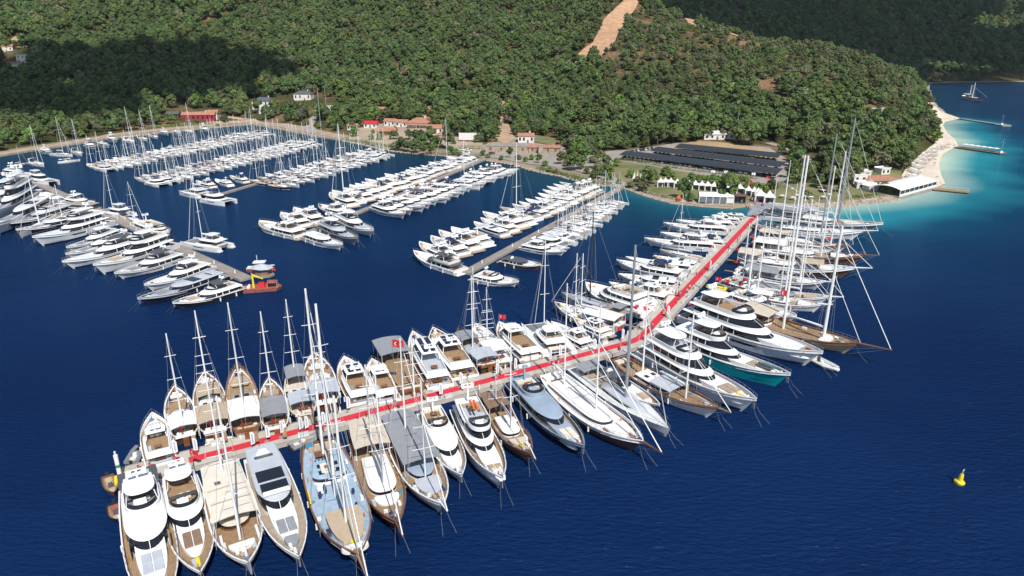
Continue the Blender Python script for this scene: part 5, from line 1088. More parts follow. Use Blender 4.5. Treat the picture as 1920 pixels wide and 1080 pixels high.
# ------------------------------------------------------------------ grey left pontoon
for s_, b_, B_, lb, o in [
    ((40, 352), (-40, 395), 6, 'white motor yacht cut by the left edge, highest on the grey pontoon', dict(detail=1)),
    ((68, 362), (-30, 420), 6, 'white motor yacht with black side glass at the left edge', dict(detail=1, tiers=2)),
    ((100, 374), (-18, 436), 6, 'low white sport yacht at the left edge beside grey pontoon', dict(detail=1, fly=False, sport=True)),
    ((132, 388), (14, 422), 6.2, 'navy-hulled motor yacht with silver roof on the grey pontoon', dict(hull='navy', roofc='lightgrey', top=None)),
    ((165, 404), (30, 432), 5.8, 'long navy-hulled sport yacht with white foredeck on grey pontoon', dict(hull='navy', fly=False, sport=True)),
    ((202, 414), (62, 452), 7.4, 'large white superyacht with raised bow on the grey pontoon', dict(tiers=2, pads=None, deck='white')),
    ((222, 432), (124, 464), 5.4, 'white flybridge yacht behind a long narrow one on grey pontoon', dict()),
    ((246, 440), (123, 478), 5.4, 'slim white yacht with dark windscreen on the grey pontoon', dict(fly=False, sport=True)),
    ((275, 450), (117, 494), 6.6, 'white yacht with black hardtop on the grey pontoon', dict(top='darkgrey', pads=None, deck='white')),
    ((322, 456), (176, 505), 7.2, 'white superyacht with tan upper deck pad and slotted bow', dict(tiers=2, pads='tan', flydeck='teak')),
    ((340, 476), (214, 512), 7.0, 'pearl grey motor yacht with dark hardtop on the grey pontoon', dict(hull='offwhite', sup='offwhite', top='darkgrey')),
    ((392, 494), (270, 534), 6.0, 'white motor yacht with black wraparound glass, third from the barge', dict(pads=None, deck='cream')),
    ((418, 512), (258, 562), 6.2, 'silver-decked sport yacht with navy hull, second from the barge', dict(hull='navy', sup='lightgrey', roofc='lightgrey', fly=False, sport=True, pads='greyc')),
    ((452, 532), (323, 566), 6.2, 'black-hulled motor yacht with black hardtop, closest to the barge', dict(hull='black', boot='black', top='darkgrey', pads='tan', topx=(.24, .44)))]:
    my(s_, b_, B_, lb, zs=2, zb=2.8, **o)
def pole_boat(stern, bow, B, lb, top, base, **o): sy(stern, bow, B, lb, top, base, **o)
pole_boat((118, 402), (36, 440), 5.2, 'white sloop with thick white mast among yachts on grey pontoon', 320, (110, 412), detail=2, r=.2, bimini=None)
pole_boat((160, 395), (80, 420), 4.8, 'white sloop with shorter mast among yachts on grey pontoon', 338, (152, 396), detail=1, r=.17, bimini=None)
my((128, 372), (177, 378), 6.2, 'white motor yacht with dark windows on the far side of grey pontoon', tiers=1, pads=None, top='white', deck='white')
ct((242, 402), (192, 392), 7.4, 'white sailing catamaran, nearer the shore of two on grey pontoon', 20, detail=2, fly=True)
ct((424, 462), (350, 450), 8.2, 'white sailing catamaran alongside the outer half of grey pontoon', 26, detail=2, fly=True)
sy((226, 402), (276, 424), 4.8, 'white ketch between the catamaran and the round excursion boat', 326, (216, 392), detail=1, nmast=1)
ct((56, 333), (102, 342), 7.2, 'white power catamaran near the left end of grey pontoon', 0, sail=False, fly=True)
my((10, 320), (62, 324), 5, 'white motor yacht near the left edge by the shore', detail=1, pads=None)
my((262, 418), (318, 434), 6.4, 'white rounded excursion boat with red-trimmed stern rail', tiers=1, top=None, fly=True, flyx=(.2, .8), house=(.06, .8), pads=None, deck='teak', hullwin=False)
# packed pontoon, outer group
my((566, 438), (487, 414), 7.4, 'white motor yacht with broad teak bow at the packed pontoon end', deck='teakpale', topx=(.2, .4), pads=None, square=True)
my((572, 418), (527, 396), 6.2, 'white flybridge yacht second at the packed pontoon end', pads=None)
my((598, 412), (551, 388), 6.2, 'white flybridge yacht third at the packed pontoon end', pads=None, top='white')
my((646, 396), (597, 380), 6.0, 'white yacht with red side stripe at the packed pontoon end', boot='red', pads=None)
my((574, 438), (643, 457), 5.6, 'plain white yacht pointing right at the packed pontoon end', pads=None, fly=False)
my((602, 420), (672, 448), 5.8, 'silver grey motor yacht beside the navy-hulled white yacht', hull='grey', sup='lightgrey', pads='lightgrey', boot='grey')
my((634, 406), (701, 434), 6.2, 'white yacht with navy underside and small black windows', boot='navy', pads='lightgrey')
my((892, 512), (973, 522), 6.2, 'white motor yacht with oval hull window at finger pontoon tip', pads='cream', top=None)
my((944, 481), (1015, 491), 5.4, 'brown-hulled cruiser with black canopy on the finger pontoon', hull='brownhull', boot='brownhull', pads=None, fly=False, roofc='darkgrey', deck='offwhite')
my((864, 503), (775, 469), 6.2, 'white yacht with charcoal sun canopy at the finger pontoon tip', top='darkgrey', roofc='darkgrey', pads=None, deck='white')

# ------------------------------------------------------------------ rows of similar boats
ORD = ['first', 'second', 'third', 'fourth', 'fifth', 'sixth', 'seventh', 'eighth', 'ninth', 'tenth', 'eleventh', 'twelfth', 'thirteenth', 'fourteenth', 'fifteenth', 'sixteenth', 'seventeenth', 'eighteenth', 'nineteenth', 'twentieth', 'twenty-first', 'twenty-second', 'twenty-third', 'twenty-fourth']
PROT = {
 'm1': (motor_yacht(L=17, B=4.9, detail=1, pads='cream', lines=False), 'motor_yacht', 'motor yacht', 'white flybridge yacht'),
 'm2': (motor_yacht(L=16, B=4.6, detail=0, fly=False, sport=True, pads='lightgrey', lines=False), 'motor_yacht', 'motor yacht', 'low white sport yacht'),
 'm3': (motor_yacht(L=17, B=4.9, detail=1, pads=None, top='darkgrey', lines=False, boot='navy'), 'motor_yacht', 'motor yacht', 'white yacht with dark hardtop'),
 'm4': (motor_yacht(L=16, B=4.7, detail=0, pads='cream', top=None, lines=False, deck='white'), 'motor_yacht', 'motor yacht', 'white topless flybridge yacht'),
 'm5': (motor_yacht(L=16, B=4.6, detail=1, pads='greyc', top='navycloth', lines=False), 'motor_yacht', 'motor yacht', 'white yacht with navy canopy'),
 'm6': (motor_yacht(L=18, B=5.0, detail=1, hull='navy', pads='cream', top='white', lines=False), 'motor_yacht', 'motor yacht', 'navy-hulled white yacht'),
 's1': (sail_yacht(mast_h=18, detail=0, r=.11), 'sailing_yacht', 'sailing yacht', 'white sloop with navy bimini'),
 's2': (sail_yacht(mast_h=16.5, detail=0, r=.11, bimini='greyc', cover='greyc', stripe='grey'), 'sailing_yacht', 'sailing yacht', 'white sloop with grey bimini'),
 's3': (sail_yacht(mast_h=17.5, detail=0, r=.11, bimini='tan', cover='navycloth', deck='offwhite'), 'sailing_yacht', 'sailing yacht', 'white sloop with beige bimini'),
 's4': (sail_yacht(mast_h=19, detail=0, r=.12, bimini='canvasw', cover='offwhite', deck='offwhite', stripe='red'), 'sailing_yacht', 'sailing yacht', 'white sloop with white bimini'),
 's5': (sail_yacht(mast_h=17, detail=0, r=.11, bimini='brownc', cover='brownc', hull='navy', stripe='white'), 'sailing_yacht', 'sailing yacht', 'dark-hulled sloop'),
 'c1': (catamaran(mast_h=17, detail=0), 'catamaran', 'catamaran', 'white sailing catamaran'),
 'c2': (catamaran(mast_h=17, detail=0, fly=True, top='navycloth', sail=False), 'catamaran', 'catamaran', 'white power catamaran'),
 'c3': (catamaran(mast_h=18, detail=0, fly=True, cover='navycloth'), 'catamaran', 'catamaran', 'white flybridge catamaran'),
}
PL = {'m': 17, 's': 15, 'c': 13}
def row(s0, b0, s1, b1, kinds, where, seed, jit=.08, skip=(), sc=None):
    rr = random.Random(seed); A, Bo, C_, D_ = at(*s0, 1.2), at(*b0, 1.8), at(*s1, 1.2), at(*b1, 1.8); n = len(kinds)
    for i, kd in enumerate(kinds):
        if kd == '-': continue
        t = i / (n - 1); s = A.lerp(C_, t).to_2d(); b = Bo.lerp(D_, t).to_2d(); d = b - s; L = d.length * rr.uniform(1 - jit * 1.6, 1 + jit)
        s = s + d.normalized() * rr.uniform(-.3, .9); rot = math.atan2(d.y, d.x) + rr.uniform(-.035, .035)
        T, nm, cat, desc = PROT[kd]; f = L / PL[kd[0]]
        if kd[0] == 'c': f = min(f, 1.05)
        lb = f'{desc}, {ORD[i]} from the {where}'
        T.place(nm, lb, cat, (s.x, s.y, rr.uniform(-.05, .05)), rot, (f, f * rr.uniform(1.05, 1.2), f * rr.uniform(.92, 1.05)), f'{cat}s along {where.split(", ")[-1]}')
def mixk(n, pool, seed):
    rr = random.Random(seed); return [rr.choice(pool) for _ in range(n)]
def row2(b0, b1, L, ang, kinds, where, seed, back=0.0):
    """bows on the line b0-b1, boats pointing along ang, sterns towards their pontoon"""
    rr = random.Random(seed); A, C_ = at(*b0, 1.8).to_2d(), at(*b1, 1.8).to_2d(); n = len(kinds)
    for i, kd in enumerate(kinds):
        if kd == '-': continue
        T, nm, cat, desc = PROT[kd]; ll = (L if not hasattr(L, '__len__') else L[0] + (L[1] - L[0]) * i / (n - 1)) * rr.uniform(.88, 1.08)
        a = R(ang + rr.uniform(-2, 2)); d = Vector((math.cos(a), math.sin(a))); s = A.lerp(C_, i / (n - 1)) - d * ll + d * rr.uniform(-.8, .5) - d * back; f = ll / PL[kd[0]]
        if kd[0] == 'c': f = min(f, 1.0)
        T.place(nm, f'{desc}, {ORD[i]} from the {where}', cat, (s.x, s.y, rr.uniform(-.05, .05)), a, (f * 1.03, f * rr.uniform(1.18, 1.38), f * rr.uniform(.85, .98)), f'{cat}s along {where.split(", ")[-1]}')
def opp(b0, L, ang, gap):                                     # the line of bows on the other side of a pontoon
    d = Vector((math.cos(R(ang)), math.sin(R(ang)), 0)); q = at(*b0, 1.8) - d * (2 * L + gap); return pix(q)
row((850, 486), (784, 455), (1124, 358), (1052, 346), ['m1', 'm5', 'm1', 'm4', '-', 'm2', 'm1', 'm1', 'm4', 's1', 'm5', 'm1', 'm4', 'm2', 'm4', 'm1', 'm3', 'm1', 'm6'], 'sea end, left side of the finger pontoon', 1)
row2((1062, 472), (1178, 378), (16, 14), -36, ['m1', 'm2', 'c1', 's4', 'c1', 's2', 's1', 's4', 'm4', 's3', 'm2', 's2', 's1', 'm4', 's4', 'm1', 's1', 's2', 's3'], 'sea end, right side of the finger pontoon', 2)
row((704, 388), (766, 406), (914, 318), (977, 318), ['m1', 'm1', 'm2', 'm4', 'm3', 'm1', 'm4', 'm1', 'm2', 'm5', 's1', 'm2', 'm6', 'm1', 'm4', 'm1', 'm3', 'm1', 'm1'], 'sea end, right side of the packed pontoon', 3)
row((662, 384), (614, 364), (896, 300), (838, 296), ['m1', 's4', 'm1', 'm2', 'm4', 'm3', 'm1', 'm4', 'm5', 'm1', 'm4', 'm2', 'm1', 'm5', 'm2', 'm1', 'm1', 'm4', 's1', 'm1', 'm2', 'm1'], 'sea end, left side of the packed pontoon', 4)
V0, V1, LV = (544, 350), (740, 291), 16
row2(V0, V1, LV, -37, ['s5', 's2', 'm4', 's1', 'm1', 's4', 's2', 'm2', 's1', 'm4', 's3', 's4', 'm1', 's1', 'c1', 'c3', 'c1'], 'sea end, right side of the village pontoon', 5)
row2(opp(V0, LV, -37, 3), opp(V1, LV, -37, 3), LV, 143, ['s5', 's1', 'm1', 's2', 'm2', 's4', 'm1', 's1', 'm4', 's3', 'm3', 's2', 's1', 'm4', 's4', 'm1'], 'sea end, left side of the village pontoon', 6)
S0, S1, LS = (312, 344), (600, 271), 15.5
row2(S0, S1, LS, -37, ['c2', 'c1', 's1', 's4', 'm1', 's2', 'm2', 's1', 's3', 's1', 's4', 's2', 'm4', 's1', 's4', 's3', 's2', 's1', 's4', 's1', 'c1', 'c3', 'c1', 'c1'], 'sea end, right side of the sailing pontoon', 7)
row2(opp(S0, LS, -37, 3), opp(S1, LS, -37, 3), LS, 143, mixk(24, ['s1', 's2', 's3', 's4', 'm1', 'm2', 'm4'], 8), 'sea end, left side of the sailing pontoon', 8)
I0, I1, LI = (214, 317), (512, 252), 15.5
row2(I0, I1, LI, -37, mixk(24, ['s1', 's2', 's4', 'c1', 's3', 'm2', 'm1'], 9), 'sea end, right side of the inner pontoon', 9)
row2(opp(I0, LI, -37, 3), opp(I1, LI, -37, 3), LI, 143, mixk(24, ['s1', 's2', 'm1', 'm4', 's3', 'm2'], 10), 'sea end, left side of the inner pontoon', 10)
for nm_, lb_, a_, b_, L_ in (('village_pontoon', 'finger pontoon reaching out from the terracotta village', V0, V1, LV), ('sailing_pontoon', 'pontoon of small sailing yachts in the middle of the left basin', S0, S1, LS), ('inner_pontoon', 'innermost pontoon of sailing yachts, parallel to the shore quay', I0, I1, LI)):
    d = Vector((math.cos(R(-37)), math.sin(R(-37)), 0)); p_, q_ = [pix(at(*k_, 1.8) - d * (L_ + 1.5)) for k_ in (a_, b_)]
    pontoon(nm_, lb_, 'pontoon', [p_, q_], 2.4, .8, 12, 'concreted')
pontoon('outer_pontoon', 'short detached-looking pontoon tip between catamarans and yachts', 'pontoon', [(418, 362), (500, 338)], 2.6, .8, 12, 'concreted')
for i, (s_, b_, kd, lb) in enumerate([((385, 366), (347, 356), 'c1', 'white sailing catamaran at the tip of the village pontoon'), ((390, 372), (438, 378), 'c2', 'white power catamaran with open stern at the tip of the village pontoon'), ((400, 350), (368, 340), 'm1', 'white flybridge yacht on the shore side of the village pontoon tip'), ((432, 346), (402, 336), 'm4', 'topless white yacht on the village pontoon tip'), ((462, 340), (430, 330), 'm5', 'white yacht with navy canopy on the village pontoon tip'),
        ((112, 378), (60, 352), 'm2', 'low white sport yacht near the head of grey pontoon'), ((108, 303), (150, 297), 's4', 'long white sloop lying alone off the shore quay'), ((98, 288), (142, 290), 's1', 'white sloop with navy bimini near the lone sloop'), ((140, 284), (162, 292), 's2', 'white sloop beside the shore quay, left part'), ((60, 304), (96, 312), 's3', 'white sloop with beige bimini off the left shore'), ((20, 308), (52, 302), 's1', 'white sloop by the quay closest to the left edge'), ((80, 282), (112, 292), 'm4', 'white motor boat by the quay on the left'),
        ((164, 272), (186, 280), 'm3', 'white motor boat with dark top at the shore quay'), ((188, 270), (212, 276), 'm2', 'low white motor boat at the shore quay'), ((205, 260), (226, 266), 'm1', 'white flybridge boat close under the quay wall'), ((236, 262), (262, 268), 's4', 'white sloop under the quay beneath the pines'), ((262, 258), (284, 264), 's2', 'white sloop with grey bimini under the quay'), ((284, 254), (302, 260), 's1', 'white sloop with navy bimini beneath the red lodge'), ((304, 248), (326, 255), 'm4', 'white cruiser beneath the red lodge'), ((328, 248), (346, 254), 'm2', 'low white cruiser beneath the red lodge'), ((378, 242), (398, 247), 'm1', 'white cruiser right of the red lodge'), ((352, 244), (368, 252), 's3', 'white sloop with beige bimini right of the lodge')]):
    a, r_, L = berth(s_, b_, 1.2, 1.8); T, nm, cat, desc = PROT[kd]; f = L / PL[kd[0]]; f = min(max(f, .6), 1.25); T.place(nm, lb, cat, (a.x, a.y, 0), r_, f)
# far anchored gulet
gu((1806, 181), (1846, 187), 6.6, 'two-masted gulet with brown and white hull anchored alone in the bay', [((1817, 183), 159, .3), ((1829, 184), 156, .34)], hull='white', stripe='brownhull', deck='teak', awning=(.1, .4, 'white'), sprit=.1, lines=False, gang=False)
# small craft
def small(T, a, b, name, label, cat, z=.0, s=1):
    p, q = at(*a, .6), at(*b, .8); d = q - p; T.place(name, label, cat, (p.x, p.y, z), math.atan2(d.y, d.x), s)
small(launch(L=6.4, B=2.1, inner='tan', hull='varnish'), (201, 893), (216, 930), 'launch', 'varnished launch with tan cushions left of the pontoon tip', 'launch')
small(launch(L=5.4, B=2.4, inner='redhull', hull='black'), (214, 944), (222, 978), 'launch', 'black tender with rust red seats beside the large white yacht', 'tender')
small(rib(), (246, 866), (262, 836), 'tender', 'grey inflatable tender at the harbour side of pontoon tip', 'tender')
small(rib(L=6, B=2.3), (545, 838), (578, 822), 'tender', 'grey inflatable lying against the pontoon beside the blue-decked gulet', 'tender')
small(rib(L=5, B=2, m='cream'), (386, 830), (432, 822), 'tender', 'beige dinghy between the ketches and the pontoon', 'dinghy')
small(rib(L=8, B=2.8, m='offwhite'), (1518, 668), (1553, 684), 'tender', 'white inflatable at the bow of the largest superyacht', 'tender')
small(rib(L=6, B=2.6, m='yellow'), (1362, 544), (1336, 538), 'tender', 'yellow-topped tender near the carpet on the sea side', 'tender')
small(rib(L=7, B=2.4, m='offwhite'), (845, 506), (812, 494), 'tender', 'white inflatable alongside the charcoal-canopied yacht', 'tender')
small(rib(L=3.4, B=1.6, m='white'), (186, 318), (196, 316), 'tender', 'tiny white dinghy tied off the inner pontoon end', 'dinghy')
small(rib(L=3.6, B=1.7, m='white'), (584, 452), (592, 456), 'tender', 'white dinghy beside the plain white yacht', 'dinghy')
# ------------------------------------------------------------------ pontoon furniture, people
def on_pontoon(t, off, side=1):                               # t along the carpet pontoon (0 outer end .. 1 shore), off metres from centre
    P = polyline_pts(MAINP, .9); Ls = [(P[i + 1] - P[i]).length for i in range(3)]; s = t * sum(Ls)
    for i in range(3):
        if s <= Ls[i] or i == 2: break
        s -= Ls[i]
    d = (P[i + 1] - P[i]).normalized(); n = Vector((-d.y, d.x)); q = P[i] + d * s + n * off; return q, math.atan2(d.y, d.x)
def body_mesh(shirt, pants, pose):
    bm = bmesh.new(); rr = random.Random(pose)
    st = .16 if pose % 3 else .30; ar = [.12, .3, -.1][pose % 3]
    def ring(c, rx, ry, n=8): return [bm.verts.new((c[0] + ry * math.sin(2 * math.pi * j / n), c[1] + rx * math.cos(2 * math.pi * j / n), c[2])) for j in range(n)]
    fs = []
    def tubeb(spec, start=None, mi=0):
        prev = start
        for c, rx, ry in spec:
            r_ = ring(c, rx, ry)
            if prev:
                for j in range(8): f = bm.faces.new((prev[j], prev[(j + 1) % 8], r_[(j + 1) % 8], r_[j])); f.material_index = mi
            prev = r_
        return prev
    # torso with neck and head as one chain, then limbs joined at hip and shoulder rings
    h = tubeb([((0, 0, .86), .17, .12), ((0, 0, 1.0), .165, .115), ((0, 0, 1.15), .16, .11), ((0, 0, 1.33), .20, .12), ((0, 0, 1.44), .17, .10)], mi=0)
    n_ = tubeb([((0, 0, 1.48), .06, .06), ((.01, 0, 1.54), .055, .055), ((.02, 0, 1.60), .075, .085), ((.02, 0, 1.68), .085, .10)], h, 2)
    t_ = tubeb([((.01, 0, 1.75), .078, .09), ((0, 0, 1.79), .03, .04)], n_, 3); bm.faces.new(t_).material_index = 3
    for sd in (1, -1):
        e = tubeb([((0, sd * .09, .90), .09, .10), ((sd * st * .4, sd * .10, .50), .065, .07), ((sd * st * .5, sd * .10, .10), .045, .05), ((sd * st * .5 + .03, sd * .10, .04), .05, .11), ((sd * st * .5 + .04, sd * .10, 0), .045, .11)], mi=1); bm.faces.new(e).material_index = 1
        e = tubeb([((0, sd * .17, 1.42), .05, .06), ((-sd * ar * .3, sd * .23, 1.28), .05, .05)], mi=0)
        e = tubeb([((-sd * ar * .7, sd * .25, 1.05), .038, .04), ((-sd * ar + .06, sd * .24, .84), .028, .03), ((-sd * ar + .09, sd * .24, .74), .02, .04)], e, 2); bm.faces.new(e).material_index = 2
    me = bpy.data.meshes.new('person'); bmesh.ops.recalc_face_normals(bm, faces=bm.faces); bm.to_mesh(me); bm.free()
    for m_ in (shirt, pants, 'skin', 'black'): me.materials.append(M[m_])
    me.polygons.foreach_set('use_smooth', [True] * len(me.polygons)); return me
PEO = [(body_mesh('shirt', 'trouser', 0), 'white top and dark trousers'), (body_mesh('shirtd', 'trouser', 1), 'dark clothes'), (body_mesh('red', 'trouser', 2), 'red top'), (body_mesh('shirtd', 'cream', 3), 'navy top and beige trousers'), (body_mesh('shirt', 'shirtd', 4), 'white top and navy trousers')]
rp = random.Random(31)
def person(x, y, z, rot, where, grp):
    me, d = rp.choice(PEO); o = link('person', me, None, (x, y, z), rot, rp.uniform(.95, 1.05)); tag(o, f'person in {d} {where}', 'person', f'people {grp}, {d}')
for i in range(46):
    t = rp.choice([rp.uniform(.08, .9), rp.uniform(.42, .62)]); q, a = on_pontoon(t, rp.uniform(-2.6, 2.6)); w_ = 'on the outer half of the carpet pontoon' if t < .45 else 'on the shore half of the carpet pontoon'
    person(q.x, q.y, .92, rp.uniform(0, 6.28), w_, w_)
# feather banners along the carpet
bn = Tmpl(); bn.part('banner_pole', MB().tube([(0, 0, 0), (0, 0, 3.4)], .03, 5), 'steel')
mbf = MB()
for sgn in (0, .03): mbf.add([(.02, sgn, .8), (.72, sgn, .95), (.78, sgn, 2.9), (.5, sgn, 3.35), (.02, sgn, 3.45)], [(0, 1, 2, 3, 4) if not sgn else (4, 3, 2, 1, 0)])
bf = bn.part('banner_cloth', mbf, 'white')
mk('printblue', (.06, .08, .30), .7)
mbp = MB()
for k_ in range(9):
    z_ = 1.15 + k_ * .21
    for sgn in (-.004, .034): mbp.add([(.26, sgn, z_), (.50, sgn, z_ + .02), (.50, sgn, z_ + .13), (.26, sgn, z_ + .12)], [(0, 1, 2, 3)])
bn.part('printed_lettering', mbp, 'printblue', bf); bn.part('foot', MB().box(-.35, .35, -.3, .3, 0, .06), 'greyc')
for i, (px, py) in enumerate([(327, 850), (365, 845), (472, 834), (500, 820), (527, 812), (562, 805), (573, 803), (605, 795), (651, 765), (740, 750), (824, 738), (862, 718), (930, 700), (964, 690), (1030, 672), (1048, 664), (1112, 652), (1165, 633), (1205, 612), (1250, 588), (1330, 500)]):
    p = at(px, py + 8, .9); bn.place('feather_banner', f'white feather banner with blue print, {ORD[i]} from the outer end of the carpet', 'banner', (p.x, p.y, .91), R(25) + rp.uniform(-.5, .5), 1, 'feather banners along the carpet')
# small service pedestals
pt_ = Tmpl(); pt_.part('pedestal_body', MB().box(-.16, .16, -.16, .16, 0, 1.0, .03, .03), 'white'); pt_.part('pedestal_lamp', MB().box(-.12, .12, -.12, .12, 1.0, 1.2, .05, .05), 'yellow')
for i in range(26):
    q, a = on_pontoon(.04 + i * .037, 2.75 * (1 if i % 2 else -1)); pt_.place('service_pedestal', f'white service pedestal on the {"harbour" if i % 2 else "sea"} edge of the carpet pontoon', 'pedestal', (q.x, q.y, .9), a, 1, f'pedestals on the {"harbour" if i % 2 else "sea"} edge of the carpet pontoon')
def pedestals(px, n, nm):
    P = polyline_pts(px, .8)
    for i in range(n):
        q = P[0].lerp(P[-1], (i + .5) / n); pt_.place('service_pedestal', f'white service pedestal in the middle of the {nm}', 'pedestal', (q.x, q.y, .8), 0, 1, f'pedestals on the {nm}')
pedestals([(112, 362), (186, 395), (462, 522)][1:], 9, 'grey left pontoon'); pedestals([(872, 511), (1166, 350)], 7, 'finger pontoon')
bx = Tmpl(); bx.part('locker', MB().box(-.8, .8, -.35, .35, 0, .7, .04, .04), 'offwhite'); bx.part('lid', MB().box(-.84, .84, -.39, .39, .7, .8, .1, .05), 'lightgrey')
for i in range(16):
    q, a = on_pontoon(.06 + i * .058, -2.7 if i % 2 else 2.6); bx.place('dock_box', 'pale storage locker at the edge of the carpet pontoon', 'locker', (q.x, q.y, .91), a, 1, 'lockers along the carpet pontoon')
# beacon at the tip, buoy
p = at(228, 905, 0); bc = Tmpl(); bc.part('beacon_base', MB().box(-1.0, 1.0, -1.0, 1.0, -.5, 1.1, .1, .1), 'yellow'); c_ = bc.part('beacon_column', MB().tube([(0, 0, 1.1), (0, 0, 5.4)], .34, 10), 'white', smooth=True); bc.part('green_band', MB().tube([(0, 0, 3.1), (0, 0, 3.6)], .36, 10), 'green', c_); bc.part('lantern', MB().tube([(0, 0, 5.4), (0, 0, 6.1)], .16, 6), 'offwhite', c_)
bc.part('yellow_bracket', MB().box(.4, 2.6, -.5, .5, .5, 1.6, .2, .1), 'yellow')
bc.place('beacon', 'white pillar beacon with green band on yellow base at pontoon tip', 'beacon', (p.x, p.y, 0), R(30))
p = at(1798, 906, 0); by = Tmpl(); s_ = 1.0
by.part('float', MB().loft([[(r_ * math.cos(2 * math.pi * j / 16), r_ * math.sin(2 * math.pi * j / 16), z_) for j in range(16)] for r_, z_ in ((.7, -.4), (.95, .0), (1.0, .35), (.85, .55))], cap0=True), 'yellow', smooth=True)
by.part('tower', MB().loft([[(r_ * math.cos(2 * math.pi * j / 8), r_ * math.sin(2 * math.pi * j / 8), z_) for j in range(8)] for r_, z_ in ((.5, .5), (.42, 1.5), (.3, 2.1))]), 'yellow')
l_ = by.part('lantern_pole', MB().tube([(0, 0, 2.1), (0, 0, 2.9)], .08, 6), 'steel'); by.part('top_mark', MB().add([(-.3, -.04, 2.8), (.3, -.04, 2.8), (.3, -.04, 3.1), (-.3, -.04, 3.1), (-.3, .04, 2.8), (.3, .04, 2.8), (.3, .04, 3.1), (-.3, .04, 3.1)], [(0, 1, 2, 3), (7, 6, 5, 4), (0, 4, 5, 1), (3, 2, 6, 7), (0, 3, 7, 4), (1, 5, 6, 2)]).tube([(-.25, 0, 2.5), (.25, 0, 3.0)], .04, 4), 'offwhite', l_)
by.part('lifting_ring', MB().tube([(-.95 + .0, .2, .5), (-1.05, .1, .8), (-.95, -.1, .55)], .07, 5), 'white')
o = by.place('buoy', 'yellow navigation buoy floating alone at the right', 'buoy', (p.x, p.y, .05), R(35), .85); o.rotation_euler = (R(3), R(5), R(35))
# barge, kiosk and work boat at the end of the grey pontoon
p = at(492, 540, .5); bg_ = Tmpl(); hb_ = bg_.part('barge_hull', MB().add([(-7, -3, -.4), (5.5, -3, -.4), (7.2, 0, -.4), (5.5, 3, -.4), (-7, 3, -.4), (-7.2, -3.2, 1.1), (5.8, -3.2, 1.1), (7.6, 0, 1.2), (5.8, 3.2, 1.1), (-7.2, 3.2, 1.1)], [(0, 1, 2, 3, 4)[::-1], (5, 6, 7, 8, 9), (0, 1, 6, 5), (1, 2, 7, 6), (2, 3, 8, 7), (3, 4, 9, 8), (4, 0, 5, 9)]), 'redhull')
bg_.part('rim', MB().obox((-7.2, -3.1), (5.8, -3.1), .3, 1.1, 1.45).obox((-7.2, 3.1), (5.8, 3.1), .3, 1.1, 1.45), 'redhull')
bg_.part('red_machinery', MB().box(-1.5, 1.2, -1.4, 1.0, 1.1, 3.1, .3, .3).box(1.2, 2.4, -.8, .8, 1.1, 2.4, .1, .1), 'red'); bg_.part('crane_column', MB().box(-3.6, -2.8, -.4, .4, 1.1, 6.6, .15, .1), 'yellow'); bg_.part('crane_jib', MB().add([(-3.4, -.25, 6.2), (-3.4, .25, 6.2), (-2.9, .2, 6.6), (-2.9, -.2, 6.6), (.6, -.12, 4.4), (.6, .12, 4.4), (.8, .12, 4.7), (.8, -.12, 4.7)], [(0, 1, 5, 4), (1, 2, 6, 5), (2, 3, 7, 6), (3, 0, 4, 7), (4, 5, 6, 7)]), 'yellow')
bg_.part('awning', MB().add([(2.0, -2.4, 3.2), (6.0, -2.0, 3.0), (6.0, 2.0, 3.0), (2.0, 2.4, 3.2), (4, 0, 3.9)], [(0, 1, 4), (1, 2, 4), (2, 3, 4), (3, 0, 4)]), 'redhull'); bg_.part('awning_post', MB().tube([(2.2, -2.2, 1.1), (2.2, -2.2, 3.2)], .06, 4).tube([(5.8, -1.9, 1.1), (5.8, -1.9, 3.0)], .06, 4).tube([(2.2, 2.2, 1.1), (2.2, 2.2, 3.2)], .06, 4).tube([(5.8, 1.9, 1.1), (5.8, 1.9, 3.0)], .06, 4), 'white'); bg_.part('drum', MB().tube([(-6, -1.5, 1.1), (-6, -1.5, 2.1)], .4, 8), 'orange'); bg_.part('drum', MB().tube([(-5, 1.5, 1.1), (-5, 1.5, 2.1)], .4, 8), 'white'); bg_.part('crate', MB().box(-5.8, -4.6, -.6, .6, 1.1, 1.9), 'white')
bg_.place('work_barge', 'rust red work barge with yellow crane and red machinery', 'barge', (p.x, p.y, 0), R(14), .74)
p = at(492, 512, .8); k_ = Tmpl(); oct_ = lambda r_, z_: [(r_ * math.cos(math.pi / 4 * j + .39), r_ * .72 * math.sin(math.pi / 4 * j + .39), z_) for j in range(8)]
k_.part('kiosk_roof', MB().loft([oct_(5.0, 3.3), oct_(5.1, 3.5), oct_(.5, 4.9)], cap0=True), 'lightgrey'); k_.part('kiosk_wall', MB().loft([oct_(3.6, .8), oct_(3.6, 3.3)]), 'brownc'); k_.part('kiosk_floor', MB().loft([oct_(5.2, .1), oct_(5.2, .8)]), 'concreted')
k_.place('kiosk', 'octagonal kiosk with pale grey tent roof at end of grey pontoon', 'kiosk', (p.x, p.y, 0), R(-20), .78)
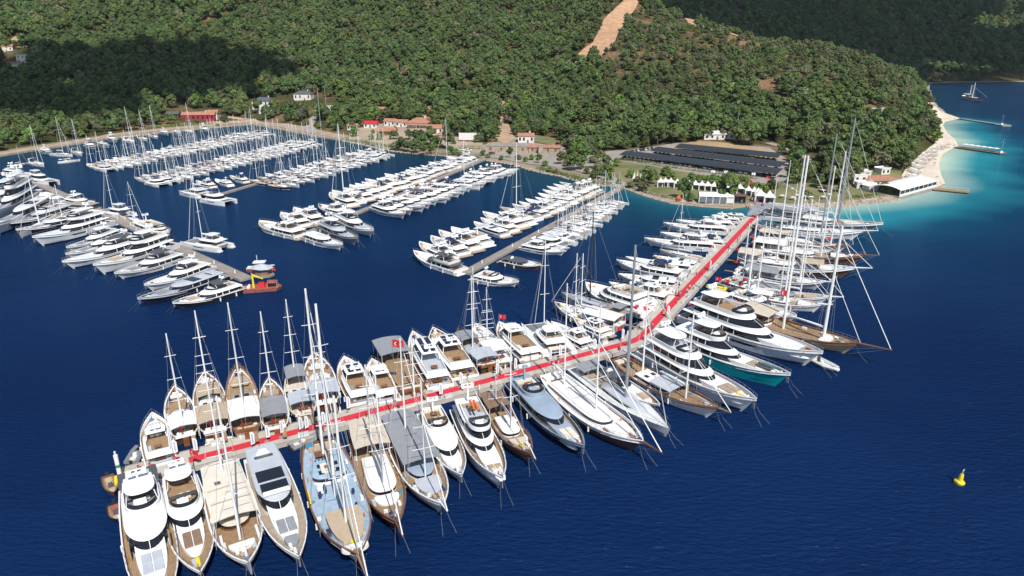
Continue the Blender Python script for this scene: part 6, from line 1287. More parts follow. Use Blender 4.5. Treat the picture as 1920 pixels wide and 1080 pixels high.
p = at(464, 506, .5); wb_ = Tmpl(); Hh = Hull(9, 3.4, 1.4, 1.3, 2.0, stern=.8); wb_.part('hull', Hh.shell(), 'redhull', smooth=True); wb_.part('deck', Hh.deck(.4), 'lightgrey'); wb_.part('bulwark', Hh.rail(.4), 'white'); wb_.part('wheelhouse', MB().box(2.6, 6, -1.2, 1.2, 1.0, 3.1, .2, .1), 'white'); wb_.part('window_band', MB().box(2.62, 6.02, -1.22, 1.22, 2.2, 2.8, .1, .05), 'glass'); wb_.part('wheelhouse_roof', MB().box(2.2, 6.2, -1.4, 1.4, 3.1, 3.3), 'white'); wb_.part('mast', MB().tube([(3.5, 0, 3.2), (3.5, 0, 5.6)], .08, 5).tube([(3.5, -.7, 4.8), (3.5, .7, 4.8)], .05, 4), 'white')
wb_.place('work_boat', 'little red and white work boat behind the octagonal kiosk', 'work boat', (p.x, p.y, 0), R(8), .95)
p = at(156, 392, .5); fp = Tmpl(); fp.part('platform_deck', MB().box(-7, 7, -4, 4, .1, 1.0), 'concreted'); fp.part('platform_shelter', MB().box(-6, 6.4, -2.6, 2.6, 1.0, 3.2), 'darkgrey'); fp.part('shelter_roof', MB().box(-6.6, 7, -3.2, 3.2, 3.2, 3.45, .3, .3), 'cement')
fp.place('fuel_platform', 'low grey roofed platform beside the upper grey pontoon', 'platform', (p.x, p.y, 0), R(-10), .9)
# red and white umbrella tent aboard at the bend; big flag on the party gulet's mast
def flag_on(px, py, s, label, z=None, h=5, turk=True, m='red', name='flag', cat='flag', land=False):
    p = gnd(px, py) if land else at(px, py, z or .9); T = Tmpl(); pl = T.part('flagpole', MB().tube([(0, 0, 0), (0, 0, h)], .05, 5), 'steel'); n = 5; w_, hh = 1.5 * s, 1.0 * s; mb = MB()
    for i in range(n + 1):
        for e in (0, .03): mb.v += [(w_ * i / n, .14 * math.sin(i * 1.5) + e, h - .08 * i / n), (w_ * i / n, .14 * math.sin(i * 1.5) + e, h - hh - .1 * i / n)]
    for i in range(n): b = 4 * i; mb.f += [(b, b + 4, b + 5, b + 1), (b + 2, b + 3, b + 7, b + 6)]
    f = T.part('flag_cloth', mb, m)
    if turk:
        st = crescent(.26 * s); me = MB()
        for e in (-.08, .10): me.add([(w_ * .36 + q[0], e + .1, h - hh * .55 + q[1]) for q in st[0]], st[1])
        T.part('crescent_and_star', me, 'white', f)
    return T.place(name, label, cat, tuple(p), R(-12), 1)
for i, (px, py, h, s, lb) in enumerate([(362, 880, 4, 1.3, 'red crescent flag at the sea edge between the two teak yachts'), (330, 885, 3.2, 1.1, 'red crescent flag behind the second yacht from the outer end'), (262, 896, 2.5, 1.0, 'red crescent flag on the outermost pontoon edge'), (283, 892, 2.5, .9, 'small red flag beside the pale red mat'), (742, 745, 13, 2.2, 'big red crescent flag flying above the party gulet'), (1458, 586, 6.5, 2.2, 'big red crescent flag on the tan schooner'), (1288, 598, 5, 1.4, 'red crescent flag at the stern of the largest superyacht'), (1340, 540, 3.5, 1.6, 'red crescent flag above the yellow-topped tender'), (1356, 545, 3.5, 1.4, 'second red crescent flag above the yellow-topped tender'), (936, 655, 9, 1.5, 'red flag high in the motorsailer rigging'), (1546, 470, 5, 1.4, 'red crescent flag amid the far gulets'), (1152, 640, 4, 1.4, 'red flag close to the pontoon bend'), (512, 520, 3, 1, 'small red flag at the end of grey pontoon')]):
    flag_on(px, py, s * .72, lb, h=h)
p = at(1203, 588, 3.6); T = Tmpl(); T.part('canopy', MB().loft([[(3.0 * math.cos(math.pi / 4 * j), 3.0 * math.sin(math.pi / 4 * j), 1.6) for j in range(8)], [(.1 * math.cos(math.pi / 4 * j), .1 * math.sin(math.pi / 4 * j), 2.9) for j in range(8)]]), 'canvasw')
mbr = MB()
for j in (0, 2, 4, 6):
    a0, a1 = math.pi / 4 * j, math.pi / 4 * (j + 1); A = lambda r_, a, z_: (r_ * math.cos(a), r_ * math.sin(a), z_); mbr.add([A(2.6, a0, 1.80), A(2.6, a1, 1.80), A(1.2, a1, 2.45), A(1.2, a0, 2.45)], [(0, 1, 2, 3)])
T.part('red_panel', mbr, 'red'); T.part('pole', MB().tube([(0, 0, -.8), (0, 0, 2.9)], .06, 5), 'white'); T.place('parasol', 'red and white patterned parasol on the stern of the blue-bowed yacht', 'parasol', tuple(p), 0)

# ------------------------------------------------------------------ buildings
mk('plaster', (.70, .67, .62), .85, noise=.1, nscale=.4); mk('roofred', (.36, .145, .085), .85, noise=.3, nscale=.6, col2=(.44, .23, .15), wave=(1.1, 'X', .6)); mk('roofgrey', (.10, .105, .12), .8, noise=.2, wave=(1.0, 'X', .7)); mk('stone', (.42, .33, .25), .9, noise=.35, nscale=.5, bump=.6, bscale=1.5); mk('redwall', (.33, .025, .045), .8, noise=.2); mk('timber', (.16, .09, .05), .8, noise=.25); mk('rockm', (.42, .34, .27), .95, noise=.35, nscale=.5, bump=.5, bscale=2); mk('shade', (.035, .04, .045), .55, noise=.15, nscale=.3, wave=(.5, 'X', .75)); mk('clear', (.16, .18, .2), .15)
def building(px, py, w, d, h, rot, label, name='house', wall='plaster', roof='roofred', kind='gable', win=3, rows=1, chimney=False, cat='house', rh=None, porch=False, oh=.5, winm='glass'):
    p = gnd(px, py); T = Tmpl(); a = R(rot); hh = rh if rh is not None else min(w, d) * .28
    wl_ = T.part('wall', MB().box(-w / 2, w / 2, 0, d, -1.5, h), wall)
    if kind in ('gable', 'hip'):
        ins_ = d * .5 if kind == 'hip' else 0; o_ = oh; t_ = .22
        lo = [(-w / 2 - o_, -o_), (w / 2 + o_, -o_), (w / 2 + o_, d + o_), (-w / 2 - o_, d + o_)]; rg = [(-w / 2 - (0 if ins_ else o_) + ins_, d / 2), (w / 2 + (0 if ins_ else o_) - ins_, d / 2)]
        v = [(x, y, h) for x, y in lo] + [(x, y, h + t_) for x, y in lo] + [(x, y, h + t_ + hh) for x, y in rg]
        f = [(3, 2, 1, 0), (0, 1, 5, 4), (1, 2, 6, 5), (2, 3, 7, 6), (3, 0, 4, 7), (4, 5, 9, 8), (6, 7, 8, 9), (5, 6, 9), (7, 4, 8)]
        r_ = T.part('roof', MB().add(v, f), roof)
        T.part('ridge_cap', MB().tube([(rg[0][0], rg[0][1], h + t_ + hh), (rg[1][0], rg[1][1], h + t_ + hh)], .14, 5), roof, r_)
    else: r_ = T.part('roof', MB().box(-w / 2 - .2, w / 2 + .2, -.2, d + .2, h, h + .3), roof); 
    if kind == 'flat': T.part('parapet', MB().box(-w / 2 - .2, w / 2 + .2, -.25, .0, h + .3, h + .7).box(-w / 2 - .2, w / 2 + .2, d, d + .25, h + .3, h + .7), wall, r_)
    for rw in range(rows):
        z0 = (h / rows) * rw + h / rows * .34; z1 = (h / rows) * rw + h / rows * .80
        for i in range(win):
            x = -w / 2 + w * (i + .5) / win; ww = min(1.3, w / win * .5)
            if rw == 0 and i == win // 2 and name in ('house', 'villa'): T.part('door', MB().box(x - .55, x + .55, -.06, .05, 0, 2.1), 'timber', wl_); continue
            wd_ = T.part('window', MB().box(x - ww / 2, x + ww / 2, -.05, .04, z0, z1), winm, wl_)
        for s2 in (0, 1):
            T.part('window', MB().box(w / 2 - .04, w / 2 + .05, d * (.2 + .4 * s2), d * (.2 + .4 * s2) + 1.1, z0, z1), winm, wl_)
    if chimney: T.part('chimney', MB().box(w * .2, w * .2 + .9, d * .6, d * .6 + .7, h, h + hh + 1.3), 'plaster', r_)
    if porch: pp = T.part('porch_roof', MB().add([(-w / 2, -.1, h * .8), (w / 2, -.1, h * .8), (w / 2, -2.6, h * .62), (-w / 2, -2.6, h * .62), (-w / 2, -.1, h * .75), (w / 2, -.1, h * .75), (w / 2, -2.6, h * .57), (-w / 2, -2.6, h * .57)], [(0, 3, 2, 1), (4, 5, 6, 7), (3, 7, 6, 2), (0, 1, 5, 4), (1, 2, 6, 5), (0, 4, 7, 3)]), roof); [T.part('porch_post', MB().tube([(x, -2.4, 0), (x, -2.4, h * .6)], .12, 5), wall) for x in (-w / 2 + .2, 0, w / 2 - .2)]
    return T.place(name, label, cat, (p.x, p.y, p.z), a)
building(372, 226, 27, 8, 4.6, 8, 'long lodge with terracotta roof and maroon walls above the quay', wall='redwall', win=7, chimney=True, name='lodge', cat='lodge')
building(399, 224, 8, 9, 5.4, 8, 'white end wing of the maroon lodge', win=2, rows=2, chimney=False)
building(324, 222, 10, 7, 3.6, 8, 'grey metal-roofed shed left of the maroon lodge', roof='roofgrey', wall='timber', win=3, name='shed', cat='shed')
building(492, 205, 19, 11, 7.4, -4, 'white villa with grey hip roof, left of two on the slope', roof='roofgrey', kind='hip', win=5, rows=2, chimney=True, name='villa', cat='villa')
building(500, 213, 15, 7, 3.2, -4, 'flat white terrace block below the larger grey-roofed villa', roof='canvasw', kind='flat', win=3, name='terrace_block', cat='outbuilding')
building(567, 188, 17, 9, 5.8, -6, 'white villa with grey roof and arched window, right of two on the slope', roof='roofgrey', kind='hip', win=4, rows=1, name='villa', cat='villa', chimney=True)
building(612, 208, 20, 8, 3.4, 6, 'low grey-roofed building beside the villa drive', roof='roofgrey', kind='flat', win=5, name='garage', cat='garage')
for i, (px, py, w, d, h, r_, k_, lb) in enumerate([(704, 229, 10, 6.5, 3.6, -18, 'gable', 'white house with terracotta roof at the left of the village'), (730, 236, 7, 5, 3.0, -12, 'gable', 'small white house with tiled roof beside a blue door'), (752, 238, 7, 5, 3.0, -10, 'gable', 'small white village house right of a narrow lane'), (783, 240, 13, 9, 3.4, -12, 'hip', 'largest village house with orange hip roof'), (801, 232, 7, 6, 3.6, -8, 'gable', 'tiled house tucked behind the orange hip-roofed one'), (724, 254, 10, 6, 2.6, -6, 'gable', 'low dark-walled boathouse with red tiled roof by the water'), (694, 240, 8, 5, 2.8, -10, 'gable', 'white shed with red tarpaulin roof in the village'), (817, 250, 8, 6, 3.2, 0, 'gable', 'white house with pale terracotta roof near the village trees'), (835, 262, 8, 6, 3.0, 4, 'hip', 'hip-roofed village kiosk nearest the white screen'), (845, 250, 7, 5, 3.4, 0, 'gable', 'tiled cottage behind the hip-roofed kiosk'), (716, 214, 7, 5, 3.4, -8, 'gable', 'terracotta-roofed cottage highest left in the village'), (804, 194, 8, 5, 3.4, 4, 'gable', 'terracotta-roofed cottage up in the pines'), (806, 214, 8, 6, 3.4, 0, 'gable', 'tiled cottage between the village pines'), (676, 228, 8, 5, 3.2, -14, 'gable', 'faded brown-roofed house left of the village lane'), (765, 224, 8, 5, 3.2, -4, 'gable', 'tiled house behind the two small white ones'), (820, 238, 7, 5, 3, 6, 'gable', 'tiled house above the village kiosk'), (858, 240, 7, 5, 3, 2, 'gable', 'tiled house left above the white screen'), (660, 244, 6, 4, 2.8, -12, 'gable', 'tiny tiled boat shed at the left end of the village')]):
    building(px, py, w * 1.3, d * 1.3, h * 1.12, r_, lb, kind=k_, win=3, wall='timber' if 'dark' in lb else 'plaster', porch=i in (0, 3, 8), chimney=i in (0, 3), roof='red' if 'tarpaulin' in lb else 'roofred')
p = gnd(884, 266); T = Tmpl(); [T.part('screen_panel', MB().box(-8.8 + i * 2.2, -8.8 + (i + 1) * 2.2 - .04, 0, .15, 1.4, 6.2), 'canvasw') for i in range(8)]; T.part('screen_frame', MB().tube([(-8.8, .2, 0), (-8.8, .2, 6.2)], .1, 4).tube([(8.8, .2, 0), (8.8, .2, 6.2)], .1, 4).tube([(-8.8, .2, 6.2), (8.8, .2, 6.2)], .1, 4), 'steel')
T.place('fabric_screen', 'long white fabric screen standing above a green hedge', 'screen', tuple(p), R(-2))
building(950, 286, 28, 12, 3.8, -6, 'long stone restaurant with flat stone front and dark openings', wall='stone', roof='cement', kind='flat', win=4, name='restaurant', cat='restaurant', winm='timber')
building(1020, 287, 20, 8, 3.4, -7, 'low stone wing with terracotta canopy right of the restaurant', wall='stone', win=4, name='restaurant_wing', cat='restaurant', winm='timber', rh=1.2)
building(986, 268, 11, 8, 4.6, -3, 'white house with terracotta roof rising behind the stone restaurant', win=4, chimney=True, rh=1.6)
T = Tmpl(); p = gnd(1014, 288); T.part('tower_body', MB().box(-1.6, 1.6, -1.6, 1.6, -1, 5.2, .3, .3), 'stone'); T.part('tower_top', MB().box(-1.5, 1.5, -1.5, 1.5, 5.2, 5.5), 'cement'); T.place('stone_tower', 'stubby square stone tower in front of the restaurant wing', 'tower', tuple(p), R(-6))
for i, (px, py, w, h) in enumerate([(880, 250, 20, 3.0), (1090, 254, 22, 3.2), (1118, 266, 30, 1.6)]):
    p = gnd(px, py); o = link('retaining_wall', MB().box(-w / 2, w / 2, -.4, .4, -2, h).mesh('retaining_wall', 'stone'), None, tuple(p), R([-8, -4, -14][i])); tag(o, ['stone retaining wall uphill of the white screen', 'pale stone retaining wall below the clay cut', 'long low stone wall along the clay cut'][i], 'wall')
for i, (px, py, w, d, h, rf, lb) in enumerate([(12, 96, 14, 8, 5, 'roofred', 'far terracotta house at the upper left edge'), (45, 118, 13, 8, 8, 'cement', 'far white three-storey house at the left'), (30, 128, 15, 8, 4, 'roofred', 'long far terracotta house below the white one'), (8, 146, 10, 7, 5, 'roofred', 'far house with red roof lowest at the left edge')]): building(px, py, w, d, h, 10 + i * 6, lb, roof=rf, rows=2 if h > 6 else 1, kind='flat' if rf == 'cement' else 'gable')
building(142, 204, 14, 7, 2.6, 5, 'pale roofed pergola among dark pines on the left', roof='offwhite', wall='timber', kind='flat', name='pergola', cat='pergola')
building(116, 214, 10, 6, 2.6, 5, 'dark low pergola left of the pale roofed one', roof='roofgrey', wall='timber', kind='flat', name='pergola', cat='pergola')
building(1640, 226, 26, 8, 4.2, 4, 'white roofed hotel wing in the pines above the beach', roof='offwhite', kind='flat', win=6, name='hotel', cat='hotel')
building(1658, 220, 14, 8, 5.4, 4, 'grey upper hotel block behind the white wing', roof='cement', kind='flat', win=4, name='hotel', cat='hotel', rh=.5)
building(1382, 262, 18, 8, 3.6, -4, 'pale building behind tree trunks above the dry field', roof='offwhite', kind='flat', win=5)
building(1340, 262, 14, 7, 3.4, 2, 'white-roofed bungalow beneath the pines above the dry field', roof='offwhite', kind='gable', win=4)
# beach club
building(1658, 352, 19, 12, 3.4, 8, 'beach club building with wide terracotta brown roof', roof='roofred', kind='hip', win=5, name='beach_club', cat='beach club', rh=1.4)
for i, (px, py, w, h) in enumerate([(1612, 346, 7, 4.5), (1622, 356, 8, 3.2), (1642, 360, 8, 2.6), (1618, 334, 8, 3.2), (1660, 328, 6, 3.2)]): building(px, py, w, 5, h, [6, -10, 12, 0, 20][i], ['tall white kitchen block left of the beach club', 'white cube store left of the beach club', 'white box shed in front of the beach club', 'white flat-roofed block behind the kitchen', 'white domed hut behind the terracotta roof'][i], roof='white', kind='flat', win=2, name='outbuilding', cat='outbuilding')
a = at(1684, 371, 1.0); b = at(1752, 352, 1.0); d_ = b - a; Lr = d_.length; T = Tmpl(); n = 10; W_ = 12
T.part('deck_floor', MB().box(-.5, Lr + .5, -.5, W_, -.9, .5), 'cement')
for s2 in range(8):
    x0, x1 = Lr * s2 / 8, Lr * (s2 + 1) / 8 - .06; mb = MB()
    for x_ in (x0, x1):
        for j in range(n + 1): y = -.8 + (W_ + 1.6) * j / n; q = (j / n - .5) * 2; mb.v.append((x_, y, 3.5 + 1.3 * (1 - q * q)))
    for j in range(n): mb.f.append((j, n + 1 + j, n + 2 + j, j + 1))
    nv = len(mb.v); mb.v += [(x, y, z - .12) for x, y, z in mb.v]; mb.f += [tuple(k + nv for k in f)[::-1] for f in mb.f[:]]; mb.f += [(0, nv, nv + n + 1, n + 1), (n, 2 * n + 1, nv + 2 * n + 1, nv + n)]
    T.part('roof_bay', mb, 'canvasw')
for s2 in range(9): T.part('roof_post', MB().box(Lr * s2 / 8 - .12, Lr * s2 / 8 + .12, -.6, -.35, .4, 3.5), 'white')
for s2 in range(8): T.part('glass_panel', MB().box(Lr * s2 / 8 + .3, Lr * (s2 + 1) / 8 - .3, -.5, -.4, 1.7, 3.1), 'glass'); T.part('wall_panel', MB().box(Lr * s2 / 8 + .15, Lr * (s2 + 1) / 8 - .15, -.52, -.38, .5, 1.6), 'white')
T.place('terrace_pavilion', 'waterside terrace with white barrel roof beside the beach', 'pavilion', (a.x, a.y, 1.0), math.atan2(d_.y, d_.x))
# beach jetties
def jetty(a, b, w, label, m, top=.9, rail=False):
    p, q = at(*a, top), at(*b, top); d = q - p; L = d.length; T = Tmpl(); n = max(3, int(L / 4))
    for i in range(n): T.part('deck_section', MB().box(L * i / n, L * (i + 1) / n - .08, -w / 2, w / 2, top - .35, top), m)
    for i in range(n + 1):
        for sd in (1, -1): T.part('pile', MB().tube([(L * i / n, sd * w * .42, -1), (L * i / n, sd * w * .42, top - .3)], .2, 6), 'timber')
    if rail:
        mb = MB()
        for sd in (1, -1):
            mb.tube([(0, sd * w * .47, top + 1), (L, sd * w * .47, top + 1)], .05, 4)
            for i in range(n + 1): mb.tube([(L * i / n, sd * w * .47, top), (L * i / n, sd * w * .47, top + 1)], .05, 4)
        T.part('railing', mb, 'white')
    return T.place('jetty', label, 'jetty', (p.x, p.y, 0), math.atan2(d.y, d.x)), p, q
j1 = jetty((1795, 275), (1882, 287), 7, 'brown wooden bathing jetty with white parasols off the beach', 'brownc')
j2 = jetty((1802, 222), (1882, 234), 5, 'pale stone jetty beyond the bathing jetty', 'concreted')
j3 = jetty((1750, 353), (1817, 359), 5.5, 'short wooden dining jetty beside the white-roofed terrace', 'teak', rail=True)
um = Tmpl(); um.part('canopy', MB().loft([[(1.9 * sx, 1.9 * sy_, 2.3) for sx, sy_ in ((1, 1), (-1, 1), (-1, -1), (1, -1))], [(.05 * sx, .05 * sy_, 2.9) for sx, sy_ in ((1, 1), (-1, 1), (-1, -1), (1, -1))]], cap0=True), 'canvasw'); um.part('pole', MB().tube([(0, 0, 0), (0, 0, 2.8)], .06, 5), 'white')
for i in range(6):
    q = j1[1].lerp(j1[2], .2 + .13 * i); um.place('parasol', f'white square parasol on the bathing jetty, {ORD[i]} from the beach', 'parasol', (q.x, q.y + 1.2, .9), .1, .95, 'parasols on the bathing jetty')
for jx, lb in ((j1, 'bathing'), (j2, 'stone')):
    q = jx[2]; T = Tmpl(); T.part('light_pole', MB().tube([(0, 0, 0), (0, 0, 9)], .12, 6, .06), 'lightgrey'); T.part('pole_arm', MB().tube([(-1.5, 0, 6.5), (0, 0, 7.5), (1.5, 0, 6)], .06, 4), 'lightgrey'); T.part('equipment_box', MB().box(-1, 1, -.7, .7, 0, 1.2, .1, .1), 'offwhite'); T.place('light_mast', f'thin pale mast at the head of the {lb} jetty', 'mast', (q.x - 1.5, q.y + .5, .9))
link('jetty_head', MB().box(-5, 4, -4.5, 4, -1, .98).mesh('jetty_head', 'cement'), j2[0], ((j2[2] - j2[1]).length, 0, 0))
# sunbeds
sb = Tmpl(); sb.part('bed', MB().box(-1, .5, -.33, .33, .25, .38).add([(.5, -.33, .3), (.5, .33, .3), (1.1, .33, .8), (1.1, -.33, .8), (.5, -.33, .2), (.5, .33, .2), (1.15, .33, .7), (1.15, -.33, .7)], [(0, 1, 2, 3), (4, 7, 6, 5), (0, 3, 7, 4), (1, 5, 6, 2), (3, 2, 6, 7)]), 'canvasw'); sb.part('bed_frame', MB().box(-.9, .9, -.28, .28, 0, .25), 'timber')
us = Tmpl(); us.part('canopy', MB().loft([[(1.2 * math.cos(j), 1.2 * math.sin(j), 2.1) for j in [math.pi / 3 * q for q in range(6)]], [(.04 * math.cos(j), .04 * math.sin(j), 2.55) for j in [math.pi / 3 * q for q in range(6)]]], cap0=True), 'offwhite'); us.part('pole', MB().tube([(0, 0, 0), (0, 0, 2.5)], .05, 4), 'timber')
arc = [[(1700, 340), (1706, 318), (1726, 296), (1752, 280), (1782, 271)], [(1710, 342), (1714, 320), (1732, 300), (1757, 284), (1776, 276)], [(1722, 343), (1725, 322), (1741, 303), (1758, 290)]]
for ri, A in enumerate(arc):
    W3 = [gnd(*q) for q in A]; cum = [0]
    for i in range(len(W3) - 1): cum.append(cum[-1] + (W3[i + 1] - W3[i]).length)
    n = int(cum[-1] / 3.4)
    for i in range(n):
        s = cum[-1] * (i + .5) / n; k = max(j for j in range(len(cum)) if cum[j] <= s); k = min(k, len(W3) - 2); q = W3[k].lerp(W3[k + 1], (s - cum[k]) / (cum[k + 1] - cum[k])); q.x += rp.uniform(-.4, .4)
        z_ = H(q.x, q.y) + .22
        rw_ = ['row by the trees', 'second row from the trees', 'third row from the trees', 'row closest to the sea'][ri]
        sb.place('sun_lounger', f'white sun lounger on the beach, {rw_}', 'sun lounger', (q.x, q.y, z_), R(165), 1.0, f'sun loungers, {rw_}')
        if i % 5 == 2: us.place('beach_parasol', f'pale beach parasol over the {rw_} of loungers', 'parasol', (q.x + .9, q.y + .9, z_), 0, 1.05, f'parasols of the {rw_}')
# ------------------------------------------------------------------ car park
car_t = []
for cm, cn in (('white', 'white'), ('darkgrey', 'dark grey'), ('lightgrey', 'silver'), ('black', 'black')):
    T = Tmpl(); T.part('body', MB().loft([[(x, y, z) for x, y in ((-2.15, -.85), (2.15, -.8), (2.25, 0), (2.15, .8), (-2.15, .85))] for z in (.3, .55, .85)], cap0=True), cm, smooth=True); T.part('cabin_glass', MB().box(-1.7, 1.0, -.75, .75, .85, 1.38, .45, .12), 'glass'); T.part('roof', MB().box(-1.2, .5, -.62, .62, 1.38, 1.45, .1, .05), cm)
    for sx in (-1.35, 1.35):
        for sd in (1, -1): T.part('wheel', MB().tube([(sx, sd * .72, .33), (sx, sd * .92, .33)], .33, 8), 'rubber')
    car_t.append((T, cn))
rows_cp = [((1270, 283), (1462, 304), 'rear'), ((1226, 291), (1468, 321), 'middle'), ((1168, 298), (1462, 334), 'front')]
for a, b, nm in rows_cp:
    p, q = gnd(*a), gnd(*b); p.z = q.z = 0; d = q - p; L = d.length; rot = math.atan2(d.y, d.x); z0 = max(H(p.x, p.y), H(q.x, q.y), H((p.x + q.x) / 2, (p.y + q.y) / 2)) + .1; T = Tmpl(); n = int(L / 5.2)
    for i in range(n):
        x0, x1 = L * i / n, L * (i + 1) / n - .05; pr = [(-4.6, 2.2), (-1.6, 3.0), (1.6, 3.6), (4.4, 3.75)]
        v = [(x_, y_, z_) for x_ in (x0, x1) for y_, z_ in pr]; f = [(k, k + 4, k + 5, k + 1) for k in range(3)]; v += [(x_, y_, z_ - .1) for x_, y_, z_ in v]; f += [tuple(k + 8 for k in g)[::-1] for g in f[:]] + [(0, 8, 12, 4), (3, 7, 15, 11)]
        T.part('canopy_panel', MB().add(v, f), 'shade')
        if i % 2 == 0: T.part('canopy_post', MB().tube([(x0 + .1, 2.0, -.3), (x0 + .1, 2.0, 3.55)], .1, 5).tube([(x0 + .1, 2.0, 2.2), (x0 + .1, -2.4, 2.4)], .06, 4), 'lightgrey')
    T.place('carport', f'long dark carport canopy, {nm} one of three', 'carport', (p.x, p.y, z0), rot)
    dn = d.normalized(); nn = Vector((-dn.y, dn.x, 0)); m_ = int(L / 2.9)
    for i in range(m_):
        if rp.random() < .22: continue
        c = p + dn * (2 + i * 2.9) + nn * (-1.4); T, cn = rp.choice(car_t); T.place('parked_car', f'{cn} car parked in shade under the {nm} carport', 'car', (c.x, c.y, z0 - .02), rot + R(90), 1, f'{cn} cars under the {nm} carport')
for i in range(12):
    p = gnd(1182 + i * 3.6, 286 - i * .55); T, cn = car_t[i % 4 if i % 3 else 1]; T.place('parked_car', f'{cn} car in the open row beneath the pines left of the carports', 'car', (p.x, p.y, p.z + .1), R(80), 1, f'{cn} cars in the open row')
for i, (px, py, lb) in enumerate([(878, 284, 'first white car by the hedge below the fabric screen'), (868, 283, 'second white car by the hedge below the fabric screen'), (922, 290, 'dark car in front of the stone restaurant'), (282, 233, 'white car on the quay road left of the lodge'), (578, 216, 'white car on the villa drive'), (620, 238, 'white van-like car at the foot of the villa drive')]): p = gnd(px, py); T, cn = car_t[1 if 'dark' in lb else 0]; T.place('parked_car', lb, 'car', (p.x, p.y, p.z + .3), R(20 * i), 1.1)
# ------------------------------------------------------------------ event tents
def pagoda(w, h):
    T = Tmpl(); sq = lambda r_, z_: [(r_ * a_, r_ * b_, z_) for a_, b_ in ((1, 1), (-1, 1), (-1, -1), (1, -1))]; r_ = w / 2
    T.part('tent_roof', MB().loft([sq(r_, h * .50), sq(r_, h * .56), sq(r_ * .5, h * .70), sq(r_ * .14, h * .9), sq(.03, h)], cap0=True), 'canvasw')
    for a_, b_ in ((1, 1), (-1, 1), (-1, -1), (1, -1)): T.part('tent_leg', MB().tube([(r_ * .97 * a_, r_ * .97 * b_, 0), (r_ * .97 * a_, r_ * .97 * b_, h * .52)], .07, 4), 'white')
    T.part('side_curtain', MB().box(-r_ * .95, r_ * .95, r_ * .93, r_ * .96, 0, h * .52), 'canvasw'); T.part('side_curtain', MB().box(r_ * .93, r_ * .96, -r_ * .9, r_ * .9, 0, h * .52), 'canvasw'); T.part('corner_drape', MB().box(-r_ * .95, -r_ * .7, -r_ * .98, -r_ * .94, 0, h * .5, .1), 'canvasw')
    T.part('table', MB().box(-.9, .7, -.3, .4, .0, .75), 'darkgrey'); return T
pg = pagoda(3.5, 4.6); PG = [(1238, 350), (1247, 349.5), (1257, 350), (1269, 352), (1291, 354), (1303, 355), (1315, 356), (1326, 357), (1338, 358), (1349, 359), (1361, 360), (1373, 361), (1386, 362), (1402, 366), (1413, 368), (1420, 370)]
for i, (px, py) in enumerate(PG):
    p = gnd(px, py); pg.place('pagoda_tent', f'white peaked tent, {ORD[i]} from the left in the row behind the shore path', 'tent', (p.x, p.y, p.z + .1), R(-6), 1, 'white peaked tents in a row')
pg2 = pagoda(5, 6)
for i, (px, py) in enumerate([(1424, 378), (1441, 381)]): p = gnd(px, py); pg2.place('pagoda_tent', ['larger white peaked tent at the ramp, left of two', 'larger white peaked tent at the ramp, right of two'][i], 'tent', (p.x, p.y, p.z), R(-14))
p = gnd(1341, 379); T = Tmpl(); W2, D2 = 15, 6.5; T.part('marquee_roof', MB().add([(-W2 / 2, -D2 / 2, 3), (W2 / 2, -D2 / 2, 3), (W2 / 2, D2 / 2, 3), (-W2 / 2, D2 / 2, 3), (-W2 / 2, 0, 4.5), (W2 / 2, 0, 4.5)], [(0, 1, 5, 4), (2, 3, 4, 5), (1, 2, 5), (3, 0, 4), (3, 2, 1, 0)]), 'canvasw')
for i in range(5): T.part('wall_panel', MB().box(-W2 / 2 + i * 3 + .15, -W2 / 2 + i * 3 + 2.85, -D2 / 2, -D2 / 2 + .06, .3, 2.6), 'clear' if i < 4 else 'canvasw')
for i in range(6): T.part('frame_post', MB().box(-W2 / 2 + i * 3 - .12, -W2 / 2 + i * 3 + .12, -D2 / 2 - .05, -D2 / 2 + .1, 0, 3), 'white')
T.part('end_wall', MB().box(W2 / 2 - .08, W2 / 2, -D2 / 2, D2 / 2, 0, 3), 'canvasw'); T.part('end_wall', MB().box(-W2 / 2, -W2 / 2 + .08, -D2 / 2, D2 / 2, 0, 3), 'canvasw'); T.place('marquee', 'long white marquee with clear side panels in front of the tent row', 'marquee', (p.x, p.y, p.z + .1), R(-9))
p = gnd(1382, 379); T = Tmpl(); T.part('bar_body', MB().box(-3.4, 3.4, -2, 2, 0, 3), 'darkgrey'); T.part('bar_roof', MB().box(-3.8, 3.8, -2.4, 2.4, 3, 3.25), 'timber'); [T.part('glass_panel', MB().box(-3.2 + i * 1.6, -1.75 + i * 1.6, -2.05, -1.98, .3, 2.7), 'glass') for i in range(4)]; T.place('bar_pavilion', 'dark glass-fronted bar pavilion between marquee and ramp', 'pavilion', (p.x, p.y, p.z + .1), R(-10))
p = gnd(1250, 322); T = Tmpl(); T.part('stall_body', MB().box(-1.8, 1.8, -1.2, 1.2, 0, 2.2), 'timber'); T.part('stall_roof', MB().box(-2.3, 2.3, -1.7, 1.7, 2.2, 2.6, .5, .4), 'brownc'); T.place('garden_hut', 'small brown timber hut on the lawn behind the tents', 'hut', (p.x, p.y, p.z + .1))
p = gnd(1272, 376); T = Tmpl(); T.part('sculpture', MB().ball((0, 0, 1.3), 1.0, .5, 1.1, 8, 6, -.9), 'orange'); T.part('sculpture_base', MB().box(-1.2, 1.2, -1.2, 1.2, -.5, .4), 'timber'); T.place('sculpture', 'bright orange round sculpture on the shore by the tents', 'sculpture', (p.x, p.y, p.z))
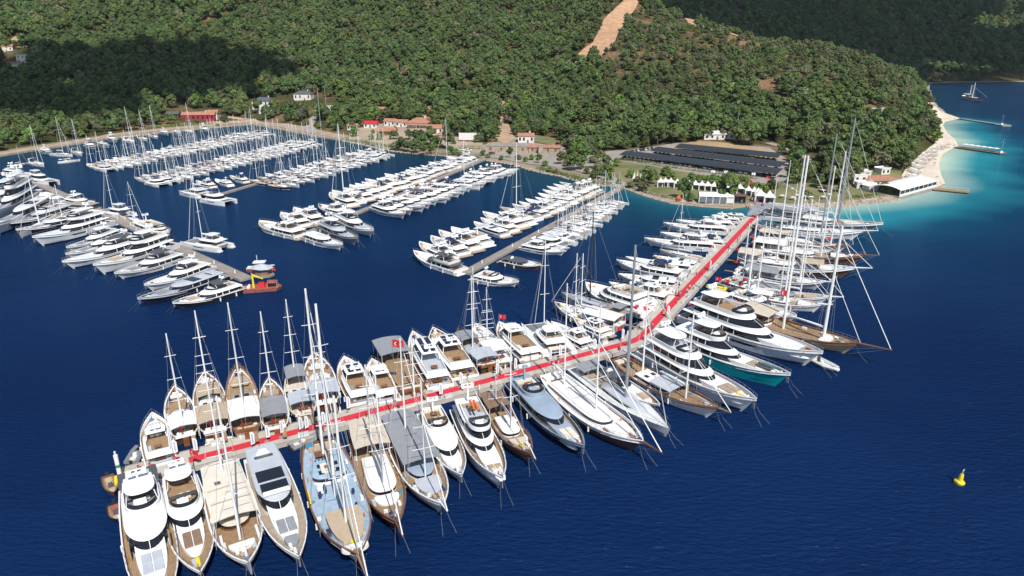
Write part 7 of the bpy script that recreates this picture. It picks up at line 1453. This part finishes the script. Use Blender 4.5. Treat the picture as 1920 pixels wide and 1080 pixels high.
for i, (px, py) in enumerate([(1180, 334), (1188, 336), (1194, 335), (1201, 334)]):
    p = gnd(px, py); T = Tmpl(); T.part('sail_cloth', MB().add([(-.9, 0, .2), (.9, 0, .4), (.5, .1, 4.2 - .3 * i), (-.9, -.04, .2), (.9, -.04, .4), (.5, .06, 4.2 - .3 * i)], [(0, 1, 2), (5, 4, 3)]), 'canvasw'); T.part('spar', MB().tube([(.5, .08, 0), (.5, .08, 4.6)], .06, 4), 'white'); T.place('dinghy_sail', f'small white dinghy sail standing on the lawn, {ORD[i]} from the left', 'sail', (p.x, p.y, p.z), R(20 * i), 1, 'dinghy sails on the lawn')
for px, py, lb, m_, tk in [(1331, 349, 'white flag on a pole above the tent row, left of three', 'white', False), (1355, 350, 'white flag on a pole above the tent row, middle of three', 'white', False), (1406, 354, 'white flag on a pole above the tent row, right of three', 'white', False), (1433, 362, 'red crescent flag on a pole beside the tall shrubs', 'red', True), (1400, 372, 'red crescent flag at the tents beside the ramp', 'red', True)]: flag_on(px, py, 1.2, lb, h=8, turk=tk, m=m_, land=True)
for i in range(26):
    px = rp.uniform(1385, 1448); p = gnd(px, rp.uniform(372, 386)); person(p.x, p.y, p.z + .3, rp.uniform(0, 6), 'near the tents at the shore end', 'near the tents')
for i in range(12):
    p = gnd(rp.uniform(1465, 1570), rp.uniform(350, 376)); T = um if i % 3 else sb; T.place('parasol' if i % 3 else 'sun_lounger', 'white parasol on the lawn beside the schooners' if i % 3 else 'white lounger on the lawn beside the schooners', 'parasol' if i % 3 else 'sun lounger', (p.x, p.y, p.z + .2), rp.uniform(0, 3), .55 if i % 3 else 1, 'parasols on the lawn' if i % 3 else 'loungers on the lawn')
# tall thin poles seen over the trees
for px, top, foot, lb in [(1022, 165, 298, 'tall pale mast between village trees and villas'), (612, 160, 205, 'telephone pole behind the grey-roofed garage'), (705, 12, 40, 'thin pylon high on the left hill'), (1380, 210, 262, 'pale pole rising from the pine wood behind the carports')]:
    px = {1022: 607}.get(px, px); p = gnd(px, foot); h = height_for(p.x, p.y, top) - p.z; o = link('lamp_mast', MB().tube([(0, 0, -1), (0, 0, max(h, 6))], .16, 6, .08).mesh('lamp_mast', 'lightgrey'), None, tuple(p)); tag(o, lb, 'pole')
# ------------------------------------------------------------------ shore stones
def stones(pts, n, w, smin, smax, name, label, seed, zoff=.2):
    rr = random.Random(seed); P = [at(*q) for q in pts]; cum = [0]
    for i in range(len(P) - 1): cum.append(cum[-1] + (P[i + 1] - P[i]).length)
    mb = MB()
    for i in range(n):
        s = rr.uniform(0, cum[-1] * .999); k = max(j for j in range(len(cum)) if cum[j] <= s); q = P[k].lerp(P[k + 1], (s - cum[k]) / (cum[k + 1] - cum[k])); d = (P[k + 1] - P[k]).normalized(); nn = Vector((-d.y, d.x, 0)); q = q + nn * rr.uniform(-w * .25, w); sz = rr.uniform(smin, smax); z = max(H(q.x, q.y), 0) + zoff * sz - .1
        b = len(mb.v); mb.ball((q.x, q.y, z), sz * rr.uniform(.8, 1.3), sz * rr.uniform(.8, 1.3), sz * .8, 5, 3, -.8)
        mb.v[b:] = [(x + rr.uniform(-.15, .15) * sz, y + rr.uniform(-.15, .15) * sz, z_ + rr.uniform(-.12, .12) * sz) for x, y, z_ in mb.v[b:]]
    o = link(name, mb.mesh(name, 'rockm')); tag(o, label, 'rocks', None, 'stuff')
stones([(1405, 390), (1440, 389), (1500, 391), (1560, 389), (1620, 383), (1684, 375)], 900, 3.5, .4, 1.1, 'breakwater_rocks', 'pale boulders lining the shore behind the schooners', 3)
stones([(640, 264), (740, 285), (800, 291), (850, 294), (905, 301), (960, 309), (1000, 321), (1060, 334), (1110, 348), (1165, 351)], 700, 2.0, .25, .7, 'shore_stones', 'brown stones along the shore below the village', 4)
stones([(1168, 352), (1210, 368), (1260, 382), (1320, 388), (1375, 392)], 500, 1.2, .3, .6, 'path_edge_stones', 'pale kerb stones between the shore path and the water', 5)
stones([(1772, 212), (1757, 200), (1746, 186), (1744, 170)], 200, 3, .4, 1.2, 'point_rocks', 'pale rocks along the point beyond the beach', 6)
# quay wall on the left
QW = [at(*q) for q in [(-60, 300)] + SHORE_PX[2:12]]
mb = MB()
for i, q in enumerate(QW):
    d = (QW[min(i + 1, len(QW) - 1)] - QW[max(i - 1, 0)]).normalized(); nn = Vector((-d.y, d.x, 0)); mb.v += [(q.x - nn.x * .6, q.y - nn.y * .6, -1), (q.x - nn.x * .5, q.y - nn.y * .5, 1.15), (q.x + nn.x * 1.2, q.y + nn.y * 1.2, 1.2)]
for i in range(len(QW) - 1): b = i * 3; mb.f += [(b, b + 3, b + 4, b + 1), (b + 1, b + 4, b + 5, b + 2)]
o = link('quay_wall', mb.mesh('quay_wall', 'stone')); tag(o, 'long low stone quay wall along the left shore', 'quay', None, 'structure')
# ------------------------------------------------------------------ garden trees and shrubs, one by one
GT = [(752, 284, 0, 1.15), (765, 286, 3, 1.0), (780, 288, 0, 1.1), (795, 291, 3, .85), (740, 280, 5, .9), (806, 290, 2, .7), (712, 262, 4, .8), (696, 262, 4, .7), (664, 256, 4, 1.0), (846, 287, 4, .75), (855, 290, 4, .7), (862, 292, 5, .5), (997, 300, 4, .62), (956, 296, 2, .75), (1076, 320, 0, 1.25), (1064, 312, 5, .8), (1090, 318, 3, 1.0), (1045, 279, 7, .75), (1030, 322, 4, .5), (1042, 324, 5, .45), (1120, 336, 1, .8), (1135, 330, 0, .8), (1144, 322, 4, .7), (1122, 318, 5, .8), (1160, 345, 4, .45), (1183, 333, 4, .8), (1195, 342, 5, .6), (1212, 352, 0, 1.25), (1222, 346, 0, .95), (1206, 358, 5, .8), (1248, 330, 4, .85), (1260, 336, 4, .7), (1282, 372, 0, 1.15), (1294, 378, 1, .6), (1182, 352, 5, .6),
      (1335, 345, 4, .85), (1348, 350, 4, .75), (1366, 352, 4, .85), (1380, 352, 4, .8), (1402, 360, 4, .95), (1418, 364, 4, .95), (1432, 368, 4, .9), (1445, 364, 0, .9), (1296, 338, 4, .7), (1312, 344, 5, .5), (1512, 372, 5, .7), (1545, 360, 5, .6), (1580, 362, 0, .8), (1655, 362, 0, .7), (1668, 366, 4, .5), (1536, 352, 1, .9), (1560, 345, 0, 1.0), (1490, 346, 1, 1.0), (1604, 340, 0, .9), (1700, 300, 5, .8), (1698, 316, 5, .8), (690, 225, 6, 1.0), (662, 232, 4, .9), (652, 225, 0, 1.0), (745, 228, 0, 1.0), (772, 232, 0, .9), (742, 246, 4, .6), (668, 246, 4, .8), (680, 236, 5, 1.0), (700, 250, 4, .5), (766, 262, 0, .9), (790, 262, 3, .9), (778, 222, 1, 1.1), (822, 270, 4, .6), (730, 222, 0, 1.0), (848, 236, 0, 1.1), (862, 240, 1, 1.0), (930, 266, 4, .5), (760, 226, 0, 1.1), (828, 238, 0, 1.0), (840, 244, 5, .9), (850, 270, 4, .6), (738, 262, 1, .9), (812, 222, 4, .8), (795, 212, 4, .8), (524, 215, 5, 1.0), (508, 222, 5, 1.1), (540, 205, 4, .7), (600, 222, 4, .9), (590, 200, 4, .6), (640, 208, 4, 1.0), (575, 235, 4, .9), (600, 240, 4, .7), (560, 228, 0, 1.0), (368, 232, 5, .8), (332, 236, 5, .6), (408, 238, 5, .5), (345, 225, 5, .7), (422, 230, 0, .9), (228, 178, 6, 1.6), (212, 188, 6, 1.3), (245, 172, 6, 1.3),
      (1098, 268, 5, .7), (1108, 262, 5, .6), (935, 258, 2, .7), (975, 258, 0, .8), (1148, 262, 5, .9), (1160, 258, 0, .9), (890, 262, 2, .6), (1130, 280, 0, 1.1), (1112, 290, 5, .9)]
GT += [(905, 292, 4, .6), (915, 296, 5, .5), (940, 300, 4, .5), (972, 300, 5, .6), (985, 304, 4, .55), (1010, 306, 0, .7), (1022, 312, 4, .6), (1052, 308, 0, .9), (1058, 296, 5, .7), (1070, 300, 0, 1.0), (1084, 304, 4, .8), (1100, 300, 0, 1.0), (1112, 306, 5, .8), (1126, 304, 1, .9), (1076, 284, 0, 1.0), (1060, 274, 5, .8), (898, 268, 1, .9), (912, 264, 0, .9), (1100, 326, 4, .6), (1112, 332, 5, .6), (880, 296, 4, .6), (1142, 338, 4, .7), (1136, 316, 0, .9), (1155, 312, 4, .8)]
GT += [(x, 338 + (x - 1300) * .03, 4, .5) for x in range(1300, 1400, 9)]
WH = lambda px: 'on the left shore' if px < 500 else 'near the villas' if px < 645 else 'in the village' if px < 860 else 'by the stone restaurant' if px < 1110 else 'in the event garden' if px < 1460 else 'on the lawn behind the schooners' if px < 1690 else 'beside the beach'
GK = ['round dark pine', 'broad pine', 'slim pine', 'mid green pine', 'bright green round tree', 'olive green shrubby tree', 'bare grey tree', 'deep plum tree']
for i, (px, py, k, s) in enumerate(GT):
    p = gnd(px, py); sz = 'small' if s < .7 else 'medium' if s < .95 else 'large'
    tree(p.x, p.y, p.z - .2 - (1.2 * s if k in (4, 5) else 0), k, s, rp.uniform(0, 6), KN[k] if s > .6 else 'garden_shrub', f'{sz} {GK[k]} {WH(px)}', f'{sz} {GK[k]}s {WH(px)}', 'tree')
def hedge(pts, w, h, name, label, seed, m=LEAF[0], n=None):
    rr = random.Random(seed); P = [gnd(*q) for q in pts]; mb = MB()
    for i in range(len(P) - 1):
        L = (P[i + 1] - P[i]).length
        for j in range(int(L * w * 5)):
            q = P[i].lerp(P[i + 1], rr.random()); x, y = q.x + rr.uniform(-w / 2, w / 2), q.y + rr.uniform(-w / 2, w / 2); z = H(x, y) + rr.uniform(.1, h); nn = Vector((rr.gauss(0, .6), rr.gauss(-.3, .6), 1)).normalized(); t_ = nn.orthogonal().normalized(); b_ = nn.cross(t_); s = rr.uniform(.2, .45); p = Vector((x, y, z)); mb.add([p - t_ * s, p + b_ * s * .7, p + t_ * s, p - b_ * s * .8], [(0, 1, 2, 3)])
    o = link(name, mb.mesh(name, m)); tag(o, label, 'hedge')
hedge([(1164, 300), (1240, 312), (1330, 324), (1420, 336)], 2.5, 1.8, 'hedge', 'long clipped green hedge between the car park and the lawn', 1)
hedge([(862, 278), (905, 280)], 3, 2.2, 'hedge', 'bright green hedge below the white fabric screen', 2, LEAF[1])
hedge([(640, 262), (690, 268), (735, 276)], 3, 1.5, 'hedge', 'green bushes on the bank below the village boathouse', 3, LEAF[1])
hedge([(800, 288), (850, 291), (900, 297)], 4, 1.6, 'shrubs', 'olive bushes along the bank right of the village', 4, LEAF[2])
hedge([(1010, 316), (1060, 328), (1105, 342), (1150, 348)], 4, 1.2, 'shrubs', 'low bushes on the bank below the restaurant road', 5, LEAF[1])
hedge([(1175, 350), (1215, 362), (1265, 374)], 3, .9, 'shrubs', 'low plants along the shore path before the tents', 6, LEAF[2])
hedge([(285, 240), (330, 237), (400, 232)], 5, 1.8, 'hedge', 'deep green hedge on the bank below the maroon lodge', 7, LEAF[1])
hedge([(1590, 372), (1640, 366), (1675, 362)], 3, 1.0, 'shrubs', 'low plants on the bank left of the terrace', 8, LEAF[1])
